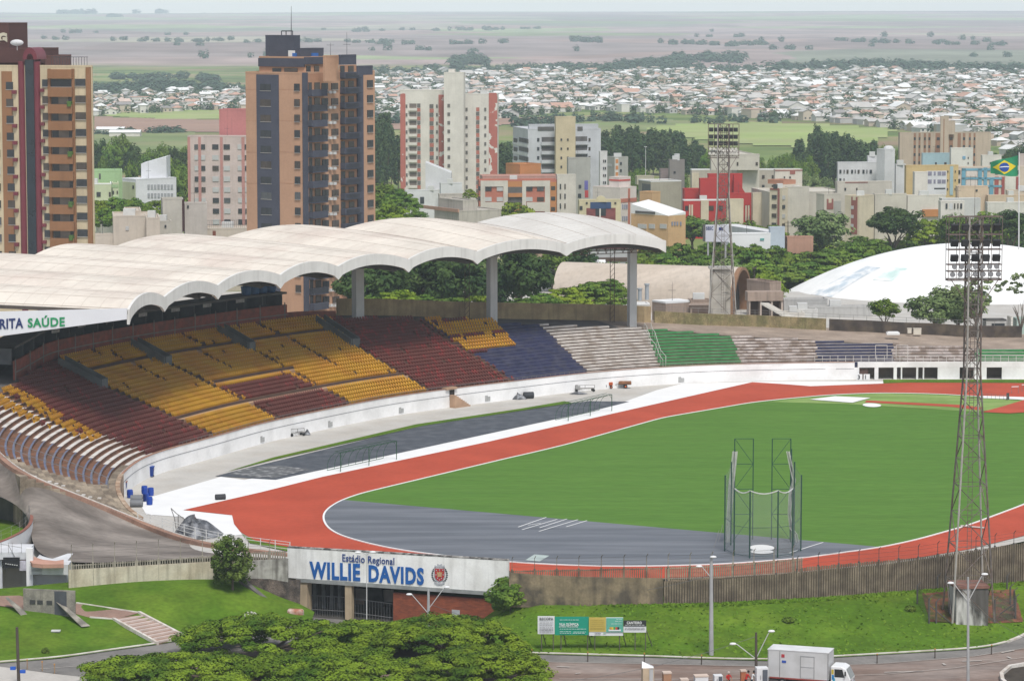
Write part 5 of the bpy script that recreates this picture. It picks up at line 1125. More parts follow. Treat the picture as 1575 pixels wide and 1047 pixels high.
def vehicle(px, py, kind, label):
 p = G(px, py, .03); root = empty(kind, p, label, 'vehicle' if kind != 'garden_trailer' else 'trailer'); o_r = mat('faded_orange_paint', (.42, .09, .03), .6, .15, 2); br = mat('brown_load', (.22, .10, .05), .9, .3, 2); bk_ = MATS['black_rubber']
 def bx(nm, c, s, m): b = MB(); b.box(p + Vector(c), s); o = b.build(nm, m, root); md = o.modifiers.new('bevel', 'BEVEL'); md.width = .05; md.segments = 2
 def wh(x, y, r): b = MB(); b.tube(p + Vector((x, y - .1, r)), p + Vector((x, y + .1, r)), r, n=12); b.tube(p + Vector((x, y - .12, r)), p + Vector((x, y + .12, r)), r * .5, n=8, m=1); b.build('wheel', [bk_, o_r], root)
 if kind == 'small_tractor':
  bx('bonnet', (.45, 0, .72), (.8, .6, .5), o_r); bx('mudguard', (-.5, 0, .72), (.7, 1.0, .3), o_r); bx('seat', (-.4, 0, 1.0), (.4, .4, .35), bk_); bx('chassis', (0, 0, .45), (1.5, .5, .2), bk_)
  for x, y, r in ((.6, .45, .24), (.6, -.45, .24), (-.5, .5, .4), (-.5, -.5, .4)): wh(x, y, r)
  b = MB(); b.tube(p + Vector((.1, 0, .9)), p + Vector((-.1, 0, 1.25)), .03, n=5); b.build('steering_column', bk_, root)
 elif kind == 'garden_trailer':
  bx('bed', (0, 0, .62), (2.0, 1.0, .12), bk_); bx('side_board', (0, -.5, .85), (2.0, .05, .4), br); bx('side_board', (0, .5, .85), (2.0, .05, .4), br); bx('load', (0, 0, .85), (1.8, .9, .4), br)
  wh(.1, .55, .3); wh(.1, -.55, .3); b = MB(); b.tube(p + Vector((-1, 0, .6)), p + Vector((-1.9, 0, .45)), .04, n=5); b.build('drawbar', bk_, root)
 else:
  bx('body', (0, 0, .5), (1.4, .8, .4), br); bx('engine_cover', (.2, 0, .85), (.7, .6, .35), bk_); bx('bumper', (.75, 0, .4), (.12, .7, .25), o_r)
  for x, y in ((.5, .45), (.5, -.45), (-.5, .45), (-.5, -.45)): wh(x, y, .22)
vehicle(934, 597, 'small_tractor', 'small orange tractor by the far field wall in front of a trailer'); vehicle(961, 596.5, 'garden_trailer', 'brown loaded trailer behind the small orange tractor'); vehicle(1008, 590.5, 'roller_mower', 'dark brown mower parked by the far field wall right of the trailer')
def trolley(px, py, L_, label, ang=.3):
 p = G(px, py, .03); root = empty('hurdle_trolley', p, label, 'trolley'); u = Vector((math.cos(ang), math.sin(ang), 0)); v = Vector((-u.y, u.x, 0)); b = MB()
 for s in (-.4, .4): b.tube(p - u * L_ / 2 + v * s + Vector((0, 0, .5)), p + u * L_ / 2 + v * s + Vector((0, 0, .5)), .05, n=5)
 for f in (-.5, 0, .5): b.tube(p + u * L_ * f - v * .4 + Vector((0, 0, .5)), p + u * L_ * f + v * .4 + Vector((0, 0, .5)), .05, n=5); b.tube(p + u * L_ * f - v * .4 + Vector((0, 0, .5)), p + u * L_ * f - v * .4 + Vector((0, 0, 1.05)), .04, n=5)
 b.tube(p - u * L_ / 2 - v * .4 + Vector((0, 0, 1.05)), p + u * L_ / 2 - v * .4 + Vector((0, 0, 1.05)), .04, n=5); b.build('frame', M_rail, root)
 for f in (-.45, .45):
  for s in (-.45, .45): b = MB(); c = p + u * L_ * f + v * s + Vector((0, 0, .22)); b.tube(c - v * .05, c + v * .05, .22, n=10); b.build('wheel', MATS['black_rubber'], root)
trolley(456, 670, 2.0, 'steel frame trolley standing by the left part of the field wall', .5); trolley(899, 602, 3.0, 'steel frame trolley left of the small orange tractor', .2)
heap(472, 668, .5, .6, .7, 'small dark bundle beside the left trolley', 8, name='dark_bundle'); heap(889, 605, 1.5, 1.2, .25, 'flat dark mat remnant on the floor below the far trolley', 9, name='mat_remnant')
b = MB(); p = G(212, 742, .03); b.tube(p, p + Vector((0, 0, 1.7)), .14, n=8); b.lathe(p + Vector((0, 0, 1.7)), [(.14, 0), (.1, .1), (0, .13)], 8); o = b.build('short_post', M_white, None, p); tag(o, 'short thick white post left of the blue bin by the field wall', 'post')
b = MB(); p, q = G(1512, 613, .1), G(1550, 615.5, .1)
for f in np.linspace(0, 1, 7): a = p.lerp(q, f); b.tube(a, a + Vector((0, 0, .75)), .03, n=4)
b.tube(p + Vector((0, 0, .75)), q + Vector((0, 0, .75)), .03, n=4); o = b.build('low_barrier', M_rail, None, p); tag(o, 'low grey barrier rail on the far white strip at the right', 'barrier')
b = MB(); a = G(1548, 615, .1); b.obox(a, (.45, .2, 0), (0, .1, 0), (0, 0, 1.05)); b.obox(a + Vector((0, -.3, 0)), (.08, 0, 0), (0, .6, 0), (0, 0, .1)); o = b.build('dark_marker', mat('dark_marker_board', (.06, .06, .065), .8), None, a); tag(o, 'dark upright marker board at the end of the low barrier', 'marker')
for k, (x, y) in enumerate(((1556, 604), (1572, 601))):
 a = G(x, y, .1); b = MB()
 for s in (0, 1.1): b.tube(a + Vector((s, .3 * s, 0)), a + Vector((s, .3 * s, .95)), .035, n=4); b.tube(a + Vector((s, .3 * s - .35, .03)), a + Vector((s, .3 * s + .35, .03)), .035, n=4)
 b.obox(a + Vector((-.05, 0, .88)), (1.2, .33, 0), (0, .05, 0), (0, 0, .12), 1); o = b.build('hurdle', [M_rail, M_white], None, a); tag(o, 'white topped track hurdle at the far right, ' + ('left one' if k == 0 else 'right one at the edge'), 'hurdle', 'hurdles on the far track')
b = MB(); a, c = G(1478, 809, .15), G(1545, 815, .15); b.obox(a, (c - a) * .55, Vector((0, .5, 0)), (0, 0, .08)); o = b.build('white_plank', mat('dull_white_plank', (.6, .52, .48), .9), None, a); tag(o, 'dull white plank lying across the red track behind the near tower', 'plank')
M_twr = mat('weathered_galvanised_steel', (.17, .15, .135), .7, .25, 2, (.12, .065, .045), .6, metal=.2); M_twl = mat('pale_steel_member', (.34, .32, .29), .7, .15, 2); M_hous = mat('dark_lamp_housing', (.03, .03, .032), .6, .15, 2); M_glass = mat('lamp_glass_grey', (.22, .22, .23), .15, .1, 2, spec=.6)
M_rustlamp = mat('rusty_round_lamp', (.14, .065, .045), .7, .3, 2); M_ivory = mat('ivory_lamp_face', (.62, .60, .54), .5, .1, 2)
def tower(label, base, wb, wt, h, rows, rot, plinth, thick=1.0):
 """lattice mast: four legs tapering from wb to wt, head rack with lamp rows (z, kind, n)"""
 root = empty('floodlight_tower', base, label, 'floodlight tower'); U = Vector((0, 0, 1)); ux = Vector((math.cos(rot), math.sin(rot), 0)); uy = Vector((-ux.y, ux.x, 0))
 def cor(sx, sy, z): w_ = (wb + (wt - wb) * min(z / (h * .62), 1)) / 2; return base + ux * sx * w_ + uy * sy * w_ + U * z
 z = 0; lv = [0]
 while z < h: z += max((wb + (wt - wb) * min(z / (h * .62), 1)) * .95, 1.3); lv.append(min(z, h))
 zs_h = [r[0] for r in rows]
 for sx, sy in ((-1, -1), (1, -1), (1, 1), (-1, 1)):
  b = MB()
  for a, c in zip(lv, lv[1:]): b.tube(cor(sx, sy, a), cor(sx, sy, c), .085 * thick, n=5)
  b.build('leg', M_twl if sx * sy > 0 else M_twr, root)
 b = MB()
 for k, (a, c) in enumerate(zip(lv, lv[1:])):
  for (s0, s1) in (((-1, -1), (1, -1)), ((1, -1), (1, 1)), ((1, 1), (-1, 1)), ((-1, 1), (-1, -1))):
   p, q = (s0, s1) if k % 2 else (s1, s0); b.tube(cor(*p, a), cor(*q, c), .045 * thick, n=4); b.tube(cor(*s0, c), cor(*s1, c), .035 * thick, n=4)
 b.build('bracing', M_twr, root)
 b = MB()
 for s in (-.22, .22): b.tube(base + ux * s + U * 1, base + ux * s + U * h, .03 * thick, n=4)
 for zz in np.arange(1, h, .5): b.tube(base - ux * .22 + U * zz, base + ux * .22 + U * zz, .02 * thick, n=3)
 b.build('ladder', M_twr, root)
 W_, z0, z1 = rows[0][3], rows[0][1], rows[-1][1]
 hd = MB(); zl = sorted({r[1] for r in rows}) 
 ztop = rows[-1][4]
 for zz in [z0 - .5] + [r[1] + r[5] for r in rows] + [ztop]:
  for yy in (-.55, .55): hd.tube(base - ux * W_ / 2 + uy * yy + U * zz, base + ux * W_ / 2 + uy * yy + U * zz, .05 * thick, n=4)
  for xx in (-.5, .5): hd.tube(base + ux * W_ * xx - uy * .55 + U * zz, base + ux * W_ * xx + uy * .55 + U * zz, .05 * thick, n=4)
 for xx in np.linspace(-.5, .5, 6):
  for yy in (-.55, .55): hd.tube(base + ux * W_ * xx + uy * yy + U * (z0 - .5), base + ux * W_ * xx + uy * yy + U * ztop, .035 * thick, n=4)
 for s in (-1, 1): hd.tube(base + ux * s * W_ * .45 - uy * .5 + U * (z0 - .5), cor(s, -1, z0 - 3.0), .05 * thick, n=4)
 hd.build('lamp_rack', mat('dark_rack_steel', (.16, .12, .105), .7, .2, 2), root)
 b = MB(); b.tube(base + U * ztop, base + U * (ztop + 4.2), .03 * thick, .012, 4); b.build('lightning_rod', M_twr, root)
 for (kind, zz, n, Wr, _, _) in rows:
  for k in range(n):
   c = base + ux * (Wr * ((k + .5) / n - .5)) - uy * .75 + U * (zz)
   b = MB()
   if kind == 'box':
    s = .37; fw = -uy * 1 - U * .35; fw.normalize(); upv = (U - fw * U.dot(fw)).normalized()
    b.obox(c - ux * s - upv * s * .85, ux * 2 * s, upv * 1.7 * s, -fw * .4); o = b.build('floodlight', M_hous, root)
    g_ = MB(); g_.obox(c - ux * s * .86 - upv * s * .7 + fw * .02, ux * 1.72 * s, upv * 1.4 * s, fw * .03); g_.build('lamp_glass', M_hous if n % 2 and k % 2 == 0 else mat('lamp_glass_dark', (.06, .062, .066), .2, .2, 2), o)
   else:
    b.raw([c - uy * (-d_) + (ux * math.cos(t) + U * math.sin(t)) * r for r, d_ in ((.27, -.03), (.24, .16), (.09, .36)) for t in np.linspace(0, 2 * math.pi, 13)[:-1]], [(k_ * 12 + i, k_ * 12 + (i + 1) % 12, (k_ + 1) * 12 + (i + 1) % 12, (k_ + 1) * 12 + i) for k_ in range(2) for i in range(12)]); 
    o = b.build('floodlight', M_rustlamp, root); g_ = MB(); g_.face([c - uy * .02 + (ux * math.cos(t) + U * math.sin(t)) * .25 for t in np.linspace(0, 2 * math.pi, 15)[:-1]]); g_.build('lamp_glass', M_ivory if kind == 'ivory' else M_glass, o)
 if plinth:
  b = MB(); pw_, ph = plinth; b.obox(base - ux * pw_ / 2 - uy * pw_ / 2 - U * 1, ux * pw_, uy * pw_, U * (ph + 1)); b.build('plinth', mat('blackened_whitewash', (.62, .60, .57), .95, .3, .9, (.05, .045, .04), .9, thr=(.45, .56), sc3=(1, 1, .3), streak=.7), root)
  b = MB(); b.obox(base - ux * (pw_ / 2 + .1) - uy * (pw_ / 2 + .1) + U * ph, ux * (pw_ + .2), uy * (pw_ + .2), U * .25); b.build('plinth_cap', mat('rusty_brown_cap', (.20, .10, .075), .9, .25, 1.2), root)
 return root
b1 = BR_(1489, 951); D1_ = b1.y; k1 = D1_ / F
def tw(label, base, D, wb_px, wt_px, ytop, Wpx, rows, rot, plinth, thick):
 k = D / F; zf_ = lambda py: ZAT(py, D) - base.z
 R_ = [(kd, zf_(y), n, Wpx * k * ws, zf_(ytop), dz) for kd, y, n, ws, dz in rows]
 R_[0] = (R_[0][0], R_[0][1], R_[0][2], R_[0][3], R_[0][4], R_[0][5])
 rr_ = [(kd, z, n, w_, zt, dz) for kd, z, n, w_, zt, dz in R_]
 return tower2(label, base, wb_px * k, wt_px * k, zf_(ytop), rr_, rot, plinth, thick, Wpx * k)
def tower2(label, base, wb, wt, h, rows, rot, plinth, thick, W_):
 rows = [(r[0], r[1], r[2], r[3], r[4], r[5]) for r in rows]
 rows[0] = (rows[0][0], rows[0][1], rows[0][2], W_, rows[0][4], rows[0][5])
 return tower(label, base, wb, wt, h, rows, rot, plinth, thick)
tw('tall near floodlight tower with dark square lamps above two rows of rusty round lamps', b1, D1_, 66, 21, 333, 84, [('round', 421, 7, .92, -.62), ('round', 409, 7, .92, -.5), ('box', 397, 5, .98, -.62), ('box', 374, 5, .98, -.62), ('box', 350, 5, .98, -.68)], .10, (3.3, 3.4), 1.15)
D2_ = 548.0; b2 = GD(1111, 489, D2_)
tw('distant floodlight tower with dense rack of ivory lamps behind the far bank of benches', b2, D2_, 40, 17, 191, 47, [('ivory', 236, 8, .96, -.8), ('ivory', 229, 8, .96, -.6), ('box', 221, 6, .96, -.8), ('box', 211, 6, .96, -.9), ('box', 200, 6, .96, -.9)], -.15, None, 1.25)
pl = empty('tower_plinth', GD(1107, 489, 550), 'pale stained concrete block behind the legs of the distant floodlight tower', 'plinth'); a = GD(1093, 489, 550); c = GD(1124, 414, 550); b = MB(); b.obox(a - Vector((0, 0, 2)), (c.x - a.x, 0, 0), (0, 3, 0), (0, 0, c.z - a.z + 2)); b.build('block', mat('stained_pale_concrete', (.52, .48, .42), .9, .15, .5, (.3, .26, .2), .5, streak=.6), pl); b = MB(); b.obox(Vector((a.x - .3, a.y - .3, c.z)), (c.x - a.x + .6, 0, 0), (0, 3.6, 0), (0, 0, .35)); b.build('cap', mat('grey_cap', (.45, .42, .38), .9), pl)
b = MB(); rows = []
for f in np.linspace(0, 1, 8): rows.append([BR_(1416 + (1430 - 1416) * f + (1560 - 1416) * g, 906 + (956 - 906) * f + 3 * math.sin(g * 3)) + Vector((0, 0, .07)) for g in np.linspace(0, 1, 14)])
b.grid(rows); tag(b.build('bare_earth_plot', mat('red_earth', (.15, .062, .036), .95, .35, .9, (.06, .065, .02), .9, thr=(.45, .6), fine=.3)), kind='structure')
tf = empty('plot_fence', BR_(1430, 955), 'dark leaning chain link fence around the foot of the near floodlight tower', 'fence')
fpts = [(1411, 928, 900), (1429, 958, 920), (1440, 958, 925), (1530, 958, 922), (1562, 952, 918), (1560, 940, 908), (1554, 930, 902), (1549, 905, 885), (1450, 900, 888), (1442, 906, 886)]
tops = []
for x, y, yt in fpts:
 p = BR_(x, y); D = p.y; t = GD(x, yt, D); b = MB(); b.tube(p - Vector((0, 0, .2)), t, .09, n=6); b.tube(t, t + Vector((.35, 0, .35)), .06, n=4); b.build('post', M_wirep, tf); tops.append((p, t))
M_link = mat('chain_link', (.09, .09, .085), .8, .2, 3, alpha=.4)
for a, c in ((0, 1), (3, 4), (4, 5)): b = MB(); b.face([tops[a][0], tops[c][0], tops[c][1], tops[a][1]]); b.build('mesh_panel', M_link, tf)
for a, dx in ((1, 2.2), (4, -2.2)): b = MB(); p, t = tops[a]; b.tube(p.lerp(t, .75), p + Vector((dx, .3, 0)), .06, n=5); b.build('brace', M_wirep, tf)
M_tbox = mat('dull_aluminium_box', (.60, .60, .60), .45, .06, .8, (.50, .50, .49), .6, spec=.5); M_cab = mat('white_cab_paint', (.80, .80, .80), .35, .03, 1, spec=.5)
o = G(1180.5, 1055, ZS); hd = Vector((5.3, -1.75, 0)).normalized(); lf = Vector((-hd.y, hd.x, 0)); U = Vector((0, 0, 1))
tr = empty('box_truck', o, 'white box truck facing right on the street at the lower edge', 'truck')
def tb(nm, x, y, z, sx, sy, sz, m, par=tr, bev=0):
 b = MB(); b.obox(o + hd * x + lf * y + U * z, hd * sx, lf * sy, U * sz); q = b.build(nm, m, par)
 if bev: md = q.modifiers.new('bevel', 'BEVEL'); md.width = bev; md.segments = 3
 return q
bd = tb('cargo_box', 0, 0, .95, 5.75, 2.3, 2.55, M_tbox); tb('roof_edge', -.03, -.03, 3.5, 5.81, 2.36, .06, mat('pale_roof_trim', (.7, .7, .7), .5), bd)
M_trim = mat('grey_metal_trim', (.25, .25, .25), .5, .1, 2)
tb('seam', 1.12, -.03, .95, .06, .03, 2.5, M_trim, bd)
for x in (0, 5.68): tb('corner_post', x, -.03, .95, .07, .04, 2.55, M_trim, bd)
sd = tb('side_door', 3.15, -.025, 1.05, 1.25, .02, 2.0, M_tbox, bd)
for x, z, sx, sz in ((3.1, 1.05, .05, 2.05), (4.38, 1.05, .05, 2.05), (3.1, 3.05, 1.33, .05), (3.1, 2.05, 1.33, .03)): tb('door_frame', x, -.05, z, sx, .03, sz, M_trim, bd)
tb('red_mark', 1.3, -.035, 2.85, .3, .02, .3, mat('mark_red', (.4, .04, .05), .6), bd); tb('blue_mark', 1.35, -.035, 2.35, .4, .02, .22, mat('mark_blue', (.03, .08, .35), .6), bd)
tb('chassis', .1, .4, .6, 7.2, 1.5, .33, mat('dark_chassis', (.03, .03, .03), .8)); tb('under_rail', .2, -.02, .82, 5.4, .06, .14, mat('under_red', (.25, .05, .04), .7))
b = MB(); prof = [(5.95, .45), (7.75, .45), (7.8, 1.15), (7.35, 2.1), (6.95, 2.3), (5.95, 2.3)]; Y0, Y1 = .12, 2.12
V_ = [o + hd * x + lf * y + U * z for y in (Y0, Y1) for x, z in prof]; n = 6; b.raw(V_, [tuple(range(n)), tuple(range(2 * n - 1, n - 1, -1))] + [(i, n + i, n + (i + 1) % n, (i + 1) % n) for i in range(n)]); cb = b.build('cab', M_cab, tr); md = cb.modifiers.new('bevel', 'BEVEL'); md.width = .09; md.segments = 3
M_win = mat('dark_vehicle_glass', (.02, .022, .025), .08, .05, 1, spec=.6)
wp = [(6.3, 1.3), (7.25, 1.3), (7.05, 2.05), (6.3, 2.05)]; b = MB(); b.face([o + hd * x + lf * (Y0 - .012) + U * z for x, z in wp]); b.build('side_window', M_win, tr)
ws = [(7.78, 1.22), (7.37, 2.08)]; b = MB(); b.face([o + hd * (ws[0][0] + .03) + lf * (Y0 + .15) + U * ws[0][1], o + hd * (ws[0][0] + .03) + lf * (Y1 - .15) + U * ws[0][1], o + hd * (ws[1][0] + .03) + lf * (Y1 - .2) + U * ws[1][1], o + hd * (ws[1][0] + .03) + lf * (Y0 + .2) + U * ws[1][1]]); b.build('windscreen', mat('pale_windscreen', (.30, .32, .33), .1, .1, 1, spec=.6), tr)
tb('bumper', 7.72, .15, .42, .14, 1.95, .3, mat('grey_bumper', (.3, .3, .3), .6), tr, .03)
for y in (.3, 1.65): tb('headlight', 7.79, y, .8, .04, .3, .22, M_glass)
tb('mirror', 7.3, -.12, 1.5, .1, .18, .4, MATS['dark_chassis'])
for x, z, c, nm in ((6.02, 1.55, (.55, .42, .05), 'yellow'), (6.05, 1.05, (.03, .22, .5), 'blue'), (6.15, .75, (.05, .35, .5), 'teal')): tb('door_decal', x, Y0 - .01, z, .22, .008, .45, mat('decal_' + nm, c, .5))
for x in (1.4, 6.75):
 for y in (.12, 2.0):
  b = MB(); c = o + hd * x + lf * y + U * .45; b.tube(c - lf * .14, c + lf * .14, .45, n=18); w_ = b.build('wheel', MATS['black_rubber'], tr); b = MB(); b.tube(c - lf * .16, c + lf * .16, .24, n=12); b.build('rim', M_trim, w_)
def goods(nm, px, py, w_, d_, h, m, label, extra=None, cat='box'):
 p = G(px, py, ZS + .09); root = empty(nm, p, label, cat); b = MB(); b.box(p + Vector((0, 0, h / 2)), (w_, d_, h), rz=.15); q = b.build('body', m, root); md = q.modifiers.new('bevel', 'BEVEL'); md.width = .03; md.segments = 2
 if extra: extra(p, root, w_, d_, h)
M_carton = mat('brown_carton', (.36, .20, .12), .9, .1, 2); M_fr = mat('fridge_white', (.74, .74, .75), .4, .04, 1, spec=.5)
def ex_lid(p, root, w_, d_, h): b = MB(); b.box(p + Vector((0, 0, h + .06)), (w_ + .06, d_ + .06, .14), rz=.15); b.build('lid', mat('pale_carton_lid', (.62, .5, .42), .8), root)
def ex_door(p, root, w_, d_, h):
 b = MB(); b.box(p + Vector((w_ * .28, -d_ / 2 - .03, h * .5)), (w_ * .42, .05, h * .85), rz=.15); b.build('dark_door', mat('smoky_glass_door', (.10, .11, .13), .2, .1, 1), root)
 b = MB(); b.box(p + Vector((-w_ * .1, -d_ / 2 - .06, h * .6)), (.04, .06, .4), rz=.15); b.build('handle', M_trim, root)
def ex_wrap(p, root, w_, d_, h):
 b = MB(); a = w_ / 2 + .02; c = d_ / 2 + .02; b.raw([p + Vector(v) for v in ((-a, -c, h), (a, -c, h), (a, c, h), (-a, c, h), (-a * .95, 0, h + .55))], [(0, 1, 4), (1, 2, 4), (2, 3, 4), (3, 0, 4)]); b.build('plastic_wrap', M_fr, root); b = MB(); b.box(p + Vector((w_ * .3, -d_ / 2 - .02, h * .55)), (w_ * .35, .03, h * .8), rz=.15); b.build('wrap_panel', mat('clear_wrap_grey', (.5, .5, .5), .3), root)
goods('wrapped_cabinet', 996, 1062, 1.05, .9, 2.25, mat('tan_cabinet', (.55, .43, .30), .8, .1, 1), 'tall tan cabinet with pointed white plastic wrap at the lower edge', ex_wrap, 'cabinet')
goods('cardboard_carton', 1025.5, 1058, .75, .7, 1.45, M_carton, 'brown carton with pale lid standing between the wrapped cabinet and the people', ex_lid)
goods('cardboard_carton', 1143, 1056, .5, .5, 1.5, mat('red_brown_carton', (.40, .14, .07), .9, .1, 2), 'red brown carton between the two people in red', ex_lid)
goods('refrigerator', 1104, 1058, .8, .75, 1.3, M_fr, 'short white refrigerator left of the person in a red shirt', ex_door, 'refrigerator')
goods('refrigerator', 1171, 1061, 1.1, .85, 2.2, M_fr, 'tall white refrigerator with a dark door beside the truck', ex_door, 'refrigerator')
goods('white_chest', 1078, 1058, 1.25, .8, 1.15, M_fr, 'low white chest left of the short refrigerator', ex_lid, 'chest')
goods('white_chest', 1052, 1062, .7, .7, 1.05, M_fr, 'small white chest in front of the brown carton', ex_lid, 'chest')
M_skin = mat('brown_skin', (.30, .16, .10), .6, .08, 4); M_hair = mat('black_hair', (.015, .012, .01), .7)
def person(px, py, shirt, label, face, hair, bend=0.0, cap=None):
 p = G(px, py, ZS + .09); fx = Vector((math.cos(face), math.sin(face), 0)); sx = Vector((-fx.y, fx.x, 0)); root = empty('person', p, label, 'person')
 def L(x, y, z): return fx * x + sx * y + Vector((0, 0, z))
 bz = lambda z: bend * max(z - .95, 0)
 J = {'pel': (0, 0, .95, .13, .10), 'sp': (bz(1.2), 0, 1.18, .135, .10), 'ch': (bz(1.4), 0, 1.36, .16, .11), 'nk': (bz(1.52) + .01, 0, 1.50, .06, .06), 'hd0': (bz(1.6) + .03, 0, 1.58, .085, .09), 'hd1': (bz(1.68) + .03, 0, 1.70, .09, .095)}
 E_ = [('pel', 'sp'), ('sp', 'ch'), ('ch', 'nk'), ('nk', 'hd0'), ('hd0', 'hd1')]
 for s, n_ in ((-1, 'l'), (1, 'r')):
  J.update({'sh' + n_: (bz(1.44), s * .19, 1.42, .065, .06), 'el' + n_: (bz(1.3) + .08 + bend * .3, s * .26, 1.16, .048, .045), 'wr' + n_: (bz(1.2) + .28 + bend * .4, s * .2, 1.02, .036, .032), 'ha' + n_: (bz(1.2) + .36 + bend * .4, s * .18, .99, .04, .025), 'hi' + n_: (0, s * .1, .9, .09, .09), 'kn' + n_: (.05, s * .12, .5, .065, .06), 'an' + n_: (-.02, s * .12, .09, .045, .045), 'to' + n_: (.14, s * .13, .04, .045, .035)})
  E_ += [('ch', 'sh' + n_), ('sh' + n_, 'el' + n_), ('el' + n_, 'wr' + n_), ('wr' + n_, 'ha' + n_), ('pel', 'hi' + n_), ('hi' + n_, 'kn' + n_), ('kn' + n_, 'an' + n_), ('an' + n_, 'to' + n_)]
  for q in range(4): J['f%d%s' % (q, n_)] = (bz(1.2) + .36 + bend * .4 + .075 - .008 * abs(q - 1.5), s * .18 + (q - 1.5) * .02, .965 - .01 * q, .009, .009); E_.append(('ha' + n_, 'f%d%s' % (q, n_)))
  J['th' + n_] = (bz(1.2) + .34 + bend * .4, s * .18 - s * .05, .96, .01, .01); E_.append(('wr' + n_, 'th' + n_))
 ks = list(J); me = bpy.data.meshes.new('body'); me.from_pydata([tuple(L(*J[k][:3])) for k in ks], [(ks.index(a), ks.index(c)) for a, c in E_], []); ob = bpy.data.objects.new('body', me); COL.objects.link(ob); ob.parent = root
 sk = ob.modifiers.new('skin', 'SKIN'); sv = me.skin_vertices[0].data
 for i, k in enumerate(ks): sv[i].radius = J[k][3:5]
 sv[0].use_root = True; ob.modifiers.new('sub', 'SUBSURF').levels = 1; ob.modifiers['sub'].render_levels = 2
 bpy.context.view_layer.update(); dg = bpy.context.evaluated_depsgraph_get(); m2 = bpy.data.meshes.new_from_object(ob.evaluated_get(dg)); ob.modifiers.clear(); ob.data = m2
 m2.materials.clear(); pants = mat('dark_trousers', (.03, .032, .04), .9, .1, 3)
 for m in (M_skin, shirt, pants): m2.materials.append(m)
 hd_ = L(*J['hd0'][:3])
 for f in m2.polygons:
  c = f.center; f.use_smooth = True; lx = c.dot(fx); ly = c.dot(sx)
  if c.z < 1.0 and abs(ly) < .24 and lx < .25: f.material_index = 2
  elif c.z < 1.5 and not (lx > J['ell'][0] + .03 and abs(ly) > .1) and c.z > .9: f.material_index = 1
  else: f.material_index = 0
 b = MB(); hc = p + L(J['hd1'][0] - .02, 0, 1.69); b.lathe(hc, [(.108, -.06), (.115, 0), (.10, .07), (.06, .115), (0, .125)], 12); b.build('hair' if cap is None else 'cap', hair if cap is None else cap, root, smooth=True)
 for s in (-1, 1): b = MB(); b.lathe(p + L(J['hd1'][0] + .085, s * .035, 1.655), [(.0, -.012), (.013, 0), (0, .012)], 6); b.build('eye', M_hair, root)
 b = MB(); a = p + L(J['hd1'][0] + .09, 0, 1.62); b.raw([a + sx * .016, a - sx * .016, a + fx * .03 - U * .012, a + U * .05], [(0, 1, 2), (0, 2, 3), (1, 3, 2)]); b.build('nose', M_skin, root)
M_red = mat('red_shirt_cloth', (.42, .025, .02), .9, .1, 3); M_whc = mat('white_shirt_cloth', (.68, .68, .68), .9, .05, 3)
person(1120, 1061, M_red, 'person in a red shirt and pale cap beside the short white refrigerator', -1.2, M_hair, .1, mat('pale_cap', (.5, .42, .38), .8)); person(1147, 1060, M_red, 'person in a red shirt with black hair bending beside the red brown carton', .4, M_hair, .35); person(1156, 1060, M_whc, 'person in a white shirt leaning towards the tall refrigerator', .3, M_hair, .3)
cb_ = MB()
def cable(a, c, sag):
 P = [a.lerp(c, f) - Vector((0, 0, sag * 4 * f * (1 - f))) for f in np.linspace(0, 1, 12)]
 b = MB(); b.path(P, .022, 3); return b
k = 0
for a, c, s, lab in ((GD(1163, 978, 285), GD(880, 1046, 283), .5, 'thin dark cable from the timber lamp post down to the left'), (GD(1090, 885, 305), GD(919, 916, 313), .3, 'thin cable from the tall kerb lamp post to the sooty wall'), (GD(1489, 924, 283), GD(1575, 980, 290), .2, 'pale stay cable from the slender lamp post to the right'), (GD(660, 928, 315), GD(775, 966, 303), .1, 'pale cable from the two armed lamp post across the brick wall')):
 o_ = cable(a, c, s).build('cable', mat('cable_grey', (.12, .12, .12), .8), None, a); tag(o_, lab, 'cable')
M_glz = mat('dark_window_glass', (.035, .038, .042), .25, .25, .6, spec=.4); M_glb = mat('pale_blind_window', (.50, .50, .49), .6, .08, .6); M_gl2 = mat('grey_window_glass', (.085, .09, .095), .15, .25, .6, spec=.5); M_gl3 = mat('brown_window_glass', (.06, .048, .04), .2, .25, .6, spec=.5); M_sill = mat('pale_window_frame', (.36, .34, .31), .7, .05, 1); M_ac = mat('ac_unit_white', (.62, .62, .60), .6, .05, 1)
WCOUNT = {}
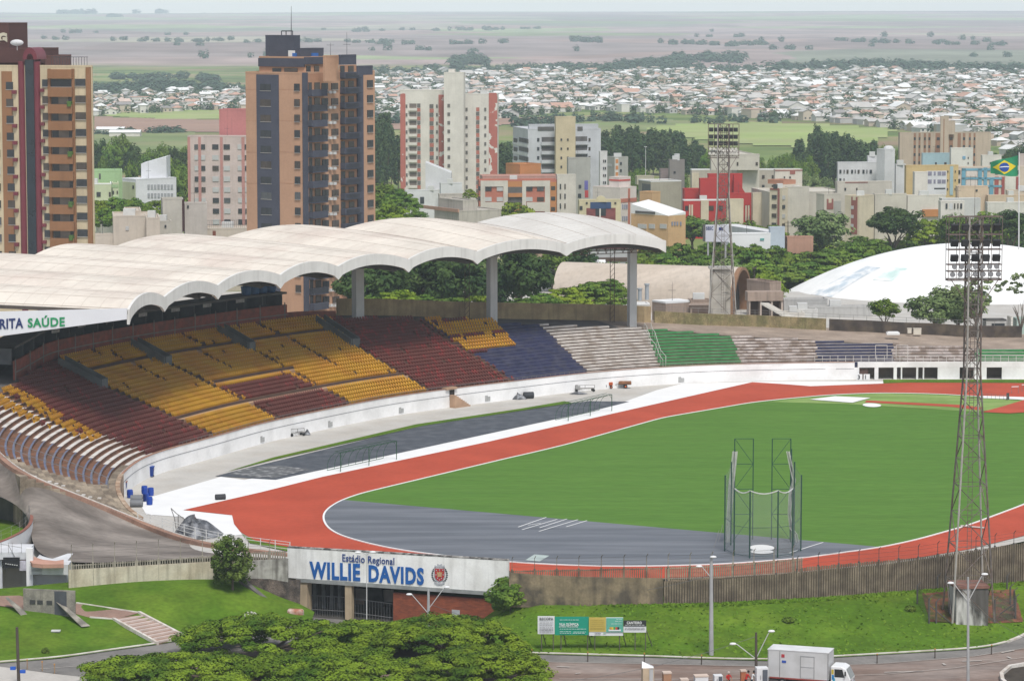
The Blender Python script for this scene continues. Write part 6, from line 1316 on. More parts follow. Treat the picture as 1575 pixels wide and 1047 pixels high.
class Bld:
 def __init__(s, name, label, px, D, cat='building', group=None):
  p = GD(px, 300, D); s.z0 = interp(D, TZ) - .5; s.root = empty(name, (p.x, D, s.z0), label, cat, group); s.n = {}; s.rest = {}; s.D = D
 def blk(s, xl, xc, xr, yt, al=30, m=None, nm='wall', D=None, yb=None, roof=None, dl=None, dr=None, par=True):
  """box whose near vertical edge stands at picture column xc; left wall runs to xl, right wall to xr"""
  D = D or s.D; a = R(al); C = GD(xc, yt, D); z1 = C.z; C = Vector((C.x, D, 0)); u = Vector((-math.cos(a), math.sin(a), 0)); v = Vector((math.sin(a), math.cos(a), 0))
  def ln(px, d): q = (px - W2) / F; den = d.x - q * d.y; return (q * C.y - C.x) / den
  Lu = dl or ln(xl, u); Lv = dr or ln(xr, v); Lu = Lu if .3 <= Lu <= 46 else 9.0; Lv = Lv if Lv > 0 else 9.0; Lv = min(max(Lv, .3), 40)
  z0 = ZAT(yb, D) if yb else s.z0; b = MB(); b.obox((C.x, C.y, z0), u * Lu, v * Lv, (0, 0, z1 - z0))
  o = b.build(nm, m, s.root); fr = dict(C=C, u=u, v=v, Lu=Lu, Lv=Lv, z0=z0, z1=z1, m=m)
  if par:
   b = MB(); e = .15
   for o_, d1, d2, L1, L2 in ((C, u, v, Lu, Lv), (C + v * Lv, u, -v, Lu, Lv), (C, v, u, Lv, Lu), (C + u * Lu, v, -u, Lv, Lu)): b.obox(Vector((o_.x, o_.y, z1 + .003)) - d2 * .04 + d1 * (.0 if d1 is u else .3), d1 * (L1 - (0 if d1 is u else .6)), d2 * .3, (0, 0, .3))
   b.build('parapet', roof or m, s.root)
  if nm == 'wall' and D > 560 and par:
   q = C + u * Lu * .4 + v * Lv * .45; jr = random.Random(int(xc * 3 + yt)); b = MB(); k_ = jr.random(); q.z = z1
   if k_ < .4: b.box(q + Vector((0, 0, .7)), (jr.uniform(1.4, 2.6), 1.6, 1.4)); b.build('roof_box', M_ac, s.root)
   elif k_ < .75: b.tube(q, q + Vector((0, 0, jr.uniform(2.5, 5))), .06, .03, 4); b.tube(q + Vector((-.7, 0, 2.2)), q + Vector((.7, 0, 2.2)), .04, n=4); b.build('antenna', MATS['dark_railing'], s.root)
  return fr
 def at(s, fr, side, px):
  d = fr['u'] if side == 'l' else fr['v']; C = fr['C']; q = (px - W2) / F; t = (q * C.y - C.x) / (d.x - q * d.y); return C + d * t
 def pan(s, fr, side, x0, x1, y0, y1, m, nm='panel', proud=.05, th=.06, part=True):
  """flat box on a wall between picture columns x0..x1 and rows y0..y1"""
  p, q = s.at(fr, side, x0), s.at(fr, side, x1); n = -fr['v'] if side == 'l' else -fr['u']; Dm = (p.y + q.y) / 2
  za, zb = ZAT(y1, Dm), ZAT(y0, Dm); b = MB(); b.obox(Vector((p.x, p.y, za)) + n * proud, q - p, -n * (th + proud), (0, 0, zb - za))
  k = s.n.get(nm, 0)
  if k < 98: s.n[nm] = k + 1; return b.build(nm, m, s.root)
  r = s.rest.setdefault((nm, m.name), (MB(), m)); nv = len(r[0].v); r[0].v += b.v; r[0].f += [tuple(i + nv for i in f) for f in b.f]; r[0].m += b.m
 def win(s, fr, side, cols, y0, dy, n, h, m=None, frame=True, skip=(), nm='window', pale=0, seed=1):
  rr = random.Random(seed)
  for r in range(n):
   if r in skip: continue
   for (x0, x1) in cols:
    yc = y0 + dy * r; mm = m or (M_glb if rr.random() < pale + .05 else rr.choice((M_glz, M_glz, M_gl2, M_gl3)))
    p, q = s.at(fr, side, x0), s.at(fr, side, x1); nrm = -fr['v'] if side == 'l' else -fr['u']; Dm = (p.y + q.y) / 2; za, zb = ZAT(yc + h / 2, Dm), ZAT(yc - h / 2, Dm); d = q - p
    b = MB(); b.obox(Vector((p.x, p.y, za)) + nrm * .17, d, -nrm * .25, (0, 0, zb - za))
    if frame:
     w_ = .07; o = Vector((p.x, p.y, za)) + nrm * .2
     for a_, c_v in ((o - d.normalized() * w_ - Vector((0, 0, .09)), d + d.normalized() * w_ * 2), ): b.obox(a_, c_v, -nrm * .1, (0, 0, .09), 1)
     b.obox(o + d * .48, d * .05, -nrm * .05, (0, 0, zb - za))
    k = s.n.get(nm, 0)
    if k < 98: s.n[nm] = k + 1; b.build(nm, [mm, M_sill], s.root)
    else:
     r_ = s.rest.setdefault((nm, mm.name), (MB(), mm)); nv = len(r_[0].v); r_[0].v += b.v; r_[0].f += [tuple(i + nv for i in f) for f in b.f]; r_[0].m += b.m
 def done(s):
  tot = {}
  for (nm, mn), (b, m) in s.rest.items(): t = tot.setdefault(nm, (MB(), [])); 
  for nm in tot:
   b = MB(); ms = []
   for (n2, mn), (bb, m) in s.rest.items():
    if n2 != nm: continue
    i0 = len(ms); ms += [m, M_sill]; nv = len(b.v); b.v += bb.v; b.f += [tuple(i + nv for i in f) for f in bb.f]; b.m += [i0 + k for k in bb.m]
   tag(b.build(nm, ms, s.root), kind='stuff')
mat('dark_railing', (.05, .05, .055), .6)
def plaster(nm, c, st=.15, var=.06): return mat(nm, c, .9, var, .25, tuple(x * .8 for x in c), .45, streak=st, fine=.04)
M_cr = plaster('cream_tower_wall', (.60, .50, .335)); M_br = plaster('ochre_brown_wall', (.25, .125, .06)); M_mar = mat('glossy_maroon_column', (.15, .03, .04), .45, .1, .4); M_dgl = mat('dark_blue_glass', (.012, .020, .030), .12, .3, .4, spec=.6); M_pent = plaster('maroon_brown_penthouse', (.10, .045, .04))
t = Bld('apartment_tower', 'tall cream and brown apartment tower with maroon arched columns at the left edge', 60, 530)
f = t.blk(-150, 141.5, 145, 103.5, 12, M_cr); D = 530
t.pan(f, 'l', 135, 142, 104, 420, M_br, 'corner_pier', .35); t.pan(f, 'l', 5, 21, 110, 420, M_br, 'wall_band', .12)
t.pan(f, 'l', 76.5, 80.5, 106, 420, M_br, 'wall_band', .3); t.pan(f, 'l', 113, 117, 106, 420, M_br, 'wall_band', .3); t.pan(f, 'l', 78, 115, 107, 121, M_br, 'balcony_front', .9, .1)
t.win(f, 'l', [(80.5, 112.5)], 128, 26, 1, 11.5, nm='balcony_window'); t.pan(f, 'l', 78, 115, 134.5, 149, M_br, 'balcony_front', .9, .1)
for k in range(1, 12):
 y = 128 + 25.7 * k
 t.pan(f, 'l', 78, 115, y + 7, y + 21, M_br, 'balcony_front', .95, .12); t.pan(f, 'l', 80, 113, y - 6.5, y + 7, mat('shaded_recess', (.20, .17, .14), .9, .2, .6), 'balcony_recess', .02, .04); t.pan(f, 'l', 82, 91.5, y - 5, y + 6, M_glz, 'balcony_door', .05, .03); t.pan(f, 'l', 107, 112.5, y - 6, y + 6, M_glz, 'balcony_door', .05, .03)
 if k in (1, 4, 7, 9): t.pan(f, 'l', 108, 114, y + 2, y + 10, mat('pot_plant_green', (.07, .13, .03), .9, .3, 2), 'balcony_plant', 1.15, .3)
t.win(f, 'l', [(67.5, 76)], 128, 25.7, 12, 11); t.win(f, 'l', [(118, 133.5)], 127, 25.7, 12, 11); t.win(f, 'l', [(12, 22.5), (-6, 1)], 132, 26, 11, 11.5)
for k in range(12): t.pan(f, 'l', 64.5, 70.5, 136.5 + 25.9 * k, 141.5 + 25.9 * k, M_mar, 'air_conditioner', .5, .1); t.pan(f, 'l', 21.5, 28, 139 + 26 * k, 144.5 + 26 * k, M_mar, 'air_conditioner', .5, .1)
for x in (35.5, 59.5):
 p = t.at(f, 'l', x); r = 5.2 * D / F; b = MB(); b.tube((p.x, p.y + .1, t.z0), (p.x, p.y + .1, ZAT(95, D)), r, n=16); b.build('round_column', M_mar, t.root)
t.pan(f, 'l', 42, 55, 92, 420, M_dgl, 'glass_strip', .25, .1)
p = t.at(f, 'l', 51); cz_ = ZAT(92, D); b = MB(); ro, ri = 1.28, .62; dv = -f['v']; du = -f['u']
ring = [[Vector((p.x, p.y, cz_)) + du * r_ * math.cos(a) + Vector((0, 0, 1)) * r_ * math.sin(a) * 1.6 + dv * q for a in np.linspace(0, math.pi, 17)] for r_, q in ((ro, .7), (ri, .7), (ri, -4), (ro, -4))]
b.grid(ring + [ring[0]]); b.build('arch', M_mar, t.root)
g2 = t.blk(-150, 62, 64, 77, 12, M_pent, 'penthouse', D=537, yb=97); t.blk(-150, 82, 84, 88, 12, plaster('dark_canopy', (.14, .07, .06)), 'roof_slab', D=539, yb=105); g3 = t.blk(-60, 13.5, 14, 38, 12, M_pent, 'lift_tower', D=541, yb=100)
text_obj('G', 2.2, t.at(g3, 'l', 0.5) + Vector((0, -.1, ZAT(65.5, 541))), -f['u'], mat('cream_letter', (.6, .55, .42), .7), t.root, 'lettering', bold=.08)
b = MB()
for x in np.arange(80, 137, 4.2): q = t.at(f, 'l', x) + f['v'] * .6; b.tube((q.x, q.y, f['z1']), (q.x, q.y, f['z1'] + 1.7), .05, n=4)
q0, q1 = t.at(f, 'l', 80) + f['v'] * .6, t.at(f, 'l', 136) + f['v'] * .6; b.tube((q0.x, q0.y, f['z1'] + 1.7), (q1.x, q1.y, f['z1'] + 1.7), .06, n=4); b.build('roof_railing', mat('dark_railing', (.05, .05, .055), .6), t.root)
dh = MB(); q = GD(26, 66, 534); dh.raw([q + Vector((1.15 * math.cos(a) * k, -.3 + .3 * k * k, .55 * math.sin(a) * k)) for k in (0.05, .5, 1) for a in np.linspace(0, 6.283, 15)[:-1]], [(k * 14 + i, k * 14 + (i + 1) % 14, (k + 1) * 14 + (i + 1) % 14, (k + 1) * 14 + i) for k in range(2) for i in range(14)]); dh.tube(q, q - Vector((0, -.2, 1.3)), .06, n=5); dh.build('satellite_dish', mat('dish_white', (.6, .6, .6), .5), t.root); t.done()
M_pe = plaster('peach_wall', (.53, .315, .20), .08); M_sl = mat('slate_blue_wall', (.062, .066, .088), .85, .12, .4, fine=.08); M_pd = plaster('deep_peach_wall', (.40, .215, .13), .1); M_dk = mat('black_rail_slate', (.035, .037, .045), .7, .2, .8)
t = Bld('apartment_tower', 'tall peach and slate blue apartment tower rising behind the canopy', 465, 582)
f = t.blk(379, 466, 577, 114, 33, M_pe)
t.pan(f, 'l', 396, 430, 115, 480, M_sl, 'slate_strip', .12); t.win(f, 'l', [(402, 418)], 134.5, 23.8, 14, 10.5, skip=()); t.pan(f, 'l', 407, 413, 201, 213, mat('white_curtain', (.75, .75, .75), .8), 'curtain', .09); t.win(f, 'l', [(454, 462)], 134.5, 23.8, 14, 11)
for y in (138, 186, 234, 282): t.pan(f, 'l', 379, 396, y, y + .6, M_pd, 'joint', .02); t.pan(f, 'l', 430, 466, y, y + .6, M_pd, 'joint', .02)
t.pan(f, 'r', 466, 474, 112, 480, M_sl, 'slate_strip', .1); t.pan(f, 'r', 549, 558, 104, 480, M_sl, 'slate_strip', .25)
t.pan(f, 'r', 474, 498, 112, 480, M_pd, 'recess_wall', .03); t.pan(f, 'r', 523, 549, 100, 480, M_pd, 'recess_wall', .03)
for k in range(15):
 y = 131 + 23.4 * k
 t.win(f, 'r', [(475, 479.5), (484, 492)], y + 2, 1, 1, 12, frame=False, nm='balcony_door'); t.pan(f, 'r', 474.5, 498, y + 7, y + 17, M_dk if k % 2 else M_sl, 'balcony', 1.0, .1); t.pan(f, 'r', 474.5, 498, y + 15.5, y + 17, M_sl, 'balcony_floor', 1.05, .9)
 t.win(f, 'r', [(495, 504.5), (510, 520)], y + 2, 1, 1, 10); t.pan(f, 'r', 504.5, 508.5, y + 9, y + 13, M_ac, 'air_conditioner', .45, .1); t.pan(f, 'r', 511, 515, y + 9, y + 13, M_ac, 'air_conditioner', .45, .1)
 y2 = 105 + 23.2 * k; t.win(f, 'r', [(524, 530), (536, 544)], y2 + 2, 1, 1, 11, frame=False, nm='balcony_door'); t.pan(f, 'r', 523.5, 550, y2 + 6, y2 + 16, M_sl, 'balcony', 1.1, .1); t.pan(f, 'r', 523.5, 550, y2 + 14.5, y2 + 16, M_dk, 'balcony_floor', 1.15, .95); t.pan(f, 'r', 526, 546, y2 + 7.5, y2 + 13, M_dk, 'balcony_glass', 1.14, .03)
 y3 = 129 + 23 * k; t.win(f, 'r', [(565, 573.5)], y3, 1, 1, 11)
f2 = t.blk(400, 470, 498, 90, 33, M_pe, D=585, yb=120); t.pan(f2, 'l', 400, 470, 90, 103, M_sl, 'parapet_band', .3, .2); t.pan(f2, 'r', 470, 498, 88, 99, M_sl, 'parapet_band', .3, .2); t.win(f2, 'l', [(421, 434), (439, 459)], 109.5, 1, 1, 8.5); t.win(f2, 'r', [(472, 478), (484, 491)], 106, 1, 1, 9)
f3 = t.blk(498, 500, 522, 88, 33, M_pe, D=583, yb=125); f4 = t.blk(522, 524, 549, 87, 33, M_sl, D=584, yb=100); t.blk(549, 551, 574, 104, 33, M_sl, D=583.5, yb=116)
f5 = t.blk(410, 452, 463, 57, 33, M_sl, 'lift_tower', D=590, yb=92); f6 = t.blk(450, 462, 499, 77, 33, M_sl, 'plant_room', D=588, yb=92)
for x in (449, 480): t.pan(f6 if x > 460 else f6, 'l' if x < 460 else 'r', x, x + 9, 82, 87, mat('blue_tarp', (.03, .13, .4), .7), 'blue_cover', .3)
b = MB(); q = GD(448, 57, 592); b.tube(q, GD(448, 10, 592), .09, .03, 5); b.build('antenna', M_dk, t.root)
b = MB()
for x in (433, 440, 450): q = GD(x, 57, 592); b.tube(q, GD(x, 48, 592), .12, n=4)
b.tube(GD(433, 48, 592), GD(450, 48, 592), .14, n=4); b.build('roof_frame', M_dk, t.root); t.done()
M_pk = plaster('pale_pink_wall', (.60, .49, .45)); M_pk2 = plaster('salmon_pink_wall', (.52, .20, .19)); M_pst = plaster('salmon_stripe', (.50, .25, .22))
t = Bld('apartment_block', 'pale pink apartment block with salmon stripes left of the peach tower', 335, 840)
f = t.blk(289, 386, 392, 211, 8, M_pk)
for a, c in ((289, 293), (305.5, 309.5), (339, 343), (372, 376.5)): t.pan(f, 'l', a, c, 211, 380, M_pst, 'stripe', .15)
t.win(f, 'l', [(299.5, 305), (310, 316), (327, 336.5), (344.5, 354), (366, 372), (377, 381)], 226, 16.45, 9, 7.5, frame=False, pale=.35, seed=5)
g2 = t.blk(338, 381, 390, 170, 8, M_pk2, 'roof_block', D=846, yb=214); t.done()
M_wt = plaster('chalk_white_wall', (.72, .68, .61), .08); M_rd = mat('peeling_red_paint', (.40, .13, .10), .9, .08, .5, (.72, .68, .62), 1, thr=(.585, .605)); M_rp = plaster('brick_red_panel', (.42, .15, .11)); M_tgl = mat('taupe_window', (.13, .12, .11), .4, .2, .4)
t = Bld('apartment_tower', 'white tower with peeling red stripes and a taller central shaft', 690, 1060)
f = t.blk(616, 684, 688, 140, 6, M_wt); f2 = t.blk(711, 765, 767, 146, 6, M_wt, D=1058); f3 = t.blk(683, 713, 716, 113, 6, M_wt, 'central_shaft', D=1052)
t.pan(f, 'l', 616, 624, 144, 300, M_rd, 'red_stripe', .12); t.pan(f, 'l', 675, 685, 146, 300, M_rd, 'red_stripe', .3); t.pan(f2, 'l', 752, 765, 143, 300, M_rd, 'red_stripe', .12)
for k in range(11):
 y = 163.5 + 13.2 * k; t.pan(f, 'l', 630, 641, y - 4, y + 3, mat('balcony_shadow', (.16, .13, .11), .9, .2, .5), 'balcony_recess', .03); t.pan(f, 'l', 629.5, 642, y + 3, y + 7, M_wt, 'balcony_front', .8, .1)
 t.pan(f, 'l', 642, 647, y + 3, y + 8.5, M_rp, 'red_panel', .06); t.win(f, 'l', [(642, 647)], y - 1, 1, 1, 6, frame=False, m=M_tgl); t.pan(f, 'l', 661, 667.5, y + 4, y + 10, M_rp, 'red_panel', .06); t.win(f, 'l', [(661, 667)], y, 1, 1, 6, frame=False, m=M_tgl); t.win(f, 'l', [(671, 673.5), (624.5, 627)], y, 1, 1, 5, frame=False, m=M_tgl)
 t.win(f3, 'l', [(688.5, 692.5)], y - 1, 1, 1, 5, frame=False, m=M_tgl); t.win(f2, 'l', [(715.5, 719.5), (745, 748)], y + 5, 1, 1, 5, frame=False, m=M_tgl); t.pan(f2, 'l', 732.5, 737.5, y + 2, y + 8, M_rp, 'red_panel', .06); t.win(f2, 'l', [(732.5, 737.5)], y + 11.5, 1, 1, 5.5, frame=False, m=M_tgl)
t.blk(690, 699, 701, 108, 6, M_wt, 'tank_box', D=1056, yb=115); t.done()
M_sw = plaster('plain_white_wall', (.66, .66, .66), .06); M_rw = mat('bright_roof_sheet', (.80, .80, .79), .8, .05, .2); M_old = plaster('old_cream_concrete', (.50, .46, .40), .35)  # first wall colour is an even neutral white
t = Bld('low_building', 'low white angular building with sloping top in front of the red striped tower', 665, 880)
f = t.blk(622, 624, 712, 294, 75, M_sw); t.win(f, 'r', [(646, 652)], 308, 1, 1, 10, frame=False)
p, q = t.at(f, 'r', 654), t.at(f, 'r', 694); b = MB(); z = lambda y: ZAT(y, 884); b.raw([(p.x, 884, z(300)), (q.x, 884, z(300)), (q.x, 884, z(266)), (p.x, 884, z(250)), (p.x, 893, z(300)), (q.x, 893, z(300)), (q.x, 893, z(266)), (p.x, 893, z(250))], [(0, 1, 2, 3), (7, 6, 5, 4), (0, 4, 5, 1), (1, 5, 6, 2), (2, 6, 7, 3), (3, 7, 4, 0)]); b.build('sloping_block', M_sw, t.root); t.blk(676, 678, 711, 283, 75, M_sw, D=878, yb=300); t.done()
t = Bld('low_building', 'weathered cream low building with a box on its flat roof just behind the canopy crest', 720, 760)
f = t.blk(668, 706, 771, 326, 60, M_old); t.blk(674, 712, 734, 310, 60, M_old, 'roof_box', D=762, yb=330); t.blk(674, 676, 711, 300, 75, M_old, 'old_wall', D=790, yb=330); t.pan(f, 'l', 640, 706, 318, 323, plaster('terracotta_band', (.50, .30, .22)), 'roof_band', .3); t.pan(f, 'l', 672, 704, 338, 346, mat('dark_red_shutter', (.16, .03, .03), .8), 'shutter', .05); t.done()
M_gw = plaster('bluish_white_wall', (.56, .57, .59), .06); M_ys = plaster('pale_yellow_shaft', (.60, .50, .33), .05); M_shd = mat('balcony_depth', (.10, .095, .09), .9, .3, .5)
t = Bld('apartment_block', 'grey white apartment block with a pale yellow shaft in its middle', 860, 1000)
f = t.blk(789, 812, 924, 200, 78, M_gw); t.blk(812, 814, 920, 193, 82, M_gw, 'upper_storey', D=1002, yb=202)
fs = t.blk(853, 855, 885, 181, 82, M_ys, 'yellow_shaft', D=996)
for k in range(7):
 y = 216 + 13.9 * k
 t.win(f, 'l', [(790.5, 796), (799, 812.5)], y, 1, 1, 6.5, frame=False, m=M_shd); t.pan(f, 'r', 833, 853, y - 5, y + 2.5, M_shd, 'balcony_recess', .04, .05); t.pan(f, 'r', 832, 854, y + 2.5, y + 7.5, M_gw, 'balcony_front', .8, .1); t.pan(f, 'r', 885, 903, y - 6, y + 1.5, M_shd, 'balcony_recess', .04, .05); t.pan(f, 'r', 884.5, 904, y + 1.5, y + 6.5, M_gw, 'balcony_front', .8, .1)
 t.win(f, 'r', [(826, 829.5), (905, 908)], y - 1, 1, 1, 5, frame=False); t.win(fs, 'r', [(862, 864.5), (872, 874.5)], y - 1, 1, 1, 3.5, frame=False); t.pan(f, 'l', 789, 812, y + 3.5, y + 8, plaster('white_band', (.70, .70, .70), .05), 'white_band', .15)
t.win(f, 'r', [(827, 852), (888, 896)], 198, 1, 1, 6, frame=False, m=M_shd); t.done()
t = Bld('apartment_block', 'grey plain gable block right of the yellow shaft with blue and red windows', 880, 930)
M_gg = plaster('greenish_grey_wall', (.36, .355, .32), .15); f = t.blk(872, 874, 908, 244, 80, M_gg); t.win(f, 'r', [(890, 894)], 287, 1, 1, 5, frame=False); t.win(f, 'r', [(889, 894)], 301, 1, 1, 6, frame=False); t.pan(f, 'r', 899, 904.5, 278, 292, mat('violet_blue_panel', (.12, .11, .32), .8), 'blue_panel', .06); t.pan(f, 'r', 899.5, 905, 293, 304, mat('bright_red_panel', (.48, .06, .06), .8), 'red_panel', .06); t.done()
t = Bld('apartment_block', 'slim white stepped block beside the grey white apartments', 927, 985); f = t.blk(921, 923, 934, 234, 80, plaster('stepped_white', (.68, .66, .64), .1)); t.win(f, 'r', [(930, 932), (927.5, 929)], 248, 11, 4, 4, frame=False); t.done()
t = Bld('apartment_block', 'small grey block with a white and orange window strip', 950, 990); f = t.blk(933, 946, 966, 243, 55, M_gg); t.pan(f, 'l', 945, 946.5, 243, 290, M_wt, 'white_strip', .1); t.pan(f, 'r', 946, 951, 243, 290, M_wt, 'white_strip', .1)
for k in range(3): t.pan(f, 'r', 946.5, 950.5, 245 + 10 * k, 251 + 10 * k, mat('orange_panel', (.60, .25, .08), .8), 'orange_panel', .16); t.win(f, 'r', [(953.5, 956)], 251.5 + 11 * k, 1, 1, 4, frame=False)
t.pan(f, 'l', 934, 941, 252, 256, M_glb, 'window', .06); t.done()
M_og = plaster('orange_render', (.50, .22, .08), .05); M_be = plaster('beige_white_frame', (.62, .58, .51), .1); M_rb = plaster('brick_red_wall', (.42, .15, .10), .05)
t = Bld('apartment_block', 'low orange and beige flats with an orange roof tower just behind the canopy', 800, 900)
f = t.blk(735, 737, 856, 278, 84, M_rb); f2 = t.blk(855, 857, 886, 270, 80, M_be, 'side_wing', D=902)
for a, c in ((739, 746), (774, 781), (803, 809), (838, 846)): t.pan(f, 'r', a, c, 278, 335, M_be, 'frame_pier', .35)
for a, c in ((739, 781), (803, 846)): t.pan(f, 'r', a, c, 278, 287, M_be, 'frame_beam', .34); t.pan(f, 'r', a + 7, c - 7, 311, 325, M_be, 'frame_beam', .33)
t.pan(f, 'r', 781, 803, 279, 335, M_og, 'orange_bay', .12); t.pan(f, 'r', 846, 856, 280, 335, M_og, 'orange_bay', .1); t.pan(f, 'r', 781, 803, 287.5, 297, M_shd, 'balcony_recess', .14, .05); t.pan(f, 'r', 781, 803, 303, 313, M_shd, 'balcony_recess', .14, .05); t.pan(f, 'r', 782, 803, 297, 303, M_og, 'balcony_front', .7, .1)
t.win(f, 'r', [(746, 756), (764, 773.5), (808.5, 819), (826, 836.5)], 290.5, 16, 2, 6.5, frame=False, pale=.3, seed=2); t.win(f, 'r', [(735.5, 739), (847.5, 854)], 289.5, 16, 3, 6, frame=False); t.win(f2, 'r', [(861, 863), (868, 870)], 287, 15, 3, 8, frame=False)
t.blk(778, 800, 832, 254, 55, M_og, 'roof_tower', D=915, yb=282); t.blk(738, 742, 860, 272, 84, plaster('tile_edge', (.52, .30, .24)), 'roof_edge', D=906, yb=280); t.done()
M_pl = plaster('pale_pinkish_white', (.70, .62, .57), .08); M_yl = plaster('pale_yellow_wall', (.62, .55, .36), .06)
t = Bld('apartment_block', 'pinkish white block with brick red bands and a red striped roof room', 930, 880)
f = t.blk(912, 954, 979, 290, 40, M_pl); t.pan(f, 'r', 954, 979, 305, 311, M_rb, 'red_band', .1); t.pan(f, 'r', 966, 969, 290, 345, M_rb, 'red_band', .1); t.win(f, 'r', [(957, 958.6), (960.2, 961.8), (963.2, 964.8), (971, 972.6), (974.2, 975.8)], 318, 18, 2, 7, frame=False, m=mat('blue_grey_window', (.22, .23, .30), .4)); f2 = t.blk(937, 952, 970, 274, 40, M_pl, 'roof_room', D=884, yb=292); t.pan(f2, 'l', 937, 952, 276, 278.5, mat('bright_red_stripe', (.5, .08, .06), .8), 'red_stripe', .1); t.pan(f2, 'r', 952, 969, 276, 278.5, MATS['bright_red_stripe'], 'red_stripe', .1); t.done()
t = Bld('low_building', 'yellow fronted building with a round arch and dark blue band', 925, 830)
f = t.blk(889, 891, 955, 309, 82, M_yl); t.pan(f, 'r', 908, 940, 311, 321, mat('navy_band', (.03, .06, .14), .8), 'blue_band', .15); t.pan(f, 'r', 902, 947, 320, 345, mat('dark_red_infill', (.20, .06, .055), .8, .3, .6), 'red_infill', .05); t.pan(f, 'r', 916, 932, 321, 332, M_glz, 'balcony_opening', .12); t.pan(f, 'r', 922, 924, 321, 335, M_wt, 'white_post', .2); t.win(f, 'r', [(901, 904), (945, 948)], 312.5, 1, 1, 3, frame=False); t.win(f, 'r', [(891.5, 896)], 320, 1, 1, 6, frame=False)
q = t.at(f, 'r', 924.5); b = MB(); r_ = 8.6 * 830 / F; P = [Vector((q.x + r_ * math.cos(a), q.y - .3, ZAT(311, 830) + r_ * 1.1 * math.sin(a))) for a in np.linspace(0, math.pi, 14)]; b.face(P); b.face([p + Vector((0, 1.2, 0)) for p in P]); b.grid([P, [p + Vector((0, 1.2, 0)) for p in P]]); b.build('round_arch', M_yl, t.root); t.done()
M_oc = plaster('apricot_wall', (.62, .40, .21), .05)
t = Bld('low_building', 'apricot building with a broad pale sheet roof beside the tree belt', 1010, 760)
f = t.blk(971, 1028, 1055, 332, 45, M_oc, par=False); p = f['C']; b = MB(); zr = f['z1']; q1 = p + f['u'] * f['Lu']; q2 = p + f['v'] * f['Lv']; q3 = q1 + f['v'] * f['Lv']; up = lambda v_, z_: Vector((v_.x, v_.y, z_))
b.face([up(p, zr), up(q2, zr + .7), up(q3, zr + 3.2), up(q1, zr + 2.4)]); b.face([up(p, zr), up(q1, zr), up(q1, zr + 2.4)]); b.face([up(q2, zr), up(q2, zr + .7), up(p, zr)]); b.build('sheet_roof', M_rw, t.root); t.win(f, 'l', [(982, 995), (999, 1008), (1016, 1026)], 348, 1, 1, 7, frame=False, pale=.8); t.win(f, 'r', [(1033, 1035), (1037, 1039), (1041, 1043), (1046, 1048)], 344, 1, 1, 6, frame=False, m=MATS['blue_grey_window']); t.pan(f, 'l', 978, 1008, 325, 328.5, M_shd, 'roof_opening', .2)
t.blk(984, 1003, 1016, 297, 40, M_oc, 'roof_room', D=790, yb=330); t.done()
M_ol = plaster('olive_grey_wall', (.33, .30, .235), .12); M_dg = plaster('taupe_grey_wall', (.24, .22, .20), .1)
t = Bld('low_building', 'long low olive wall building with pale roof edge', 1015, 930); f = t.blk(982, 1001, 1048, 280, 70, M_ol, roof=M_rw); t.pan(f, 'l', 988, 1001, 283, 300, mat('dark_grey_panel', (.13, .13, .125), .9), 'dark_panel', .1); t.blk(977, 980, 1006, 272, 80, plaster('cream_low_wall', (.52, .48, .36)), D=960, yb=284); t.done()
t = Bld('apartment_block', 'narrow taupe grey block with a water tank on top', 1035, 960); f = t.blk(1028, 1030, 1053, 247, 82, M_dg); t.blk(1014, 1016, 1030, 261, 82, plaster('mauve_grey_wall', (.26, .21, .20)), D=965); t.win(f, 'r', [(1036, 1039)], 265, 1, 1, 3, frame=False); b = MB(); q = GD(1041, 247, 966); b.tube(q, q + Vector((0, 0, 1.2)), .3, n=6); b.tube(q + Vector((0, 0, 1.2)), q + Vector((0, 0, 2.1)), .9, n=10); b.build('water_tank', M_ac, t.root); t.done()
M_re = plaster('poppy_red_wall', (.48, .045, .04), .05); M_cm = plaster('cream_wall', (.64, .56, .42), .08); M_cg = plaster('greyish_cream_wall', (.58, .54, .46), .1)
t = Bld('office_building', 'bright red stepped building with cream bays right of centre', 1100, 860)
f = t.blk(1050, 1052, 1120, 309, 84, M_re, roof=M_rw); t.blk(1050, 1053, 1078, 292, 84, M_re, 'upper_block', D=872, yb=312); t.blk(1075, 1077, 1103, 276, 82, M_re, 'upper_block', D=868, yb=312); f3 = t.blk(1088, 1090, 1142, 269, 82, M_re, 'upper_block', D=876, yb=305); f4 = t.blk(1118, 1120, 1158, 299, 84, M_re, D=864)
f5 = t.blk(1117, 1119, 1144, 308, 84, M_cm, 'cream_bay', D=852); f6 = t.blk(1156, 1158, 1184, 298, 80, M_cm, 'cream_bay', D=858); t.pan(f, 'r', 1078, 1090, 308, 340, M_cm, 'cream_bay', .5, .2); t.win(f, 'r', [(1054, 1059), (1087, 1098), (1106, 1112)], 320, 1, 1, 7, frame=False); t.pan(f, 'r', 1060, 1062, 315, 340, M_cm, 'cream_fin', .3); t.pan(f, 'r', 1063.5, 1066, 315, 340, M_cm, 'cream_fin', .3)
for x in (1146.5, 1150.5): t.pan(f4, 'r', x, x + 2.6, 316, 340, M_cm, 'cream_fin', .2)
t.win(f4, 'r', [(1146, 1149.5), (1150.5, 1154)], 318, 16, 2, 5, frame=False, nm='window')
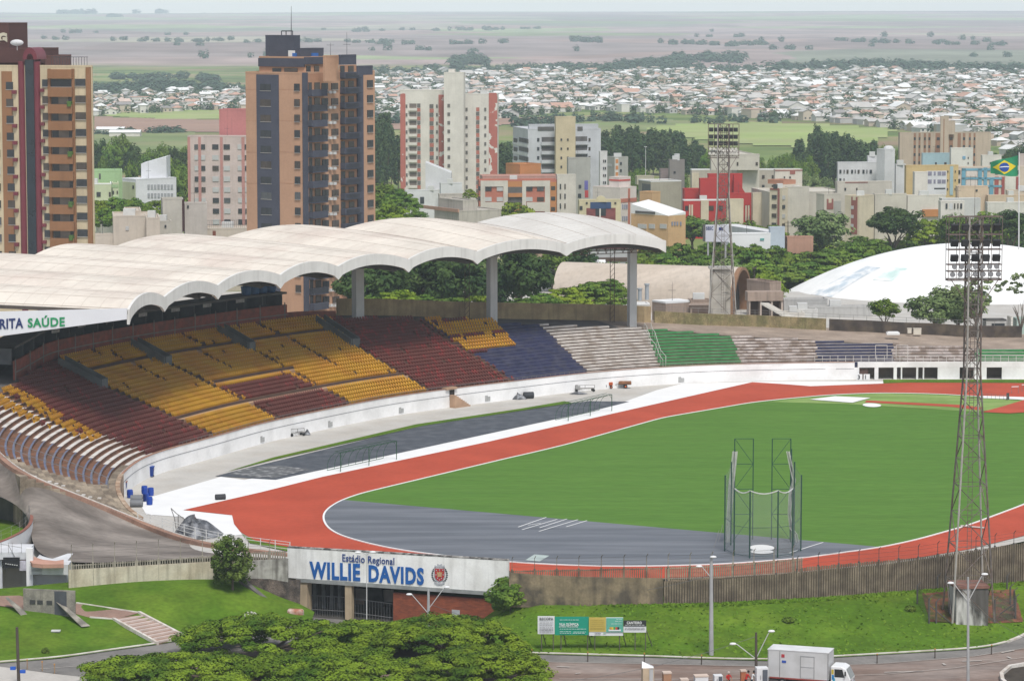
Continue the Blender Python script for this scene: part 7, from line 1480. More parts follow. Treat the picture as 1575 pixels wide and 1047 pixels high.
q = Vector((t.at(f3, 'r', 1128).x, 875, ZAT(269, 876))); b = MB(); x1 = t.at(f3, 'r', 1146).x; b.raw([(q.x, 875, q.z), (x1, 875, ZAT(297, 876)), (q.x, 875, ZAT(297, 876)), (q.x, 883, q.z), (x1, 883, ZAT(297, 876)), (q.x, 883, ZAT(297, 876))], [(0, 2, 1), (3, 4, 5), (0, 1, 4, 3), (1, 2, 5, 4), (2, 0, 3, 5)]); b.build('sloping_block', M_re, t.root); t.done()
t = Bld('apartment_block', 'greyish cream block with a pale flat roof behind the red building', 1120, 930)
f = t.blk(1062, 1064, 1232, 262, 86, plaster('warm_grey_wall', (.42, .38, .32), .1), roof=M_rw); f2 = t.blk(1092, 1134, 1168, 240, 82, M_cg, D=925); f2b = t.blk(1092, 1094, 1168, 239, 86, M_cg, 'upper_block', D=922, yb=262); t.pan(f, 'r', 1064, 1075, 266, 292, M_cm, 'cream_fin', .3); t.win(f, 'r', [(1147, 1153), (1172, 1176), (1187, 1190)], 272, 15, 2, 5, frame=False); t.win(f2b, 'r', [(1118, 1120), (1133, 1135.5), (1162, 1165.5)], 252, 1, 1, 5, frame=False); t.done()
t = Bld('apartment_block', 'cream apartment block with brown curled trim and a terracotta pergola', 1215, 850)
f = t.blk(1156, 1184, 1300, 297, 80, M_cg, D=850); f = t.blk(1184, 1203, 1212, 291, 35, M_cm, D=845); f3 = t.blk(1208, 1210, 1245, 289, 70, M_cg, 'gable_wall', D=848); f4 = t.blk(1190, 1192, 1234, 262, 82, M_cg, 'upper_block', D=868, yb=300); M_bt = plaster('brown_trim', (.26, .10, .08), .02)
t.win(f, 'l', [(1188, 1195)], 303, 14.2, 4, 6, frame=False); t.win(f, 'r', [(1203.5, 1207.5)], 304, 14.2, 4, 6, frame=False, pale=.4); t.pan(f, 'l', 1196.5, 1199.5, 291, 350, M_bt, 'brown_trim', .12); t.pan(f, 'l', 1185, 1199, 289.5, 292.5, M_bt, 'brown_trim', .13); t.pan(f4, 'r', 1192, 1234, 261.5, 263, M_bt, 'brown_trim', .1); t.pan(f4, 'r', 1215, 1223, 262, 268, M_bt, 'brown_trim', .12); t.win(f4, 'r', [(1205.5, 1207.5), (1214, 1216.5)], 273, 1, 1, 3, frame=False)
t.blk(1181, 1205, 1224, 279, 50, plaster('terracotta_tile', (.50, .24, .15)), 'pergola_roof', D=856, yb=284); t.win(f, 'l', [(1190, 1196)], 287, 1, 1, 7, frame=False, nm='pergola_opening'); t.done()
t = Bld('apartment_block', 'cream gabled block with brown columns left of the round dark tree', 1310, 830)
f = t.blk(1256, 1268, 1294, 300, 60, M_cg, D=836); f2 = t.blk(1300, 1322, 1345, 303, 40, M_cm, D=826); f3 = t.blk(1285, 1288, 1372, 281, 82, M_cg, 'upper_block', D=850); M_bt = MATS['brown_trim']
t.pan(f2, 'l', 1310, 1319.5, 303, 360, M_bt, 'brown_column', .1); t.pan(f2, 'l', 1312.5, 1317, 303, 308, M_cm, 'cream_notch', .14); t.win(f2, 'l', [(1310, 1314)], 319, 14, 3, 5, frame=False, pale=1); t.pan(f, 'r', 1272, 1282, 306, 322, M_bt, 'brown_column', .1); t.pan(f, 'r', 1274.5, 1279, 306, 312, M_cm, 'cream_notch', .14); t.pan(f, 'r', 1283, 1294, 309, 330, M_gg, 'grey_bay', .1)
t.win(f3, 'r', [(1299, 1301.5), (1317, 1319)], 291, 1, 1, 4, frame=False); t.pan(f3, 'r', 1300, 1335, 280, 281.4, M_bt, 'brown_trim', .1); t.done()
t = Bld('apartment_block', 'cream walls stepping down to the right behind the round dark tree', 1400, 835)
f = t.blk(1343, 1346, 1395, 300, 78, M_cg); f2 = t.blk(1392, 1396, 1455, 302, 78, plaster('soft_white_wall', (.66, .62, .55), .1), D=838); t.pan(f2, 'r', 1419, 1450, 322, 333, M_og, 'orange_wall', .6, .2); t.done()
M_wh = plaster('cool_white_wall', (.66, .66, .66), .1)
t = Bld('office_building', 'white office block with a tall blank curved tower', 1340, 905)
f = t.blk(1287, 1289, 1352, 251, 84, M_wh); t.win(f, 'r', [(1291, 1294), (1297.5, 1299), (1302, 1305), (1309, 1312), (1314.5, 1316), (1319, 1322), (1326.5, 1329.5), (1332.5, 1334), (1337.5, 1341)], 264, 1, 1, 5.5, frame=False); t.win(f, 'r', [(1291, 1294), (1297.5, 1299)], 277, 1, 1, 5, frame=False); t.blk(1333, 1335, 1350, 241, 84, M_wh, D=908, yb=256)
f2 = t.blk(1348, 1361, 1376, 231, 50, M_wh, 'curved_tower', D=898); q = f2['C']; b = MB(); b.lathe((GD(1368, 231, 899).x, 901, f2['z1'] - .3), [(1.5, 0), (1.5, .6), (1.3, 1.1), (.8, 1.4), (0, 1.5)], 16); b.build('rounded_cap', M_wh, t.root); f3 = t.blk(1376, 1378, 1393, 254, 80, M_wh, D=903); t.done()
M_bg = plaster('sandy_beige_wall', (.50, .40, .31), .2); M_bb = plaster('brown_recess', (.28, .15, .09), .05)
t = Bld('office_building', 'sandy beige ribbed building with a taller central pylon on the right', 1450, 1150)
f = t.blk(1381, 1384, 1523, 205, 86, M_bg)
for a, c in ((1404.5, 1408), (1412, 1415), (1420, 1423.5), (1427, 1430.5), (1438, 1445), (1459, 1465), (1472, 1477), (1480, 1484), (1489, 1492.5), (1496.5, 1499.5)): t.pan(f, 'r', a, c, 205, 265, M_bb, 'recess_strip', .05)
for k in range(5): t.win(f, 'r', [(1404.8, 1407.6), (1412.2, 1414.8), (1420.3, 1423.2), (1427.3, 1430), (1440, 1444.5), (1460, 1464), (1480.3, 1483.5), (1489.3, 1492), (1496.8, 1499.2)], 213.5 + 12.2 * k, 1, 1, 4.2, frame=False)
f2 = t.blk(1445, 1447, 1458, 180, 84, M_bg, 'pylon', D=1142); t.blk(1457, 1459, 1468, 187, 84, M_bg, 'pylon', D=1150, yb=207); t.pan(f2, 'r', 1450, 1451.5, 183, 260, M_bb, 'recess_strip', .05); t.done()
M_lb = plaster('light_blue_wall', (.36, .50, .54), .05); M_yw = plaster('warm_yellow_wall', (.60, .45, .22), .05); M_bl = plaster('teal_blue_frame', (.14, .32, .42), .02)
t = Bld('apartment_block', 'light blue roof block beside a white angular gable on the right', 1440, 960)
f = t.blk(1417, 1419, 1462, 237, 84, M_lb); t.win(f, 'r', [(1438, 1440.5), (1452, 1455.5)], 252, 1, 1, 4.5, frame=False); f2 = t.blk(1460, 1463, 1496, 229, 82, plaster('cream_white_gable', (.68, .66, .60), .05), 'white_gable', D=955); t.win(f2, 'r', [(1480, 1484.5)], 242.5, 1, 1, 4.5, frame=False, m=mat('blue_window', (.16, .3, .42), .3)); t.win(f2, 'r', [(1488, 1489.5)], 243, 8, 2, 3, frame=False); t.done()
t = Bld('apartment_block', 'yellow framed white apartments with long window rows on the right', 1430, 880)
f = t.blk(1391, 1394, 1474, 256, 82, M_yw); f1 = t.blk(1404, 1407, 1427, 266, 82, M_wt, 'white_wing', D=872); t.pan(f, 'r', 1425, 1456, 263, 300, plaster('white_infill', (.70, .70, .72), .04), 'white_infill', .1); t.win(f, 'r', [(1427, 1433), (1436, 1439), (1442, 1447.5), (1448.5, 1454.5)], 267, 12.3, 2, 6, frame=False, m=mat('lilac_window', (.22, .21, .27), .3)); t.win(f, 'r', [(1437, 1454)], 290, 1, 1, 2, frame=False); t.pan(f, 'r', 1461, 1466, 256, 300, M_lb, 'blue_strip', .15); t.win(f, 'r', [(1457, 1458.5), (1468.5, 1470)], 264, 13.5, 3, 3, frame=False); t.done()
t = Bld('apartment_block', 'white and peach apartments laced with teal blue frames beside the flag', 1510, 900)
f = t.blk(1468, 1471, 1600, 258, 84, plaster('peach_white_wall', (.66, .55, .45), .05))
for a, c, y0, y1 in ((1479, 1541, 259, 262.5), (1479, 1541, 273, 276), (1479, 1541, 285, 288), (1479, 1485, 259, 288), (1504, 1510, 259, 288), (1513, 1518, 258, 300), (1522, 1528, 275, 303)): t.pan(f, 'r', a, c, y0, y1, M_bl, 'blue_frame', .25)
for a, c in ((1486, 1503),): t.pan(f, 'r', a, c, 263, 272, M_pl, 'pale_panel', .2); t.pan(f, 'r', a, c, 277, 285, M_pl, 'pale_panel', .2)
for a, c in ((1530, 1536), (1540.5, 1545), (1563, 1567)): t.pan(f, 'r', a, c, 272, 303, mat('wine_panel', (.28, .07, .06), .8), 'wine_panel', .2)
t.win(f, 'r', [(1472, 1477), (1480, 1484.5), (1505, 1509), (1530.5, 1535.5), (1541, 1544.5), (1563.5, 1567)], 265, 13.3, 3, 6, frame=False); t.pan(f, 'r', 1546, 1562, 268, 300, M_wt, 'white_bay', .2); t.done()
t = Bld('low_building', 'long pale peach low building with stepped roof below the blue framed apartments', 1500, 845)
f = t.blk(1470, 1473, 1520, 288, 84, plaster('light_peach_wall', (.64, .50, .36), .06)); t.blk(1517, 1520, 1600, 302, 84, MATS['light_peach_wall'], D=843); t.blk(1547, 1549, 1600, 294, 84, plaster('cream_stair_block', (.62, .53, .40)), D=848); t.win(f, 'r', [(1501, 1504)], 293, 1, 1, 3, frame=False); t.done()
t = Bld('low_building', 'white low house with a dark windowed porch in front of the peach building', 1480, 800)
f = t.blk(1445, 1449, 1509, 307, 82, plaster('grey_white_wall', (.60, .60, .57), .1)); f2 = t.blk(1444, 1447, 1484, 311, 84, M_wt, 'porch', D=796); t.win(f2, 'r', [(1455, 1458), (1468, 1470), (1473, 1475), (1477.5, 1480.5)], 317, 1, 1, 8, frame=False); t.pan(f2, 'r', 1461, 1466, 313, 322, M_sw, 'pale_door', .06); t.done()
t = Bld('low_building', 'white garden wall and shed at the right edge behind the flag pole', 1550, 800); t.blk(1516, 1519, 1600, 313, 84, plaster('white_boundary_wall', (.68, .65, .58), .15)); t.done()
t = Bld('office_building', 'white walled block behind the flag with small rooms', 1560, 1000); f = t.blk(1508, 1511, 1540, 240, 84, M_wt); t.win(f, 'r', [(1522, 1524)], 251, 1, 1, 3, frame=False); t.blk(1566, 1568, 1640, 238, 84, plaster('pinkish_white_wall', (.60, .50, .46)), D=960); t.done()
M_gr = plaster('leaf_green_wall', (.30, .43, .23), .1); M_lg = plaster('pale_green_wall', (.55, .60, .40), .06); M_bw2 = plaster('brilliant_white_wall', (.76, .77, .79), .03)
t = Bld('apartment_block', 'green and pale green stepped block at the left behind the first tower', 165, 830); f = t.blk(120, 122, 188, 264, 82, M_gr); f1 = t.blk(120, 122, 171, 284, 82, M_lg, D=822, roof=M_rw); f2 = t.blk(171, 173, 182, 283, 82, M_lg, D=824); t.pan(f, 'r', 152, 155, 267, 276, M_shd, 'window', .05); t.win(f1, 'r', [(148, 154.5), (167, 170)], 299, 1, 1, 7, frame=False); t.win(f2, 'r', [(173, 175), (179, 181)], 296, 1, 1, 5, frame=False); t.pan(f2, 'r', 171.5, 181.5, 284, 289, M_gr, 'green_panel', .1); t.pan(f2, 'r', 171.5, 181.5, 302, 305, M_gr, 'green_panel', .3); t.done()
t = Bld('apartment_block', 'brilliant white building with a sloping roof block beside the green one', 230, 850); f = t.blk(187, 209, 271, 277, 48, M_bw2); t.pan(f, 'l', 187, 208, 280, 320, M_lg, 'green_face', .1); t.win(f, 'l', [(204, 206.5)], 288, 1, 1, 5, frame=False)
for k in range(2): t.win(f, 'r', [(226.5 + 5.1 * i, 229.6 + 5.1 * i) for i in range(8)], 287.5 - .0 + 13.2 * k, 1, 1, 7, frame=False, m=mat('soft_grey_window', (.33, .34, .36), .4))
q0, q1 = GD(217, 256, 858), GD(256, 256, 858); z = lambda y: ZAT(y, 858); b = MB(); b.raw([(q0.x, 858, z(280)), (q1.x, 858, z(280)), (q1.x, 858, z(241)), (q0.x, 858, z(252)), (q0.x, 868, z(280)), (q1.x, 868, z(280)), (q1.x, 868, z(241)), (q0.x, 868, z(252))], [(0, 1, 2, 3), (7, 6, 5, 4), (0, 4, 5, 1), (1, 5, 6, 2), (2, 6, 7, 3), (3, 7, 4, 0)]); b.build('sloping_block', M_bw2, t.root); t.done()
t = Bld('low_building', 'beige rendered house with a raised box just above the canopy at left', 205, 640); f = t.blk(172, 174, 231, 334, 82, plaster('warm_beige_wall', (.56, .49, .41), .15)); t.blk(190, 192, 216, 326, 82, MATS['warm_beige_wall'], 'roof_box', D=645, yb=338); t.blk(222, 225, 245, 337, 82, MATS['warm_beige_wall'], D=636); t.win(f, 'r', [(192, 197)], 351, 1, 1, 6, frame=False, pale=.5); t.done()
t = Bld('low_building', 'grey beige block with dark vertical slit and small red door above the canopy', 280, 650); f = t.blk(247, 250, 281, 307, 78, plaster('grey_beige_wall', (.50, .47, .41), .12)); f2 = t.blk(282, 284, 318, 314, 80, plaster('taupe_beige_wall', (.45, .41, .37), .12), D=652); t.pan(f, 'r', 279.5, 283, 307, 356, mat('dark_maroon_slit', (.05, .02, .02), .8), 'slit', .1); t.win(f2, 'r', [(287, 290)], 318, 1, 1, 4, frame=False); f3 = t.blk(237, 240, 263, 342, 80, MATS['grey_beige_wall'], D=646); t.pan(f3, 'r', 239.5, 245, 344, 354, mat('brown_red_door', (.18, .06, .04), .8), 'door', .05); t.win(f3, 'r', [(252, 255)], 348, 1, 1, 4, frame=False); t.done()
t = Bld('low_building', 'low beige terrace building with railings right above the canopy crest', 345, 655); f = t.blk(314, 317, 392, 353, 82, MATS['warm_beige_wall']); t.pan(f, 'r', 326, 331, 355, 364, MATS['brown_red_door'], 'door', .05); b = MB()
for x in np.arange(315, 392, 3): q = t.at(f, 'r', x); b.tube((q.x, q.y, f['z1']), (q.x, q.y, f['z1'] + 1.9), .03, n=4)
q0, q1 = t.at(f, 'r', 315), t.at(f, 'r', 391)
for h in (1, 1.9): b.tube((q0.x, q0.y, f['z1'] + h), (q1.x, q1.y, f['z1'] + h), .04, n=4)
b.build('terrace_railing', MATS['dark_railing'], t.root); t.done()
t = Bld('low_building', 'small white house among trees between the left tower and the canopy', 160, 720); f = t.blk(146, 148, 172, 339, 80, M_wt); t.win(f, 'r', [(150, 153), (158, 162)], 346, 1, 1, 4, frame=False); t.done()
t = Bld('low_building', 'white wall house low behind the canopy beside the small white house', 165, 640); f = t.blk(140, 142, 176, 362, 80, MATS['warm_beige_wall']); t.done()
M_bv = mat('cream_shell_concrete', (.60, .52, .44), .9, .08, .2, (.48, .40, .32), .6, sc3=(.3, 1, 1), streak=.15, fine=.06); M_bk = plaster('brown_arch_lining', (.25, .14, .08), .1); M_cc = plaster('raw_brown_concrete', (.33, .25, .20), .45)
vh = empty('vaulted_hall', GD(1060, 480, 590), 'cream barrel vaulted hall with an arched brown end behind the back wall', 'hall'); D = 590
xa, xb = GD(930, 450, 592).x, GD(1133, 450, 592).x; b = MB(); rr2 = 6.6; z0 = -.3; rows = []
zt = ZAT(415, 590) - z0; prof = [(-rr2 * math.cos(a), zt * math.sin(a) ** .8) for a in np.linspace(0, math.pi, 22)]
ax_, cx2 = Vector((.94, -.34, 0)), Vector((.34, .94, 0)); E_c = Vector((GD(1122, 450, 590).x, 590, 0)) + cx2 * rr2
def arc(s, k=1): return [E_c + ax_ * s + cx2 * c * k + Vector((0, 0, z0 + h * (1 if k == 1 else .94))) for c, h in prof]
b.grid([arc(s) for s in np.linspace(-36, 0, 10)]); b.build('vault_shell', M_bv, vh, smooth=True)
b = MB(); A_, E1, I_, I0 = arc(0), arc(.9), arc(.9, .9), arc(-1.5, .9); b.grid([A_, E1], 0); b.grid([E1, I_], 0); b.grid([I_, I0], 1); b.build('arch_end', [M_bk, M_bk], vh); b = MB(); b.face(I0); b.build('end_glazing', mat('dark_hall_end', (.05, .045, .04), .7), vh)
an = Bld('concrete_annex', 'raw brown concrete annex with deep bays and a white ramp beside the vaulted hall', 1180, 575)
f = an.blk(1150, 1152, 1202, 461, 84, M_cc, 'deep_wall'); 
for a, c in ((1151, 1152.5), (1167.5, 1170), (1184.5, 1187), (1200, 1203)): an.pan(f, 'r', a, c, 460, 500, plaster('pale_concrete_fin', (.45, .37, .31), .3), 'fin', 2.2, .2)
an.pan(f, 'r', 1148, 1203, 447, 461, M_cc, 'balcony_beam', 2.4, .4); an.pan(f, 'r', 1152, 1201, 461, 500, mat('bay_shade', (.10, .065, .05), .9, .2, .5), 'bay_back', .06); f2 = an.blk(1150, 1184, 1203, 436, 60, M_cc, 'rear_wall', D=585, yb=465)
b = MB(); p, q = GD(1170, 468, 571), GD(1202, 486, 569); b.obox(p, q - p, (1.4, -.6, 0), (0, 0, .35)); b.obox(q - Vector((0, .6, 0)), (2.4, 0, 0), (0, -1.2, 0), (0, 0, .35)); b.build('white_ramp', M_wt, an.root); an.done()
an = Bld('concrete_annex', 'low brown concrete annex with a pale flat roof in front of the vaulted hall', 1040, 572); f = an.blk(1004, 1024, 1066, 467, 60, M_cc, roof=M_rw, D=568); f2 = an.blk(1060, 1062, 1094, 463, 84, M_cc, D=570); an.pan(f2, 'r', 1066, 1093, 475, 500, MATS['bay_shade'], 'dark_bay', .06); an.pan(f2, 'r', 1060, 1094, 466, 469, plaster('pale_lip', (.46, .36, .30)), 'lip', .4)
b = MB(); zz = f['z1'] + .32; P = [f['C'], f['C'] + f['u'] * f['Lu'], f['C'] + f['u'] * f['Lu'] + f['v'] * f['Lv'], f['C'] + f['v'] * f['Lv']]; b.face([(p.x, p.y, zz) for p in P]); b.build('flat_roof', M_rw, an.root); an.done()
t = Bld('shed', 'long pale shed with a dark red roof line behind the column', 920, 590); f = t.blk(865, 868, 1000, 470, 84, plaster('mottled_grey_wall', (.42, .40, .37), .4), roof=M_rw); t.pan(f, 'r', 892, 962, 461.5, 465, mat('dark_red_gutter', (.16, .035, .04), .8), 'red_gutter', .4); f2 = t.blk(905, 908, 962, 452, 84, MATS['mottled_grey_wall'], D=598); f3 = t.blk(910, 912, 962, 469, 84, M_rw, 'white_roof', D=586); t.done()
for k, (x, y0, y1) in enumerate(((984, 445, 462), (995, 438, 461))):
 q = GD(x, y1, 566); b = MB(); h_ = (y1 - y0) * 566 / F; b.tube(q, q + Vector((0, 0, h_)), .38, n=10); b.tube(q + Vector((0, 0, h_)), q + Vector((0, 0, h_ + .25)), .5, n=10); o = b.build('roof_vent', mat('blue_grey_vent', (.40, .43, .46), .5), None, q); tag(o, 'pale blue grey roof vent in front of the vaulted hall, the ' + ('shorter left one' if k == 0 else 'taller right one'), 'vent', 'roof vents')
t = Bld('warehouse', 'white sheet roof of a warehouse between trees under the canopy end', 860, 640); f = t.blk(820, 823, 926, 412, 84, plaster('white_sheet_wall', (.66, .64, .61), .2, .1), par=False); b = MB(); P = f; z1 = f['z1']; b.face([(f['C'].x - 2, f['C'].y - 1, z1 - 2.5), (f['C'].x + 15, f['C'].y - 1, z1 - 2.5), (f['C'].x + 15, f['C'].y + 14, z1 + .6), (f['C'].x - 2, f['C'].y + 14, z1 + .6)]); b.build('sheet_roof', M_rw, t.root); t.done()
t = Bld('low_building', 'grey building with a maroon roof line seen under the open truss', 935, 700); f = t.blk(905, 908, 975, 379, 84, plaster('light_grey_wall', (.50, .50, .51), .1)); t.pan(f, 'r', 905, 975, 379, 382.5, mat('maroon_gutter', (.14, .03, .045), .8), 'maroon_gutter', .3); t.win(f, 'r', [(915, 965)], 399, 1, 1, 6, frame=False, m=MATS['bay_shade']); t.done()
t = Bld('low_building', 'long white low building with pale blue end wall among the tree belt', 1165, 690); f = t.blk(1110, 1183, 1208, 357, 70, M_sw, par=False); f1 = t.blk(1118, 1121, 1186, 361, 80, M_rw, D=684); f2 = t.blk(1183, 1185, 1208, 351, 80, plaster('pale_blue_wall', (.52, .58, .64), .03), D=686); t.win(f1, 'r', [(1170, 1176)], 368, 1, 1, 3, frame=False, m=mat('green_window', (.1, .3, .27), .5)); t.blk(1208, 1211, 1252, 366, 80, plaster('terracotta_shed', (.42, .24, .17)), D=692); t.done()
sg = empty('roof_sign', GD(1103, 377, 665), 'white rooftop sign reading SESC above the tree belt', 'sign'); D = 665; a, c = GD(1085, 372, D), GD(1121, 346, D); b = MB(); b.obox(a, (c.x - a.x, 0, 0), (0, .5, 0), (0, 0, c.z - a.z)); b.build('board', mat('lilac_white_board', (.62, .62, .67), .7, .04, 1), sg); b = MB(); b.obox(a - Vector((.55, -.02, -.1)), (.53, 0, 0), (0, .5, 0), (0, 0, c.z - a.z)); b.build('board_edge', M_shd, sg)
text_obj('SESC', 1.0, Vector((GD(1086, 353, D).x, D - .04, ZAT(353.5, D))), (1, 0, 0), mat('sign_navy', (.03, .04, .15), .6), sg, 'lettering', bold=.03, width=1.55)
b = MB(); q = GD(1109, 352, D - .05); b.box(q, (.9, .05, .6)); b.build('emblem', MATS['sign_navy'], sg)
for x in (1089, 1116): b = MB(); q = GD(x, 372, D + .3); b.tube(q, q - Vector((0, 0, 9)), .2, n=6); b.build('post', M_cpole, sg)
dm = empty('domed_gymnasium', GD(1490, 500, 640), 'huge white shell dome of a gymnasium behind the dark back wall at right', 'dome'); DX = GD(1490, 440, 645).x; Rr_ = 285 * 640 / F; h_ = ZAT(377.5, 640) + 1.0
def dpt(r_, t, e=0): return (DX + Rr_ * r_ * math.cos(t), 645 + Rr_ * .9 * r_ * math.sin(t), -1.0 + h_ * (1 - r_ * r_) + e)
b = MB(); b.grid([[dpt(r_, t) for t in np.linspace(0, 2 * math.pi, 65)] for r_ in np.linspace(0, 1, 26)]); b.build('shell', mat('white_shell_paint', (.90, .90, .88), .85, .04, .12, (.74, .76, .75), .5, thr=(.52, .66), fine=.02), dm, smooth=True)
M_turq = mat('faded_turquoise_paint', (.56, .72, .68), .9, .1, .4, (.88, .88, .87), 1, thr=(.36, .58)); M_bls = mat('faded_blue_paint', (.52, .60, .66), .9, .1, .5, (.88, .88, .87), 1, thr=(.38, .6))
def shellpatch(t0, t1, r0, r1, m): b = MB(); b.grid([[dpt(r_, t, .05) for t in np.linspace(t0, t1, 12)] for r_ in np.linspace(r0, r1, 8)]); b.build('faded_patch', m, dm, smooth=True)
shellpatch(3.5, 3.72, .62, .95, M_bls); shellpatch(3.85, 4.02, .60, .76, M_turq)
t = Bld('low_building', 'low pale grey walls and stairs at the foot of the dome beside the annex', 1270, 590); M_pg = plaster('pale_grey_wall', (.50, .49, .47), .2); t.blk(1203, 1206, 1275, 462, 84, M_pg); t.blk(1238, 1241, 1345, 474, 84, M_pg, D=586); t.blk(1205, 1208, 1240, 483, 84, M_wt, D=582); f = t.blk(1215, 1217, 1260, 478, 84, plaster('white_low_wall', (.66, .65, .62), .2), D=584); t.done()
t = Bld('low_building', 'grey kiosk with a dark window at the right end of the back wall', 1555, 560); f = t.blk(1515, 1517, 1552, 494, 84, plaster('light_kiosk_wall', (.55, .53, .50), .2), roof=M_shd); t.win(f, 'r', [(1529, 1549)], 500, 1, 1, 6, frame=False); t.blk(1562, 1564, 1620, 492, 84, plaster('mint_wall', (.36, .45, .40), .1), D=552); t.blk(1553, 1555, 1562, 490, 84, M_wt, D=551); t.done()
for k, (x, y, w_, h_) in enumerate(((1399, 509, 6, 7), (1411, 510, 12, 9))):
 D = 505; q = GD(x, y + h_ / 2, D); b = MB(); b.obox(q - Vector((w_ * D / F / 2, 0, 0)), (w_ * D / F, 0, 0), (0, .6, 0), (0, 0, h_ * D / F)); b.obox(q - Vector((w_ * D / F / 2 + .05, .05, -h_ * D / F)), (w_ * D / F + .1, 0, 0), (0, .7, 0), (0, 0, .07)); o = b.build('white_cabinet', mat('cream_cabinet', (.70, .64, .54), .8, .08, 1), None, q); tag(o, 'cream cabinet against the dark back wall, the ' + ('small left one' if k == 0 else 'wide right one'), 'cabinet', 'cream cabinets by the back wall')
o = (lambda q: (lambda b: (b.obox(q, (2.1, 0, 0), (0, 1.2, 0), (0, 0, .35)), b.obox(q + Vector((.2, .1, .35)), (1.7, 0, 0), (0, 1.0, 0), (0, 0, .12)), b.build('white_bench', M_white, None, q))[-1])(MB()))(GD(1364, 515, 500)); tag(o, 'flat white bench slab on the dusty slope below the back wall', 'bench')
fl = empty('national_flag', GD(1567, 380, 600), 'Brazilian flag flying from a tall white pole at the right edge', 'flag'); D = 600
b = MB(); b.tube(GD(1567, 384, D), GD(1567.5, 234, D), .13, .08, 8); b.build('pole', mat('white_flag_pole', (.75, .75, .75), .5, .03, 1), fl)
def fpt(u_, v_, off_=0):
 """u 0 at the pole .. 1 at the fly, v 0 top .. 1 bottom; a waving cloth"""
 x = 1565.5 - 42 * u_; y = 239 + 7 * u_ * (1 - v_) + (32 - 6 * u_ * (.5)) * v_ + 2.5 * math.sin(u_ * 5) * .5 + 5.5 * u_ ** 2 * (1 - v_) * .9; q = GD(x, y, D + .55 * math.sin(u_ * 7 + v_)); return q + Vector((0, -off_, 0))
b = MB(); b.grid([[fpt(u_, v_) for v_ in np.linspace(0, 1, 12)] for u_ in np.linspace(0, 1, 24)]); b.build('green_field', mat('flag_green', (.02, .22, .10), .8, .08, .8), fl, smooth=True)
b = MB(); rows = []
for k in np.linspace(-1, 1, 21): w_ = 1 - abs(k); rows.append([fpt(.5 + .43 * k, .5 + .42 * w_ * q, .05) for q in np.linspace(-1, 1, 9)])
b.grid(rows); b.build('yellow_rhombus', mat('flag_yellow', (.75, .58, .02), .8), fl)
b = MB(); rows = []
for r_ in np.linspace(0, 1, 5): rows.append([fpt(.5 + .185 * r_ * math.cos(a), .5 + .27 * r_ * math.sin(a), .10) for a in np.linspace(0, 6.283, 25)])
b.grid(rows); b.build('blue_disc', mat('flag_blue', (.015, .06, .27), .8), fl)
b = MB(); rows = [[fpt(.5 + .185 * k * .97, .5 + .27 * (.12 * (1 - k * k) * -1 + .06 * k + d), .14) for d in (-.09, .09)] for k in np.linspace(-1, 1, 12)]; b.grid(rows); b.build('white_band', M_white, fl)
for k, (px, y0, y1, D, lab) in enumerate(((858, 408, 445, 610, 'dark utility pole with cross arms in front of the white warehouse roof'), (993, 226, 266, 1030, 'tall pale street lamp before the eucalyptus grove'), (1160, 412, 432, 600, 'grey pole beside the far tower plinth'), (1212, 340, 372, 740, 'thin utility pole among the belt trees'))):
 q = GD(px, y1, D); t_ = GD(px, y0, D); b = MB(); b.tube(q - Vector((0, 0, 3)), t_, .14, .1, 6)
 if k in (0, 3):
  for h_ in (.4, 1.3): b.obox(t_ + Vector((-.9, -.05, -h_)), (1.8, 0, 0), (0, .1, 0), (0, 0, .1))
 else: b.box(t_ + Vector((0, -.3, 0)), (.9, .4, .25))
 o = b.build('utility_pole' if k in (0, 3) else 'lamp_pole', M_wpole if k != 1 else M_arm, None, q); tag(o, lab, 'pole')
def leafmat(nm, c, c2, rnd=.15):
 m = mat(nm, c, .8, .22, .45, c2, .85, spec=.12, rnd=rnd, thr=(.38, .62))
 return m
M_lg1 = leafmat('mid_green_leaf', (.062, .125, .018), (.135, .20, .026)); M_lgd = leafmat('dark_green_leaf', (.024, .054, .017), (.058, .10, .024)); M_lgb = leafmat('bright_lime_leaf', (.10, .16, .012), (.19, .25, .022)); M_lgg = leafmat('grey_green_leaf', (.10, .15, .05), (.19, .245, .09)); M_lge = leafmat('eucalyptus_leaf', (.035, .07, .03), (.075, .115, .042))
M_bark = mat('grey_brown_bark', (.13, .10, .075), .95, .25, 2)
def quads(C, size, Nrm, rng, asp=1.5):
 """arrays of leaf quads: centres, sizes, rough normals -> verts (4n,3)"""
 n = len(C); r = rng.normal(size=(n, 3)); u = np.cross(Nrm, r); u /= np.linalg.norm(u, axis=1)[:, None] + 1e-9; v = np.cross(Nrm, u); v /= np.linalg.norm(v, axis=1)[:, None] + 1e-9
 u *= (size * asp * .5)[:, None]; v *= (size * .5)[:, None]
 return np.stack([C - u, C - v * .9, C + u, C + v * .9], 1).reshape(-1, 3)
def fast_mesh(name, V, m):
 n = len(V) // 4; me = bpy.data.meshes.new(name); me.vertices.add(len(V)); me.vertices.foreach_set('co', V.astype(np.float32).ravel()); me.loops.add(4 * n); me.loops.foreach_set('vertex_index', np.arange(4 * n, dtype=np.int32)); me.polygons.add(n); me.polygons.foreach_set('loop_start', np.arange(0, 4 * n, 4, dtype=np.int32)); me.materials.append(m); me.update(); me.validate(); return me
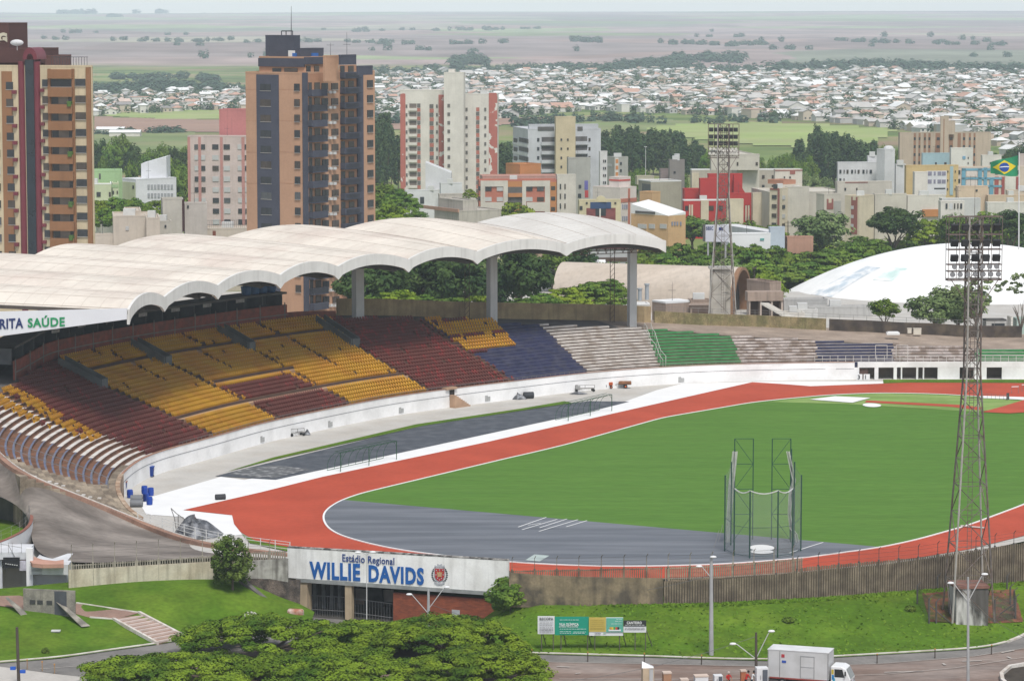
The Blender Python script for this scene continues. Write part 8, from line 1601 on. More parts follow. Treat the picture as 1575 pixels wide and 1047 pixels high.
def crown(name, kind, m, seed, n_leaf):
 """crown in a unit box: radius 1 in x,y, z 0..1 (scaled per tree)"""
 g = np.random.default_rng(seed); cl = []; rad = []
 if kind == 'umbrella':
  for _ in range(90):
   a = g.uniform(0, 6.28); r = math.sqrt(g.uniform()) * .92; z = .95 * (1 - r ** 2.2) * g.uniform(.78, 1.0) - .0; cl.append((r * math.cos(a), r * math.sin(a), max(z, .12) - (g.uniform(0, .28) if g.uniform() < .35 else 0))); rad.append(g.uniform(.13, .24))
  fl = .34
 elif kind == 'tall':
  for _ in range(46):
   z = g.uniform(.05, .97); w = .95 * math.sin(math.pi * min(z * .75 + .2, 1)) ** .7; a = g.uniform(0, 6.28); r = w * math.sqrt(g.uniform(.1, 1)) * .8; cl.append((r * math.cos(a), r * math.sin(a), z)); rad.append(g.uniform(.2, .36))
  fl = .45
 elif kind == 'open':
  for _ in range(120):
   z = g.uniform(.08, .98); a = g.uniform(0, 6.28); r = math.sqrt(g.uniform(.05, 1)) * .98 * math.sqrt(max(1 - (1.7 * z - .8) ** 2, .08)); cl.append((r * math.cos(a), r * math.sin(a), z)); rad.append(g.uniform(.12, .30))
  fl = .8
 elif kind == 'sparse':
  for _ in range(34):
   z = g.uniform(.1, .97); a = g.uniform(0, 6.28); r = math.sqrt(g.uniform(.15, 1)) * .95 * math.sqrt(max(1 - (2 * z - 1) ** 2, .1)); cl.append((r * math.cos(a), r * math.sin(a), z)); rad.append(g.uniform(.09, .19))
  fl = .8
 else:
  for _ in range(70):
   d = g.normal(size=3); d /= np.linalg.norm(d); rr = g.uniform(.5, .95) * (1 + .12 * math.sin(3 * d[0] + seed) * math.cos(2.5 * d[1])); d *= rr; cl.append((d[0] * .88, d[1] * .88, .5 + d[2] * .46)); rad.append(g.uniform(.17, .32))
  fl = .75
 cl = np.array(cl); rad = np.array(rad); k = g.integers(0, len(cl), n_leaf); d = g.normal(size=(n_leaf, 3)); d /= np.linalg.norm(d, axis=1)[:, None]; rr = g.uniform(.55, 1.05, n_leaf) ** .5; off_ = d * (rad[k] * rr)[:, None]; off_[:, 2] *= fl * (2.0 if kind == 'tall' else 1.0) * .6
 P = cl[k] + off_; nr = d * 1.0 + np.array([0, 0, .7]) + g.normal(size=(n_leaf, 3)) * .25; nr /= np.linalg.norm(nr, axis=1)[:, None]
 return P, nr
CR = {}
def crown_mesh(kind, m, seed, n_leaf, leaf, rx, h):
 P, nr = crown('crown', kind, m, seed, n_leaf); g = np.random.default_rng(seed + 99); P = P * np.array([rx, rx, h]); return fast_mesh('crown', quads(P, leaf * g.uniform(.6, 1.4, len(P)), nr, g), m)
def protos(key, kind, m, nvar, n_leaf, leaf, rx, h): CR[key] = ([crown_mesh(kind, m, 11 * i + len(CR) * 101, n_leaf, leaf, rx, h) for i in range(nvar)], rx, h)
protos('round', 'round', M_lg1, 4, 4200, .42, 5, 7); protos('dark', 'round', M_lgd, 3, 4800, .42, 5, 7); protos('lime', 'umbrella', M_lgb, 3, 4200, .40, 6, 4.5); protos('umb', 'umbrella', M_lg1, 4, 4600, .40, 6, 4.5); protos('grey', 'round', M_lgg, 3, 4200, .40, 5, 6); protos('euc', 'tall', M_lge, 4, 2000, .75, 4, 15); protos('sparse', 'sparse', M_lgg, 2, 1500, .36, 4, 6); protos('far', 'round', M_lge, 3, 900, .9, 5, 7)
TRN = 0
def trunk_mesh(h, hc, rx, r, seed, forks=5):
 """tapered trunk with limbs reaching into the crown (crown from hc up)"""
 g = random.Random(seed); b = MB(); top = Vector((g.uniform(-.2, .2), g.uniform(-.2, .2), hc * .75)); b.tube((0, 0, -.6), top, r * 1.25, r * .8, 7)
 for k in range(forks):
  a = 6.283 * k / forks + g.uniform(-.4, .4); q = Vector((math.cos(a) * rx * .5, math.sin(a) * rx * .5, hc + (h - hc) * g.uniform(.25, .6))); mid = top.lerp(q, .5) + Vector((0, 0, .3)); b.tube(top - Vector((0, 0, .2)), mid, r * .62, r * .42, 5); b.tube(mid, q, r * .42, r * .15, 5)
  q2 = mid + Vector((math.cos(a + .9) * rx * .3, math.sin(a + .9) * rx * .3, (h - hc) * .3)); b.tube(mid, q2, r * .3, r * .1, 4)
 return b
TRUNKS = {}
def tree(px, yt, wpx, D, key, label, group, ground=None, cfrac=None, yb=None):
 """tree whose crown top shows at picture row yt and whose crown is wpx wide at distance D"""
 global TRN
 TRN += 1; q = GD(px, yt, D); z0 = ground if ground is not None else tz(q.x, D)
 h = max(q.z - z0, 3.0); rx = wpx * D / F / 2; meshes, prx, ph = CR[key]; cf = cfrac or {'umb': .55, 'lime': .55, 'euc': .75, 'sparse': .6}.get(key, .72); hc = h * cf
 if yb: hc = max(q.z - ZAT(yb, D), 1.5)
 hc = min(hc, h - .6)
 root = empty('tree', (q.x, D, z0), label, 'tree', group); rt = random.Random(TRN * 7 + 1); c = bpy.data.objects.new('crown', meshes[TRN % len(meshes)]); COL.objects.link(c); c.parent = root; c.location = (0, 0, h - hc); c.scale = (rx / prx, rx / prx, hc / ph); c.rotation_euler = (0, 0, rt.uniform(0, 6.28))
 key2 = (key, TRN % 3)
 if key2 not in TRUNKS:
  b = trunk_mesh(10, 4.2, 4, .32, TRN, 5); o = b.build('trunk', M_bark); o.parent = root; TRUNKS[key2] = o.data
 else: o = bpy.data.objects.new('trunk', TRUNKS[key2]); COL.objects.link(o); o.parent = root
 o.location = (0, 0, 0); o.scale = (rx / 5, rx / 5, h * .86 / 10)
 return root
L_ = tree
for k, (x, y, w, D, lab) in enumerate(((575, 388, 130, 562, 'dark dense tree just right of the peach tower foot under the canopy'), (640, 378, 165, 572, 'broad dark tree between the first two white columns'), (712, 388, 120, 566, 'dark tree just left of the second white column'), (800, 372, 105, 580, 'dark tree just right of the second white column'), (758, 398, 80, 600, 'dark tree behind the second white column'))): L_(x, y, w, D, 'dark', lab, 'dark trees under the canopy', yb=y + 95)
for k, (x, y, w, D) in enumerate(((570, 452, 80, 525), (612, 444, 110, 530), (655, 452, 90, 528), (696, 455, 100, 530), (735, 452, 90, 535), (800, 458, 110, 540), (835, 450, 90, 548), (868, 440, 100, 556), (905, 432, 100, 562), (938, 428, 80, 566), (655, 462, 80, 520), (780, 462, 80, 528))): L_(x, y, w, D, 'lime' if k % 3 == 1 else 'umb', 'bright green low tree in the row just behind the tan back wall', 'low trees behind the back wall', yb=y + 38)
for x, y, w, D, k, lab in ((885, 374, 90, 650, 'dark', 'dark tree seen through the open truss of the last roof vault'), (850, 384, 70, 640, 'round', 'tree beside the white warehouse roof under the canopy'), (940, 398, 70, 618, 'grey', 'greyish tree directly left of the third white column')): L_(x, y, w, D, k, lab, None)
belt = [(990, 396, 90, 640, 'lime'), (1025, 388, 90, 655, 'umb'), (1050, 402, 100, 635, 'grey'), (1085, 392, 95, 650, 'umb'), (1000, 374, 80, 680, 'umb'), (1045, 372, 90, 690, 'umb'), (1120, 398, 90, 632, 'grey'), (1150, 385, 110, 650, 'umb'), (1165, 408, 95, 620, 'lime'), (1190, 376, 100, 672, 'lime'), (1205, 398, 120, 628, 'umb'), (1250, 388, 140, 632, 'umb'), (1235, 374, 110, 668, 'umb'), (1300, 378, 130, 645, 'umb'), (1290, 400, 90, 634, 'umb'), (1345, 372, 110, 662, 'umb'), (1330, 362, 90, 690, 'round'), (1385, 368, 110, 672, 'umb'), (1425, 364, 100, 690, 'umb'), (1460, 360, 90, 700, 'round'), (1130, 366, 80, 705, 'round'), (1090, 372, 80, 700, 'umb'), (980, 412, 80, 615, 'umb'), (1180, 425, 60, 606, 'lime'), (1320, 395, 70, 650, 'dark'), (1270, 362, 80, 700, 'lime'), (1490, 358, 80, 705, 'lime'), (1520, 350, 80, 710, 'round'), (1555, 348, 70, 700, 'dark')]
for x, y, w, D, k in belt: L_(x, y, w, D + (75 if x > 1188 else 0), k, {'lime': 'yellowish green spreading tree in the belt between stadium and city', 'umb': 'mid green flat crowned tree in the belt between stadium and city', 'grey': 'greyish green tree in the belt above the vaulted hall', 'round': 'round green tree in the belt nearest the city blocks', 'dark': 'dark green tree inside the belt left of the dome'}[k], 'trees of the belt, ' + {'lime': 'yellowish', 'umb': 'flat crowned', 'grey': 'greyish', 'round': 'round', 'dark': 'dark'}[k], yb=y + 40 + w * .1)
for x, y, w, D in ((1128, 372, 90, 672), (1160, 374, 80, 676), (1192, 377, 80, 678), (1165, 390, 120, 688), (1215, 386, 130, 684), (1268, 382, 140, 690), (1312, 372, 120, 694), (1195, 404, 110, 662), (1245, 402, 115, 668), (1340, 366, 100, 700)): L_(x, y, w, D, 'umb', 'mid green flat crowned tree in the belt between stadium and city', 'trees of the belt, flat crowned', yb=y + 52)
for x, y, w, D, k, lab in ((1264, 324, 100, 742, 'grey', 'large greyish feathery tree in front of the cream gabled walls'), (1377, 315, 90, 738, 'dark', 'round very dark tree in front of the cream walls'), (1065, 330, 70, 790, 'round', 'tree at the foot of the red building'), (1110, 336, 80, 780, 'grey', 'pale tree below the cream bay of the red building'), (1150, 340, 80, 770, 'round', 'tree below the blank cream wall right of the red building'), (1190, 345, 60, 765, 'lime', 'small yellowish tree below the brown trimmed windows'), (1430, 334, 80, 760, 'lime', 'light green tree right of the round dark tree'), (1470, 330, 70, 755, 'round', 'tree behind the near tower head, left of it'), (1520, 325, 90, 752, 'round', 'tree behind the near tower head, right of it'), (1556, 322, 70, 735, 'dark', 'dark tree behind the flag pole'),
 (1361, 457, 56, 556, 'round', 'small round tree in front of the white dome'), (1438, 450, 88, 556, 'grey', 'pale bush like tree at the foot of the dome left of the near tower'), (1474, 438, 108, 560, 'grey', 'pale bush like tree at the foot of the dome behind the near tower'), (1503, 428, 80, 552, 'sparse', 'sparse tree with open branches right of the near tower mast'), (1571, 420, 62, 536, 'sparse', 'sparse dark tree hanging into the right edge before the dome'),
 (590, 282, 70, 760, 'round', 'tree right of the peach tower beside the low white building'), (615, 290, 70, 735, 'umb', 'broad tree left of the low white building'), (600, 312, 80, 690, 'lime', 'yellow green tree just above the canopy right of the peach tower'), (640, 322, 40, 700, 'round', 'small tree at the corner of the low white building'), (722, 290, 26, 850, 'lime', 'small lime tree between white building and orange flats'), (790, 310, 88, 830, 'lime', 'rounded yellowish tree in front of the orange flats'), (745, 318, 50, 800, 'round', 'small tree left of the orange flats near the canopy crest')): L_(x, y, w, D, k, lab, None, yb=y + w * .55)
for k, (x, y, w, D) in enumerate(((150, 306, 60, 720), (178, 302, 66, 735), (208, 304, 64, 725), (240, 306, 60, 735), (268, 312, 50, 730), (192, 312, 60, 700), (228, 316, 50, 705), (165, 318, 50, 690))): L_(x, y, w, D, 'lime' if k % 3 == 0 else 'umb', 'green tree in the dense row below the green and white blocks at left', 'trees below the left blocks', yb=y + 34)
for k, (x, y, w, D) in enumerate(((152, 214, 36, 1160), (172, 218, 40, 1150), (186, 206, 46, 1190), (205, 222, 40, 1140), (228, 226, 44, 1130), (250, 222, 44, 1140), (272, 226, 44, 1120), (284, 222, 30, 1130), (158, 236, 20, 1080), (174, 244, 18, 1060), (262, 242, 50, 960), (283, 250, 40, 950), (240, 246, 30, 980), (202, 248, 30, 1000), (276, 262, 44, 930))): L_(x, y, w, D, 'dark' if k % 3 == 0 else 'round', 'dark leafy tree on the green slope between the left tower and the pink block' if k % 3 == 0 else 'leafy tree on the green slope between the left tower and the pink block', 'trees on the left slope, ' + ('dark' if k % 3 == 0 else 'mid green'))
rg = random.Random(5)
def grove(poly_x, ytop, D0, D1, n, key, label, group, wr=(18, 30), jit=12):
 for k in range(n):
  x = rg.uniform(*poly_x); D = rg.uniform(D0, D1); L_(x, interp(x, ytop) + rg.uniform(0, jit) + (D1 - D) / (D1 - D0) * 14, rg.uniform(*wr), D, key, label, group)
grove((922, 1080), [(922, 205), (950, 193), (990, 192), (1040, 203), (1080, 215)], 1210, 1330, 40, 'euc', 'tall dark eucalyptus in the grove left of the far tower head', 'eucalyptus grove, middle')
grove((1228, 1348), [(1228, 210), (1250, 194), (1290, 196), (1330, 206), (1348, 215)], 1170, 1270, 30, 'euc', 'tall dark eucalyptus in the grove above the white office block', 'eucalyptus grove, right')
grove((1085, 1250), [(1085, 222), (1150, 228), (1250, 230)], 1100, 1210, 22, 'round', 'leafy tree in the belt between the two eucalyptus groves', 'trees between the groves', (22, 36), 12)
grove((1235, 1300), [(1235, 258), (1300, 262)], 960, 1040, 9, 'grey', 'pale tree left of the white office block', 'pale trees by the white office', (26, 40), 14)
grove((572, 622), [(572, 182), (600, 172), (622, 190)], 1120, 1240, 20, 'euc', 'tall tree in the grove right of the peach tower', 'grove beside the peach tower', (18, 30), 30)
grove((764, 800), [(764, 212), (800, 205)], 1120, 1220, 9, 'euc', 'tall tree in the grove right of the red striped tower', 'grove beside the red striped tower', (18, 28), 25)
grove((930, 1060), [(930, 246), (1060, 250)], 1040, 1140, 14, 'round', 'leafy tree in front of the middle eucalyptus grove', 'trees before the middle grove', (20, 34), 12)
grove((1345, 1400), [(1345, 212), (1400, 222)], 1180, 1260, 8, 'round', 'leafy tree left of the sandy ribbed building', 'trees left of the ribbed building', (18, 30), 16)
grove((1525, 1580), [(1525, 222), (1580, 215)], 1160, 1260, 8, 'dark', 'dark tree right of the sandy ribbed building', 'trees right of the ribbed building', (22, 34), 10)
def big_crown(name, rx, ry, h, n, leaf, seed, m, root, z0):
 g = np.random.default_rng(seed); cl = []
 for _ in range(150):
  a = g.uniform(0, 6.283); r = math.sqrt(g.uniform()); edge = 1 + .10 * math.sin(3 * a + seed) + .07 * math.sin(7 * a + 2 * seed)
  z = h * (1 - .55 * r ** 2.0 - .35 * r ** 6) * g.uniform(.82, 1.05) - (g.uniform(.5, 2.2) if g.uniform() < .25 else 0); cl.append((rx * r * edge * math.cos(a), ry * r * edge * math.sin(a), max(z, h * .12), g.uniform(.7, 1.35)))
 cl = np.array(cl); k = g.integers(0, len(cl), n); d = g.normal(size=(n, 3)); d /= np.linalg.norm(d, axis=1)[:, None]; o_ = d * (cl[k, 3] * g.uniform(.4, 1.0, n) ** .5)[:, None]; o_[:, 2] *= .36
 P = cl[k, :3] + o_; nr = d * .8 + np.array([0, 0, .8]) + g.normal(size=(n, 3)) * .22; nr /= np.linalg.norm(nr, axis=1)[:, None]
 me = fast_mesh(name, quads(P, leaf * g.uniform(.6, 1.4, n), nr, g), m); o = bpy.data.objects.new(name, me); COL.objects.link(o); o.parent = root; o.location = (0, 0, z0); return o
M_sib = leafmat('feathery_green_leaf', (.050, .108, .009), (.17, .245, .016), .06)
for k, (x, yt, w, D, lab) in enumerate(((265, 1012, 270, 283, 'flat crowned green tree at the lower edge, lowest and furthest left of the clump'), (415, 953, 300, 296, 'tall flat crowned green tree in front of the dark stone wall'), (560, 966, 230, 300, 'flat crowned green tree in front of the entrance openings'), (680, 952, 240, 297, 'tall flat crowned green tree in front of the brick entrance wall'), (735, 1000, 230, 284, 'flat crowned green tree at the lower edge, furthest right of the clump'), (500, 1010, 300, 284, 'flat crowned green tree at the very lower edge in the middle of the clump'))):
 q = GD(x, yt, D); root = empty('flat_crowned_tree', (q.x, D, ZS), lab, 'tree', 'tree clump at the lower edge'); rx = w * D / F / 2; hc = 4.8; h = q.z - ZS; hc = min(hc, h - .9)
 big_crown('crown', rx, rx * .8, hc, 40000, .19, 31 + k, M_sib, root, h - hc)
 b = trunk_mesh(h, h - hc, rx * 1.3, .30, 50 + k, 6); o = b.build('trunk', M_bark, None, (0, 0, 0)); o.parent = root
root = empty('shrub', BR_(785, 940), 'dense round green shrub at the right end of the entrance', 'shrub'); p = wloc(root)
me = crown_mesh('round', M_lg1, 77, 9000, .22, 2.6, 3.3); o = bpy.data.objects.new('crown', me); COL.objects.link(o); o.parent = root; o.location = (-.3, .6, -.1)
b = trunk_mesh(2.5, 1.0, 1.6, .1, 5, 5); o = b.build('trunk', M_bark, None, (0, 0, 0)); o.parent = root
q = BL_(358, 906); root = empty('young_tree', q, 'young leafy tree with open crown in front of the left picket wall', 'tree'); ht = ZAT(829, q.y) - q.z
P_, N_ = crown('crown', 'open', None, 8, 6500); gq = np.random.default_rng(4); rx = 2.25; P_ = P_ * np.array([rx, rx, ht * .9]); M_yt = leafmat('olive_leaf', (.065, .105, .018), (.13, .17, .035), .05)
o = bpy.data.objects.new('crown', fast_mesh('crown', quads(P_, .20 * gq.uniform(.6, 1.4, len(P_)), N_, gq), M_yt)); COL.objects.link(o); o.parent = root; o.location = (0, 0, ht * .12)
b = trunk_mesh(ht, ht * .25, rx * 1.4, .13, 9, 7); o = b.build('trunk', M_bark, None, (0, 0, 0)); o.parent = root
for k, (x, y, w, lab) in enumerate(((1213, 956, 22, 'small dark weed clump alone on the grass bank left of the near tower'), (1400, 938, 20, 'weed tuft at the left side of the fenced plot'), (70, 1003, 12, 'small dark tuft in the left lawn near the kerb'))):
 p = (BR_ if x > 700 else BL_)(x, y); root = tag(bpy.data.objects.new('weed_clump', crown_mesh('round', M_lg1, 200 + k, 700, .16, w / 30, .6)), lab, 'plant'); COL.objects.link(root); root.location = p - Vector((0, 0, .1))
def grass_tufts(name, fn, xs, n, seed, vmin=0, vmax=1):
 g = np.random.default_rng(seed); P = []
 for _ in range(n):
  x = g.uniform(*xs); v = g.uniform(vmin, vmax); p = fn(x, v); P.append((p.x, p.y, p.z + .06))
 P = np.array(P); nr = g.normal(size=P.shape) * .5 + np.array([0, -.55, .45]); nr /= np.linalg.norm(nr, axis=1)[:, None]
 o = bpy.data.objects.new(name, fast_mesh(name, quads(P, g.uniform(.10, .30, n), nr, g, 1.8), leafmat('grass_blade', (.085, .165, .012), (.125, .20, .018), 0))); COL.objects.link(o); tag(o, kind='stuff')
grass_tufts('bank_grass', lambda x, v: bank(x, v, TR_px, KR_px), (742, 1640), 2200, 1, 0, .985)
grass_tufts('bank_foot_grass', lambda x, v: bank(x, v, TR_px, KR_px), (742, 1640), 7000, 3, 0, .06)
def GT(px, py):
 z = -12
 for _ in range(14): p = G(px, py, z); z = tz(p.x, p.y)
 return Vector((p.x, p.y, z))
def drape(name, poly, m, e=.35, n=14):
 xs = [p[0] for p in poly]; ys = [p[1] for p in poly]; b = MB(); X = np.linspace(min(xs), max(xs), n * 2); Y = np.linspace(min(ys), max(ys), n); idx = {}
 for i in range(len(X) - 1):
  for j in range(len(Y) - 1):
   cx_, cy_ = (X[i] + X[i + 1]) / 2, (Y[j] + Y[j + 1]) / 2
   if inpoly(cx_, cy_, poly): b.face([GT(x, y) + Vector((0, 0, e)) for x, y in ((X[i], Y[j]), (X[i + 1], Y[j]), (X[i + 1], Y[j + 1]), (X[i], Y[j + 1]))])
 if b.f: tag(b.build(name, m), kind='structure')
M_pale = mat('pale_green_meadow', (.26, .33, .10), .95, .12, .02, (.30, .31, .14), .6, sc3=(1, 1, 1)); M_soil = mat('bare_red_soil', (.30, .19, .14), .95, .1, .02); M_mead = mat('dull_meadow', (.15, .20, .065), .95, .2, .015, (.22, .22, .10), .8)
drape('pale_meadow', [(1075, 188), (1240, 190), (1380, 200), (1330, 228), (1180, 226), (1060, 214), (980, 200)], M_pale); drape('pale_meadow', [(150, 171), (335, 170), (338, 184), (240, 184), (150, 178)], M_pale); drape('bare_plot', [(145, 180), (335, 186), (338, 203), (145, 206)], M_soil); drape('dull_meadow', [(145, 206), (300, 203), (292, 232), (145, 240)], M_mead); drape('dull_meadow', [(780, 178), (980, 180), (1080, 190), (960, 205), (790, 200)], M_mead, .3); drape('bare_plot', [(560, 188), (620, 188), (860, 180), (850, 186), (700, 200), (560, 200)], M_soil, .4)
for k, (x0, x1, y) in enumerate(((148, 190, 206), (168, 215, 211))):
 q = GT(x0, y); L0 = (x1 - x0) * q.y / F; root = empty('farm_shed', q, 'long pale shed on the bare plot left of the pink block, the ' + ('farther' if k == 0 else 'nearer one'), 'shed', 'sheds on the plot'); b = MB(); b.obox(q, (L0, 0, 0), (0, 9, 0), (0, 0, 2.6)); b.build('wall', M_wt, root); b = MB(); b.raw([q + Vector(v) for v in ((-.3, -.4, 2.6), (L0 + .3, -.4, 2.6), (L0 + .3, 4.5, 3.9), (-.3, 4.5, 3.9), (L0 + .3, 9.4, 2.6), (-.3, 9.4, 2.6))], [(0, 1, 2, 3), (3, 2, 4, 5)]); b.build('roof', M_rw, root)
T_ALLOW = [[(556, 116), (700, 112), (1000, 108), (1300, 102), (1700, 100), (1700, 262), (1560, 250), (1525, 215), (1420, 205), (1300, 190), (1080, 178), (900, 170), (780, 182), (700, 186), (556, 190)], [(120, 152), (385, 142), (385, 176), (330, 170), (120, 180)]]
MW = [mat('house_wall_white', (.66, .63, .58), .9, .08, .2, rnd=.1), mat('house_wall_cream', (.55, .46, .36), .9, .08, .2, rnd=.12), mat('house_wall_grey', (.42, .41, .39), .9, .08, .2)]
MR = [mat('pale_sheet_roof', (.50, .485, .46), .8, .1, .2, (.45, .42, .39), .6), mat('terracotta_roof', (.45, .27, .20), .9, .12, .3, (.40, .26, .21), .6), mat('pinkish_roof', (.60, .47, .40), .9, .1, .3), mat('dark_grey_roof', (.25, .235, .225), .9, .1, .3), mat('white_sheet_roof', (.78, .78, .76), .7, .06, .2)]
def house(b, w_, d_, h_, kind, wm, rm, M4):
 """walls + roof; material indices wm, rm"""
 P = lambda x, y, z: M4 @ Vector((x, y, z)); a, c = w_ / 2, d_ / 2
 b.raw([P(-a, -c, -1), P(a, -c, -1), P(a, c, -1), P(-a, c, -1), P(-a, -c, h_), P(a, -c, h_), P(a, c, h_), P(-a, c, h_)], [(0, 1, 5, 4), (1, 2, 6, 5), (2, 3, 7, 6), (3, 0, 4, 7), (4, 5, 6, 7)], wm)
 e = .5; r = w_ * .24
 if kind == 0:
  b.raw([P(-a - e, -c - e, h_ - .05), P(a + e, -c - e, h_ - .05), P(a + e, c + e, h_ - .05), P(-a - e, c + e, h_ - .05), P(0, -c - e, h_ + r), P(0, c + e, h_ + r)], [(0, 4, 5, 3), (1, 2, 5, 4)], rm); b.raw([P(-a, -c, h_), P(a, -c, h_), P(0, -c, h_ + r), P(-a, c, h_), P(a, c, h_), P(0, c, h_ + r)], [(0, 1, 2), (4, 3, 5)], wm)
 elif kind == 1:
  k = max(c - a * .8, .4); b.raw([P(-a - e, -c - e, h_ - .05), P(a + e, -c - e, h_ - .05), P(a + e, c + e, h_ - .05), P(-a - e, c + e, h_ - .05), P(0, -k, h_ + r), P(0, k, h_ + r)], [(0, 1, 4), (1, 2, 5, 4), (2, 3, 5), (3, 0, 4, 5)], rm)
 else: b.raw([P(-a - .2, -c - .2, h_ + .1), P(a + .2, -c - .2, h_ + .5), P(a + .2, c + .2, h_ + .5), P(-a - .2, c + .2, h_ + .1)], [(0, 1, 2, 3)], rm)
 for q in (-.25, .25): b.raw([P(a * 2 * q - .6, -c - .04, 1.0), P(a * 2 * q + .6, -c - .04, 1.0), P(a * 2 * q + .6, -c - .04, 2.1), P(a * 2 * q - .6, -c - .04, 2.1)], [(0, 1, 2, 3)], len(MW) + len(MR))
hs = []; rg = random.Random(21); th_ = .35; TT = []
for iu in range(-165, 310):
 for iv in range(70, 380):
  u_ = iu * 10.5 + (iu // 8) * 8 + rg.uniform(-1, 1); v_ = iv * 10.5 + (iv // 2) * 8 + rg.uniform(-1.2, 1.2); x = u_ * math.cos(th_) - v_ * math.sin(th_); y = u_ * math.sin(th_) + v_ * math.cos(th_)
  if not 1350 < y < 3700: continue
  z = tz(x, y); px, py = PJ((x, y, z))
  if not -40 < px < 1640: continue
  if not any(inpoly(px, py, P) for P in T_ALLOW): continue
  dens = .6 if y < 2700 else .52
  if rg.random() > dens:
   if rg.random() < .9: TT.append((x, y, z))
   continue
  hs.append((math.hypot(x, y), x, y, z)); 
  if rg.random() < .4: TT.append((x + 5.5, y - 5, z))
hs.sort(); MH = MW + MR + [M_glz]; bR = MB(); HL = {0: 'pale grey roofed', 1: 'terracotta roofed', 2: 'pinkish roofed', 3: 'dark grey roofed', 4: 'white roofed'}
big = set(rg.sample(range(len(hs)), len(hs) // 14))
for n, (d_, x, y, z) in enumerate(hs):
 w_ = rg.uniform(5.5, 8.5); dd = rg.uniform(6, 10); hh = rg.choice((2.9, 3.1, 3.3, 3.3, 5.8)); kd = rg.choice((0, 0, 1, 1, 2)); rm = rg.choices((0, 1, 2, 3, 4), (36, 8, 22, 6, 28))[0]; wm = rg.choices((0, 1, 2), (62, 26, 12))[0]
 if n in big: w_ *= 1.7; dd *= 1.6; kd = rg.choice((0, 2)); rm = rg.choice((4, 0, 0, 1))
 ang = th_ + rg.choice((0, math.pi / 2)) + rg.uniform(-.08, .08); M4 = Matrix.Translation((x, y, z)) @ Matrix.Rotation(ang, 4, 'Z')
 if n < 300:
  b = MB(); house(b, w_, dd, hh, kd, wm, len(MW) + rm, M4); o = b.build('house', MH, None, (x, y, z)); tag(o, 'small %s house in the nearest rows of the far suburb' % HL[rm], 'house', 'nearest suburb houses, ' + HL[rm])
 else: house(bR, w_, dd, hh, kd, wm, len(MW) + rm, M4)
o = bR.build('suburb_houses', MH); tag(o, kind='stuff')
def mass(name, pts, m, seed, nl, leaf, kind='stuff'):
 g = np.random.default_rng(seed); Ps = []; Ns = []; Sz = []
 for (x, y, z, r, h) in pts:
  d = g.normal(size=(nl, 3)); d /= np.linalg.norm(d, axis=1)[:, None]; rr = g.uniform(.5, 1, nl) ** .5; P = d * rr[:, None] * np.array([r, r, h * .5]) * (1 + .25 * np.sin(d[:, :1] * 5 + x)); P += np.array([x, y, z + h * .5]); n = d * .6 + np.array([0, 0, .8]); Ps.append(P); Ns.append(n / np.linalg.norm(n, axis=1)[:, None]); Sz.append(g.uniform(.6, 1.4, nl) * leaf * r / 4)
 o = bpy.data.objects.new(name, fast_mesh(name, quads(np.concatenate(Ps), np.concatenate(Sz), np.concatenate(Ns), g), m)); COL.objects.link(o); return tag(o, kind=kind)
g_ = random.Random(8); mass('town_trees', [(x, y, z, g_.uniform(2.4, 4.8), g_.uniform(4, 8)) for x, y, z in TT], M_lge, 3, 60, 1.5)
W = []
def woodline(pts, n, r, h, dj=3, gap=0):
 for _ in range(n):
  i = g_.randrange(len(pts) - 1); f = g_.random(); x = pts[i][0] + (pts[i + 1][0] - pts[i][0]) * f; y = pts[i][1] + (pts[i + 1][1] - pts[i][1]) * f + g_.uniform(0, dj)
  p = GT(x, y); W.append((p.x, p.y, p.z - .5, g_.uniform(*r) * .75, g_.uniform(*h) * .7))
woodline([(140, 146), (200, 140), (250, 136), (300, 140), (375, 142)], 190, (6, 11), (9, 17), 6); woodline([(150, 118), (220, 122), (290, 118), (330, 124)], 26, (6, 12), (9, 14), 5); woodline([(560, 114), (700, 110), (850, 106), (1000, 106), (1130, 110), (1250, 108), (1400, 106), (1575, 108)], 260, (6, 12), (9, 17), 6); woodline([(1180, 110), (1320, 102), (1440, 108), (1575, 112)], 150, (7, 13), (12, 22), 7); woodline([(930, 112), (960, 102), (1010, 98), (1060, 100)], 90, (7, 12), (12, 20), 9); woodline([(1022, 96), (1080, 92), (1140, 94)], 34, (9, 15), (14, 24), 4); woodline([(690, 98), (720, 95), (750, 98)], 22, (9, 14), (14, 22), 5); woodline([(575, 190), (600, 186), (700, 180), (800, 176)], 40, (4, 7), (7, 12), 6); woodline([(145, 206), (220, 204), (280, 202)], 20, (3, 5), (4, 8), 3); woodline([(790, 192), (900, 184), (1000, 186), (1200, 188)], 46, (4, 7), (6, 12), 5)
mass('distant_woods', W, leafmat('wood_leaf', (.045, .08, .055), (.075, .115, .07), 0), 5, 90, 1.7)  # leaf colour lightened and blued in place of haze
W = []
for _ in range(26):
 x, y = g_.uniform(0, 1575), g_.choice((48, 52, 58, 63, 66, 72, 78, 84, 88)) + g_.uniform(-2, 2); p = GT(x, y)
 for k in range(g_.choice((1, 1, 2, 4))): W.append((p.x + g_.uniform(-60, 60), p.y + g_.uniform(-30, 30), p.z - 1, g_.uniform(5, 9), g_.uniform(7, 14)))
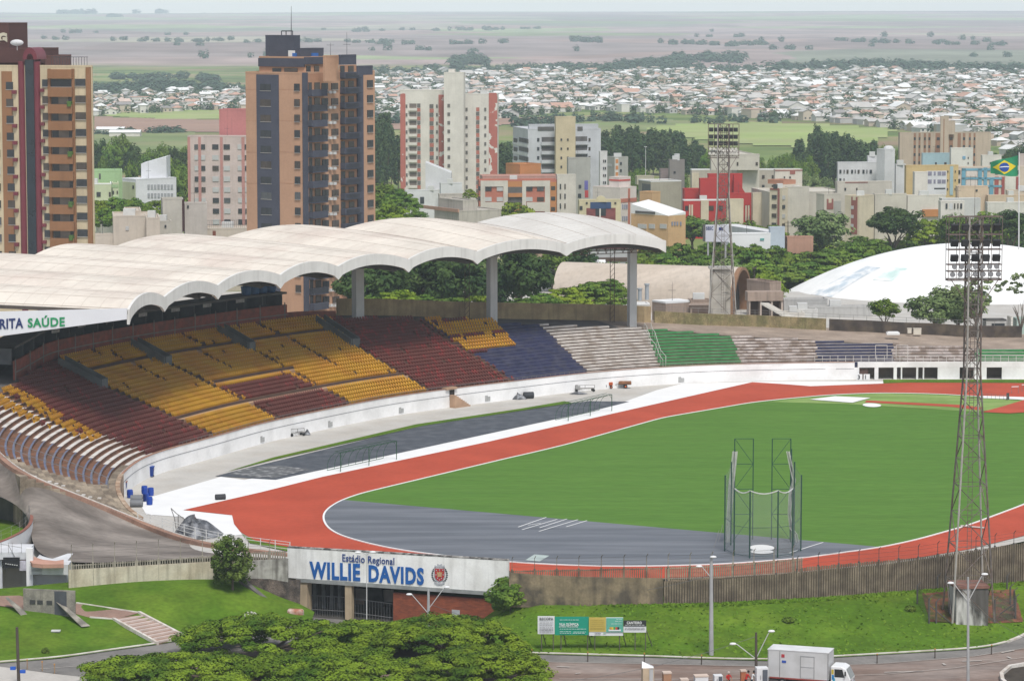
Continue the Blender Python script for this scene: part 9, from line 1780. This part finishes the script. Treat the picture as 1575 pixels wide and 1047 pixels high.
woodline([(360, 66), (480, 64), (640, 68), (780, 66)], 30, (8, 13), (9, 15), 2); woodline([(880, 62), (930, 64)], 20, (9, 14), (9, 16), 3); woodline([(1000, 66), (1120, 70), (1180, 68)], 26, (9, 13), (8, 14), 2); woodline([(60, 60), (200, 62), (300, 64), (370, 60)], 20, (8, 12), (8, 14), 2); woodline([(540, 48), (700, 46), (840, 44)], 16, (10, 18), (9, 16), 2); woodline([(1290, 62), (1380, 66), (1575, 70)], 24, (8, 13), (9, 15), 2); woodline([(20, 26), (140, 25), (220, 24), (400, 22), (530, 20)], 16, (30, 60), (20, 40), 1)
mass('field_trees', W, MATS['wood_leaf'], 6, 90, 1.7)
w = bpy.data.worlds.new("World"); SC.world = w; w.use_nodes = True
nt = w.node_tree; bg = nt.nodes['Background']
sky = nt.nodes.new('ShaderNodeTexSky'); sky.sky_type = 'NISHITA'; sky.sun_disc = False
SUN_EL, SUN_AZ = R(60), R(165)          # azimuth clockwise from +y (the viewing direction)
sky.sun_elevation = SUN_EL; sky.sun_rotation = SUN_AZ; sky.air_density = 1.0; sky.dust_density = .4; sky.ozone_density = 1.0
hsv = nt.nodes.new('ShaderNodeHueSaturation'); hsv.inputs['Saturation'].default_value = .45
nt.links.new(sky.outputs['Color'], hsv.inputs['Color']); nt.links.new(hsv.outputs['Color'], bg.inputs['Color'])
bg.inputs['Strength'].default_value = .10
sl = bpy.data.lights.new('sun', 'SUN'); sl.energy = 2.3; sl.angle = R(14); sl.color = (1, .96, .9)
so = bpy.data.objects.new('sun', sl); COL.objects.link(so)
d = Vector((math.sin(SUN_AZ) * math.cos(SUN_EL), math.cos(SUN_AZ) * math.cos(SUN_EL), math.sin(SUN_EL)))
so.rotation_euler = d.to_track_quat('Z', 'Y').to_euler()
hz = MB(); hz.box((0, 8000, 20), (14000, 17000, 110))
hm = bpy.data.materials.new('haze_air'); hm.use_nodes = True
n_ = hm.node_tree.nodes; n_.remove(n_['Principled BSDF']); pv = n_.new('ShaderNodeVolumePrincipled')
pv.inputs['Color'].default_value = (.78, .90, 1, 1); pv.inputs['Density'].default_value = HAZE; pv.inputs['Anisotropy'].default_value = -.25
hm.node_tree.links.new(pv.outputs['Volume'], n_['Material Output'].inputs['Volume'])
if HAZE > 0: tag(hz.build('haze', hm), kind='stuff')
vs = SC.view_settings; vs.view_transform = 'Standard'; vs.look = 'None'; vs.gamma = 1; vs.use_curve_mapping = False; vs.exposure = EXPO
SC.cycles.use_denoising = True
SC.cycles.max_bounces = 6; SC.cycles.transparent_max_bounces = 12; SC.cycles.volume_bounces = 3
SC.cycles.use_adaptive_sampling = False
